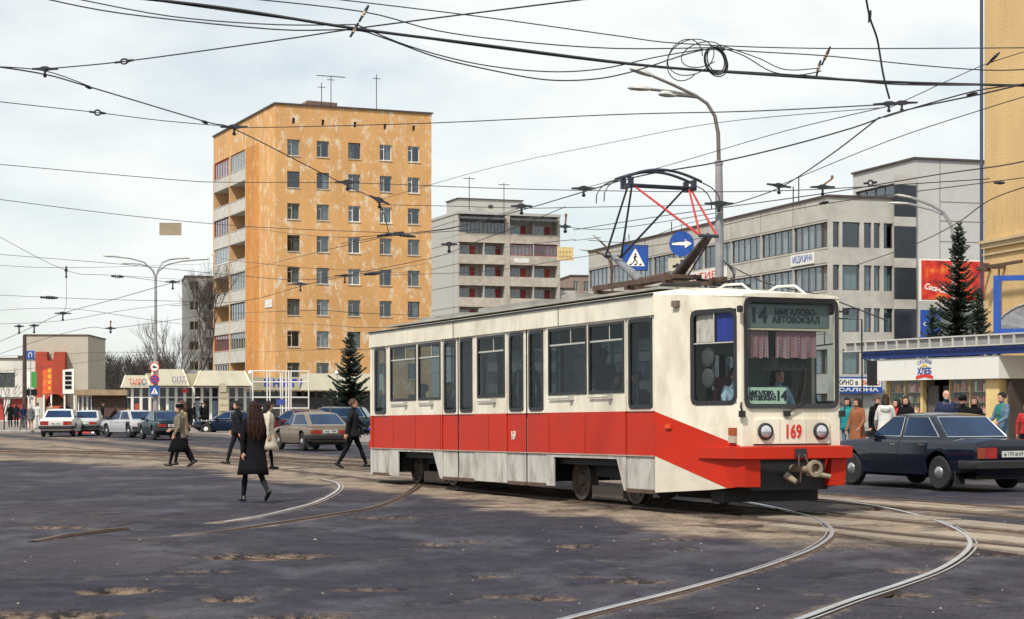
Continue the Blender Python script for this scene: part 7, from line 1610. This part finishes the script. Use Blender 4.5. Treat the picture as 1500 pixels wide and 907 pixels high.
h6 = thing('hanging_sign', 'small pale plate with a lorry symbol under the round arrow sign', 'road sign', W(997.5, 387.5, 58)); boxpart('plate', mat('plate_cream', (.50,.44,.34), .6), h6, -.39, .36, 0, .03, -.20, .20); q = MB(); q.prism([(-.26,-.10),(-.26,-.02),(-.18,-.02),(-.14,.03),(-.06,.03),(-.06,-.02),(-.02,-.02),(-.02,.15),(.30,.15),(.30,-.08),(-.02,-.08)], -.012, -.003); q.build('lorry_symbol', BLKMET, h6, fix=True); mb = MB(); mb.tube([(0, .02, .19), (0, .02, .5)], .012, 4); mb.build('hanger', BLKMET, h6)
o = tag(boxpart('wire_plate', mat('brown_plate', (.30,.24,.17), .8, .15, 3), None, -.35, .35, 0, .03, -.2, .2), 'small brown plate hanging on a wire in the left sky', 'plate'); o.location = W(249.5, 335.5, 60)
# ================================================================== overhead wires and their fittings
WIREM = mat('wire_copper_dark', (.025,.024,.028), .6, .2, 3)
def wire(label, pts, r=.010, sag=None, m=WIREM, Yd=None, name='overhead_wire'):
    """pts: (px, py, depth) along the wire; smooth curve through them"""
    pts = [list(p) for p in pts]
    for k in (0, -1):                 # wires that end at the blocks are anchored to their walls
        x, _, d_ = pts[k]
        if d_ > 60 and 305 <= x <= 403: pts[k][2] = 161 + (403-x)/90*20 - .3
        if d_ > 60 and 633 <= x <= 672: pts[k][2] = 244 + (670-x)/36*3
    P = [W(*p) for p in pts]
    P = smooth_path(P, 5) if len(P) > 2 else [P[0].lerp(P[1], t/8) + Vector((0, 0, -(sag or 0)*4*(t/8)*(1-t/8))) for t in range(9)]
    mb = MB(); mb.tube(P, r, 5); o = mb.build(name, m, None, smooth=60); return tag(o, label, 'wire', 'overhead wires')
wire('thick black cable bundle sweeping from top left to the right edge', [(150,-8,24),(330,12,24.5),(520,42,25),(700,65,26),(935,95,27),(1100,108,28),(1300,120,29),(1520,126,30)], .021, name='cable_bundle')
wire('second strand wound along the thick black cable bundle', [(180,-6,24.1),(330,15,24.6),(520,41,25.1),(700,67,26.1),(935,96,27.1),(1100,106,28),(1205,113,28.6),(1320,124,29),(1520,124,30)], .012, name='cable_bundle')
wire('slack wire drooping from the upper insulators to the coiled loops', [(60,-3,25),(180,20,25),(400,43,25),(515,44,25),(560,55,25.4),(640,84,25.8),(720,103,26),(800,117,26.3),(870,116,26.6),(930,104,26.9),(1010,78,27.2),(1050,70,27.5)], .010)
wire('wire from top left ending at the striped insulators', [(105,-3,25),(250,24,25),(400,36,25),(522,36,25)], .009)
wire('slack wire below the thick cable, meeting the coil', [(522,36,25),(600,68,25.5),(700,94,26),(800,105,26.4),(880,101,26.8),(960,84,27.1),(1030,72,27.4)], .009)
wire('thin wire along the very top, left of the coil', [(345,-4,25),(530,17,25.4),(640,45,25.8),(760,61,26),(900,71,26.6),(1040,70,27.4)], .009)
wire('topmost thin wire slanting down to the right', [(450,-6,27),(700,24,27.5),(900,52,28),(1000,64,28),(1200,71,28.4),(1520,70,29)], .009)
wire('thin wire from the coil to the right edge below the topmost wire', [(1040,70,27.4),(1110,76,27.8),(1210,82,28.2),(1350,96,28.6),(1450,103,29),(1520,101,29.3)], .009)
wire('slack loop hanging from the coil to the right-hand insulators', [(1050,68,27.4),(1090,82,27.7),(1130,105,28),(1170,110,28.3),(1203,104,28.6)], .009)
wire('second slack loop between the coil and the right-hand insulators', [(1055,66,27.4),(1110,85,27.7),(1150,102,28),(1200,100,28.6)], .008)
wire('slanting support wire from the left hanger up to the top edge', [(66,101,33),(182,90,31),(400,60,28),(520,42,26),(720,16,24),(880,-4,22)], .011)
wire('contact wire crossing the orange block diagonally from top left', [(-15,96,31),(66,109,33),(130,127,36),(300,178,42),(345,190,44),(460,248,50),(512,274,54),(555,298,58),(570,343,60)], .014, name='contact_wire')
wire('upper strand of the contact wire near the left edge', [(-15,97,31),(66,104,33),(130,126,36)], .010)
wire('span wire from the left edge to the hanger at the block corner', [(-10,148,40),(52,155,41),(143,165,42.5),(240,177,43),(345,186,44)], .010)
wire('long span wire over the orange block roof toward the double hanger', [(345,187,44),(430,186,42),(640,180,38),(900,168,34),(1100,163,31),(1302,153,28)], .010)
wire('wire crossing the third window row of the orange block', [(-10,240,55),(250,263,56),(330,267,57),(512,268,55),(700,275,50),(855,279,46),(1050,281,44),(1205,277,42),(1450,262,38)], .011)
wire('wire from the slanted hanger to the hanger above the grey block', [(555,300,58),(660,302,56),(763,305,52),(840,304,48),(1053,300,45)], .010)
wire('wire crossing the fourth window row of the orange block', [(-10,291,60),(180,315,62),(365,332,62),(570,341,60)], .011)
wire('contact wire rising from the knot on the orange block to the pantograph', [(500,357,64),(570,345,60),(660,334,52),(763,308,44),(855,281,37),(912,264,32.5),(968,251.5,30.6)], .012, name='contact_wire')
wire('contact wire rising right from the pantograph to the double hanger', [(968,251.5,30.6),(1050,238,29.5),(1150,215,28.5),(1250,187,28),(1320,163,28),(1441,137,27),(1520,118,26)], .012, name='contact_wire')
wire('second contact wire joining at the right-hand double hanger', [(1295,172,28),(1360,152,27.6),(1441,131,27),(1520,122,26.4)], .011, name='contact_wire')
wire('contact wire slanting from the lamp pole to the double hanger', [(1053,303,45),(1080,297,43),(1142,275,38),(1215,228,32),(1288,172,28)], .012, name='contact_wire')
wire('contact wire running right in front of the office roof', [(840,337,60),(960,318,54),(1053,305,48),(1210,283,42),(1366,257,36),(1465,243,33),(1520,232,32)], .012, name='contact_wire')
wire('wire climbing right across the tower block top', [(1250,390,60),(1335,360,50),(1400,328,44),(1450,293,40),(1520,268,36)], .012)
wire('wire lying level across the orange block fifth floor', [(-10,372,80),(176,387,78),(330,402,72),(440,410,70),(520,400,66),(640,376,62),(690,357,58),(763,330,54),(828,303,50)], .011)
wire('wire dipping across the lower part of the orange block', [(310,460,85),(420,456,80),(480,455,76),(560,460,72),(640,462,70)], .012)
wire('rising wire across the fourth floor toward the knot of fittings', [(250,448,90),(362,440,84),(445,418,78),(520,402,72),(570,395,70),(640,383,66)], .012)
wire('rising wire across the fifth floor toward the knot of fittings', [(350,398,80),(450,373,72),(530,355,66),(580,345,62),(700,336,58)], .011)
wire('wire along the lower window row of the orange block', [(370,516,95),(480,512,92),(560,510,90),(640,500,86)], .011)
wire('steep drop wire hanging at the top right', [(1268,-6,27.4),(1274,25,27.6),(1281,45,27.7),(1286,62,27.8),(1294,110,27.9),(1303,145,28)], .016)
wire('upper long wire of the left sky', [(-10,342,95),(97,396,98),(176,404,98),(320,412,96)], .012)
wire('nearly level wire crossing the left lamp', [(-10,432,105),(130,438,103),(250,441,102),(312,442,100)], .013)
wire('left contact wire rising to the right past the lamp', [(-10,505,100),(50,478,98),(92,459,96),(162,440,92),(253,414,84),(320,395,78)], .014, name='contact_wire')
wire('lower left contact wire rising to the right', [(-10,522,110),(60,498,106),(130,480,102),(162,481,100),(260,468,92),(320,458,88)], .013, name='contact_wire')
wire('level wire in front of the portal building', [(-10,522,120),(70,520,120),(180,516,118),(310,520,116)], .012)
wire('short slanting wire below the left lamp', [(97,396,98),(97,445,97),(92,459,96)], .012)
wire('wire sloping from the left lamp arms to the block balconies', [(165,403,95),(250,414,90),(330,425,84)], .012)
wire('thin wire over the grey block roof', [(640,352,62),(700,338,60),(790,318,56),(828,332,54),(900,335,52),(1050,312,47)], .010)
wire('long faint wire low across the grey block', [(640,375,70),(760,360,66),(845,352,62),(880,348,60)], .010)
wire('hanging cable from the lamp pole to the tram front', [(1062,385,45),(1090,400,42),(1130,417,40),(1200,432,38),(1236,445,37),(1300,470,36)], .014)
wire('span wire carrying the hanging road signs', [(862,352,57),(931,354,58),(998,330,58),(1053,318,47)], .010)
wire('thin slanting wire at the upper right, left of the ochre wall', [(1303,158,28),(1400,113,28.5),(1450,92,29),(1520,70,29)], .007)
wire('faint wire high in the left sky between lamp arms and block', [(-10,388,95),(120,392,96),(320,386,90)], .011)
wire('sagging wire just under the lamp arms at left', [(-10,455,100),(100,452,99),(230,470,97),(320,482,95)], .011)
wire('wire rising gently through the left lamp pole', [(-10,475,108),(90,470,106),(200,452,100),(320,438,92)], .012)
wire('low wire sloping up from the portal building to the bare tree', [(-10,545,120),(130,530,118),(310,505,110)], .011)
wire('wire sagging over the fifth floor windows of the orange block', [(310,372,75),(440,392,72),(640,400,68)], .010)
wire('short wire over the third floor from the top ending at the knot', [(340,330,70),(450,345,66),(570,343,60)], .010)
wire('wire sagging over the seventh window row of the orange block', [(340,470,85),(470,476,80),(560,480,78),(640,478,74)], .010)
wire('faint wire climbing right above the grey block', [(555,293,58),(720,246,55),(900,208,48),(1050,180,40),(1290,158,30)], .007)
wire('thin wire just above the pantograph toward the double hanger', [(855,276,46),(1000,236,42),(1150,192,36),(1300,156,28)], .008)
wire('wire skimming the office roof to the ochre wall', [(1060,330,50),(1200,300,46),(1441,268,38),(1520,258,36)], .010)
wire('thin wire slanting to the ochre wall under the double hanger', [(1141,272,38),(1300,207,33),(1441,160,30),(1520,136,28)], .008)
wire('wire joining the two hangers over the grey block', [(572,343,60),(660,335,57),(764,304,52)], .009)
wire('wire crossing the balconies of the grey block', [(505,404,72),(700,398,64),(880,372,54),(1053,345,45)], .009)
# ---- coiled spare cable
cc = thing('cable_coil', 'coil of spare black cable hanging from the wires at top right', 'cable coil', W(1048, 90, 27.4))
rs_ = random.Random(4)
for k in range(6):
    q = MB(); a, b_ = .155*rs_.uniform(.9, 1.1), .195*rs_.uniform(.92, 1.08); ox, oz = rs_.uniform(-.025, .025), rs_.uniform(-.02, .02); q.tube([(ox + a*math.cos(t) - .35*b_*math.sin(t)*.5, .02*k-.05, oz + b_*math.sin(t)) for t in [j*math.pi/12 for j in range(25)]], .010, 5); q.build('turn', BLKMET, cc, smooth=60)
for k, (cx_, cz, a, b_) in enumerate(((1012, 84, 34, 26), (1003, 88, 26, 30), (1028, 80, 30, 18))):
    q = MB(); pts = [W(cx_ + a*math.cos(t)*1.0, cz + b_*math.sin(t) - 6*math.cos(t), 27.4 + .02*k) - cc.location for t in [j*math.pi/14 for j in range(4 if k else 0, 29)]]; q.tube(pts, .008, 5); q.build('loose_turn', BLKMET, cc, smooth=60)
q = MB(); q.cone(W(1040, 70, 27.4)-cc.location, W(1062, 72, 27.4)-cc.location, .028, n=7); q.build('binding', BLKMET, cc)
# ---- hangers: a bow-shaped bar with a clamp below
def hanger(label, px, py, Y_, wpx=30, tilt=0, stem=9, arm=None):
    s = Y_/F; hw = wpx*s/2; t = max(.02, (2.4 if Y_ < 60 else 1.6)*s); root = thing('wire_hanger', label, 'wire fitting', W(px, py, Y_), 0, 'wire hangers')
    q = MB(); prof = [(-hw, -t*.5), (-hw*.45, -t*.7), (0, -t*1.5), (hw*.45, -t*.7), (hw, -t*.5), (hw, t*.4), (hw*.4, t*.7), (hw*.15, t*1.5), (-hw*.15, t*1.5), (-hw*.4, t*.7), (-hw, t*.4)]
    c, s_ = math.cos(R(tilt)), math.sin(R(tilt)); prof = [(x*c - z*s_, x*s_ + z*c) for x, z in prof]
    q.prism(prof, -t*.8, t*.8); q.build('bow', BLKMET, root, fix=True)
    q = MB(); q.cone((0, 0, -t), (0, 0, -stem*s), t*.7, t*.7, 8); q.cone((0, 0, -stem*s), (0, 0, -stem*s-t*1.4), t*1.3, t*.9, 8); q.build('clamp', BLKMET, root)
    if arm: q = MB(); q.cone((0, 0, t), (arm[0]*s, 0, arm[1]*s), t*.6, n=6); q.lathe([(t*.4, 0), (t*.9, t*.5), (t*.9, t*1.6), (t*.5, t*2.2)], (arm[0]*s, 0, arm[1]*s), 10); q.build('insulator', mat('brown_porcelain', (.20,.10,.06), .3), root)
    return root
for a in (('black wire hanger in the sky at far upper left', 66, 101, 33, 38), ('black wire hanger at the upper left corner of the orange block', 343, 186, 44, 40), ('black wire hanger over the second window row of the orange block', 509, 267, 55, 36), ('slanted wire hanger over the third window row of the orange block', 556, 293, 58, 32, -24), ('wire hanger in the sky just left of the pantograph', 855, 276, 46, 36), ('wire hanger over the machine room of the grey block', 764, 302, 52, 32), ('wire hanger over the upper balconies of the grey block', 658, 358, 58, 24), ('small wire hanger at the right end of the grey block roof', 828, 332, 54, 16, 0, 6, (1, 14)), ('wire hanger above the office roof, the left of two', 1141, 272, 38, 36, -8), ('wire hanger above the office roof with a pale insulator', 1205, 274, 42, 36, 0, 9, (14, 12)), ('wire hanger clamped to the lamp pole beside the pantograph', 1053, 298, 45.0-.3, 42), ('left of the double hangers below the drop wire', 1302, 152, 28, 46, 2), ('right of the double hangers below the drop wire', 1321, 151, 28.3, 46, 2), ('wire fitting crossing wires right of the left lamp', 253, 413, 84, 22), ('long wire hanger left of the lamp in the left sky', 92, 459, 96, 24), ('wire fitting low in the left sky above the bare wood', 162, 481, 100, 16, 0, 5, (0, 8)), ('small hanger high on the far-left wires', 97, 396, 98, 12, 90), ('short hanger over the fourth floor of the orange block', 440, 416, 78, 26), ('hanger crossing the fourth floor middle window of the orange block', 505, 404, 72, 28), ('small wire fitting on the lower left wires by the utility pole', 28, 478, 98, 14), ('second small wire fitting on the lower left wires', 50, 477, 98, 14)):
    hanger(*a)
# ---- knots and in-line insulators
def insul(label, px, py, Y_, ln, tilt, kind='loop', m=None):
    s = Y_/F; root = thing('wire_insulator', label, 'wire fitting', W(px, py, Y_), 0, 'in-line insulators'); root.rotation_euler = (0, -R(tilt), 0); h = ln*s/2; r = max(.02, 2.0*s)
    q = MB(); q.cone((-h, 0, 0), (-h*.35, 0, 0), r*.8, n=6); q.build('shackle', BLKMET, root); q = MB(); q.cone((h*.35, 0, 0), (h, 0, 0), r*1.2, r*.7, 6); q.build('shackle', BLKMET, root)
    q = MB()
    if kind == 'loop': q.tube([(h*.36*math.cos(t), 0, r*1.8*math.sin(t)) for t in [k*math.pi/6 for k in range(13)]], r*.7, 5); q.build('loop', BLKMET, root)
    else:
        q.lathe([(r*.5, -h*.4), (r*1.5, -h*.3), (r*.8, -h*.15), (r*1.5, 0), (r*.8, h*.15), (r*1.5, h*.3), (r*.5, h*.4)], (0,0,0), 10, 'x'); q.build('porcelain', m or mat('brown_porcelain', (.20,.10,.06), .3), root, smooth=50)
PORC = mat('cream_porcelain', (.50,.42,.32), .3)
insul('loop insulator in the upper left sky', 182, 90, 31, 28, 8); insul('small loop insulator in the left sky below the first', 143, 165, 42.5, 24, -6)
insul('lower half of the striped insulators at top centre', 519, 44, 25, 24, 60, 'disc', PORC); insul('upper half of the striped insulators at top centre', 533, 20, 25.2, 28, 60, 'disc', PORC)
insul('pale insulator beside the right end of the slack loops, upper', 1210, 82, 28.2, 30, 65, 'disc'); insul('pale insulator at the right end of the slack loops, lower', 1199, 100, 28.6, 24, 75, 'disc', PORC)
insul('insulator in front of the ochre wall near the top', 1455, 86, 29, 26, 45, 'disc', BLKMET); insul('round insulator before the ochre wall at mid height', 1464, 268, 36, 16, 0, 'disc', BLKMET); insul('loop insulator over the office roof end', 1275, 268, 40, 20, 5); insul('insulator on the drop wire at top right', 1274, 24, 27.6, 18, 80, 'disc', BLKMET); insul('dark knot of wire fittings on the orange block', 572, 343, 60, 40, 8, 'disc', BLKMET); insul('second part of the knot of fittings, right and lower', 592, 345, 60.5, 34, -6, 'disc', BLKMET); insul('insulator on the wire just above the office roof', 1142+65-0, 297, 41, 14, 10, 'disc', BLKMET); insul('short black spacer on the contact wire at left', 130, 128, 36, 10, -15, 'disc', BLKMET); insul('short black spacer on the contact wire nearer the orange block', 300, 179, 42, 10, -20, 'disc', BLKMET); insul('pair of spacers at the upper right contact wires', 1424, 138, 27.2, 16, 12, 'disc', BLKMET); insul('spacer on the fifth-floor wire of the orange block', 545, 401, 69, 24, 5, 'disc', BLKMET); insul('long insulator low in the left sky', 72, 436, 104, 26, -2, 'disc', BLKMET); insul('short insulator right of the lamp in the left sky', 172, 405, 98, 18, -3, 'disc', GALV)
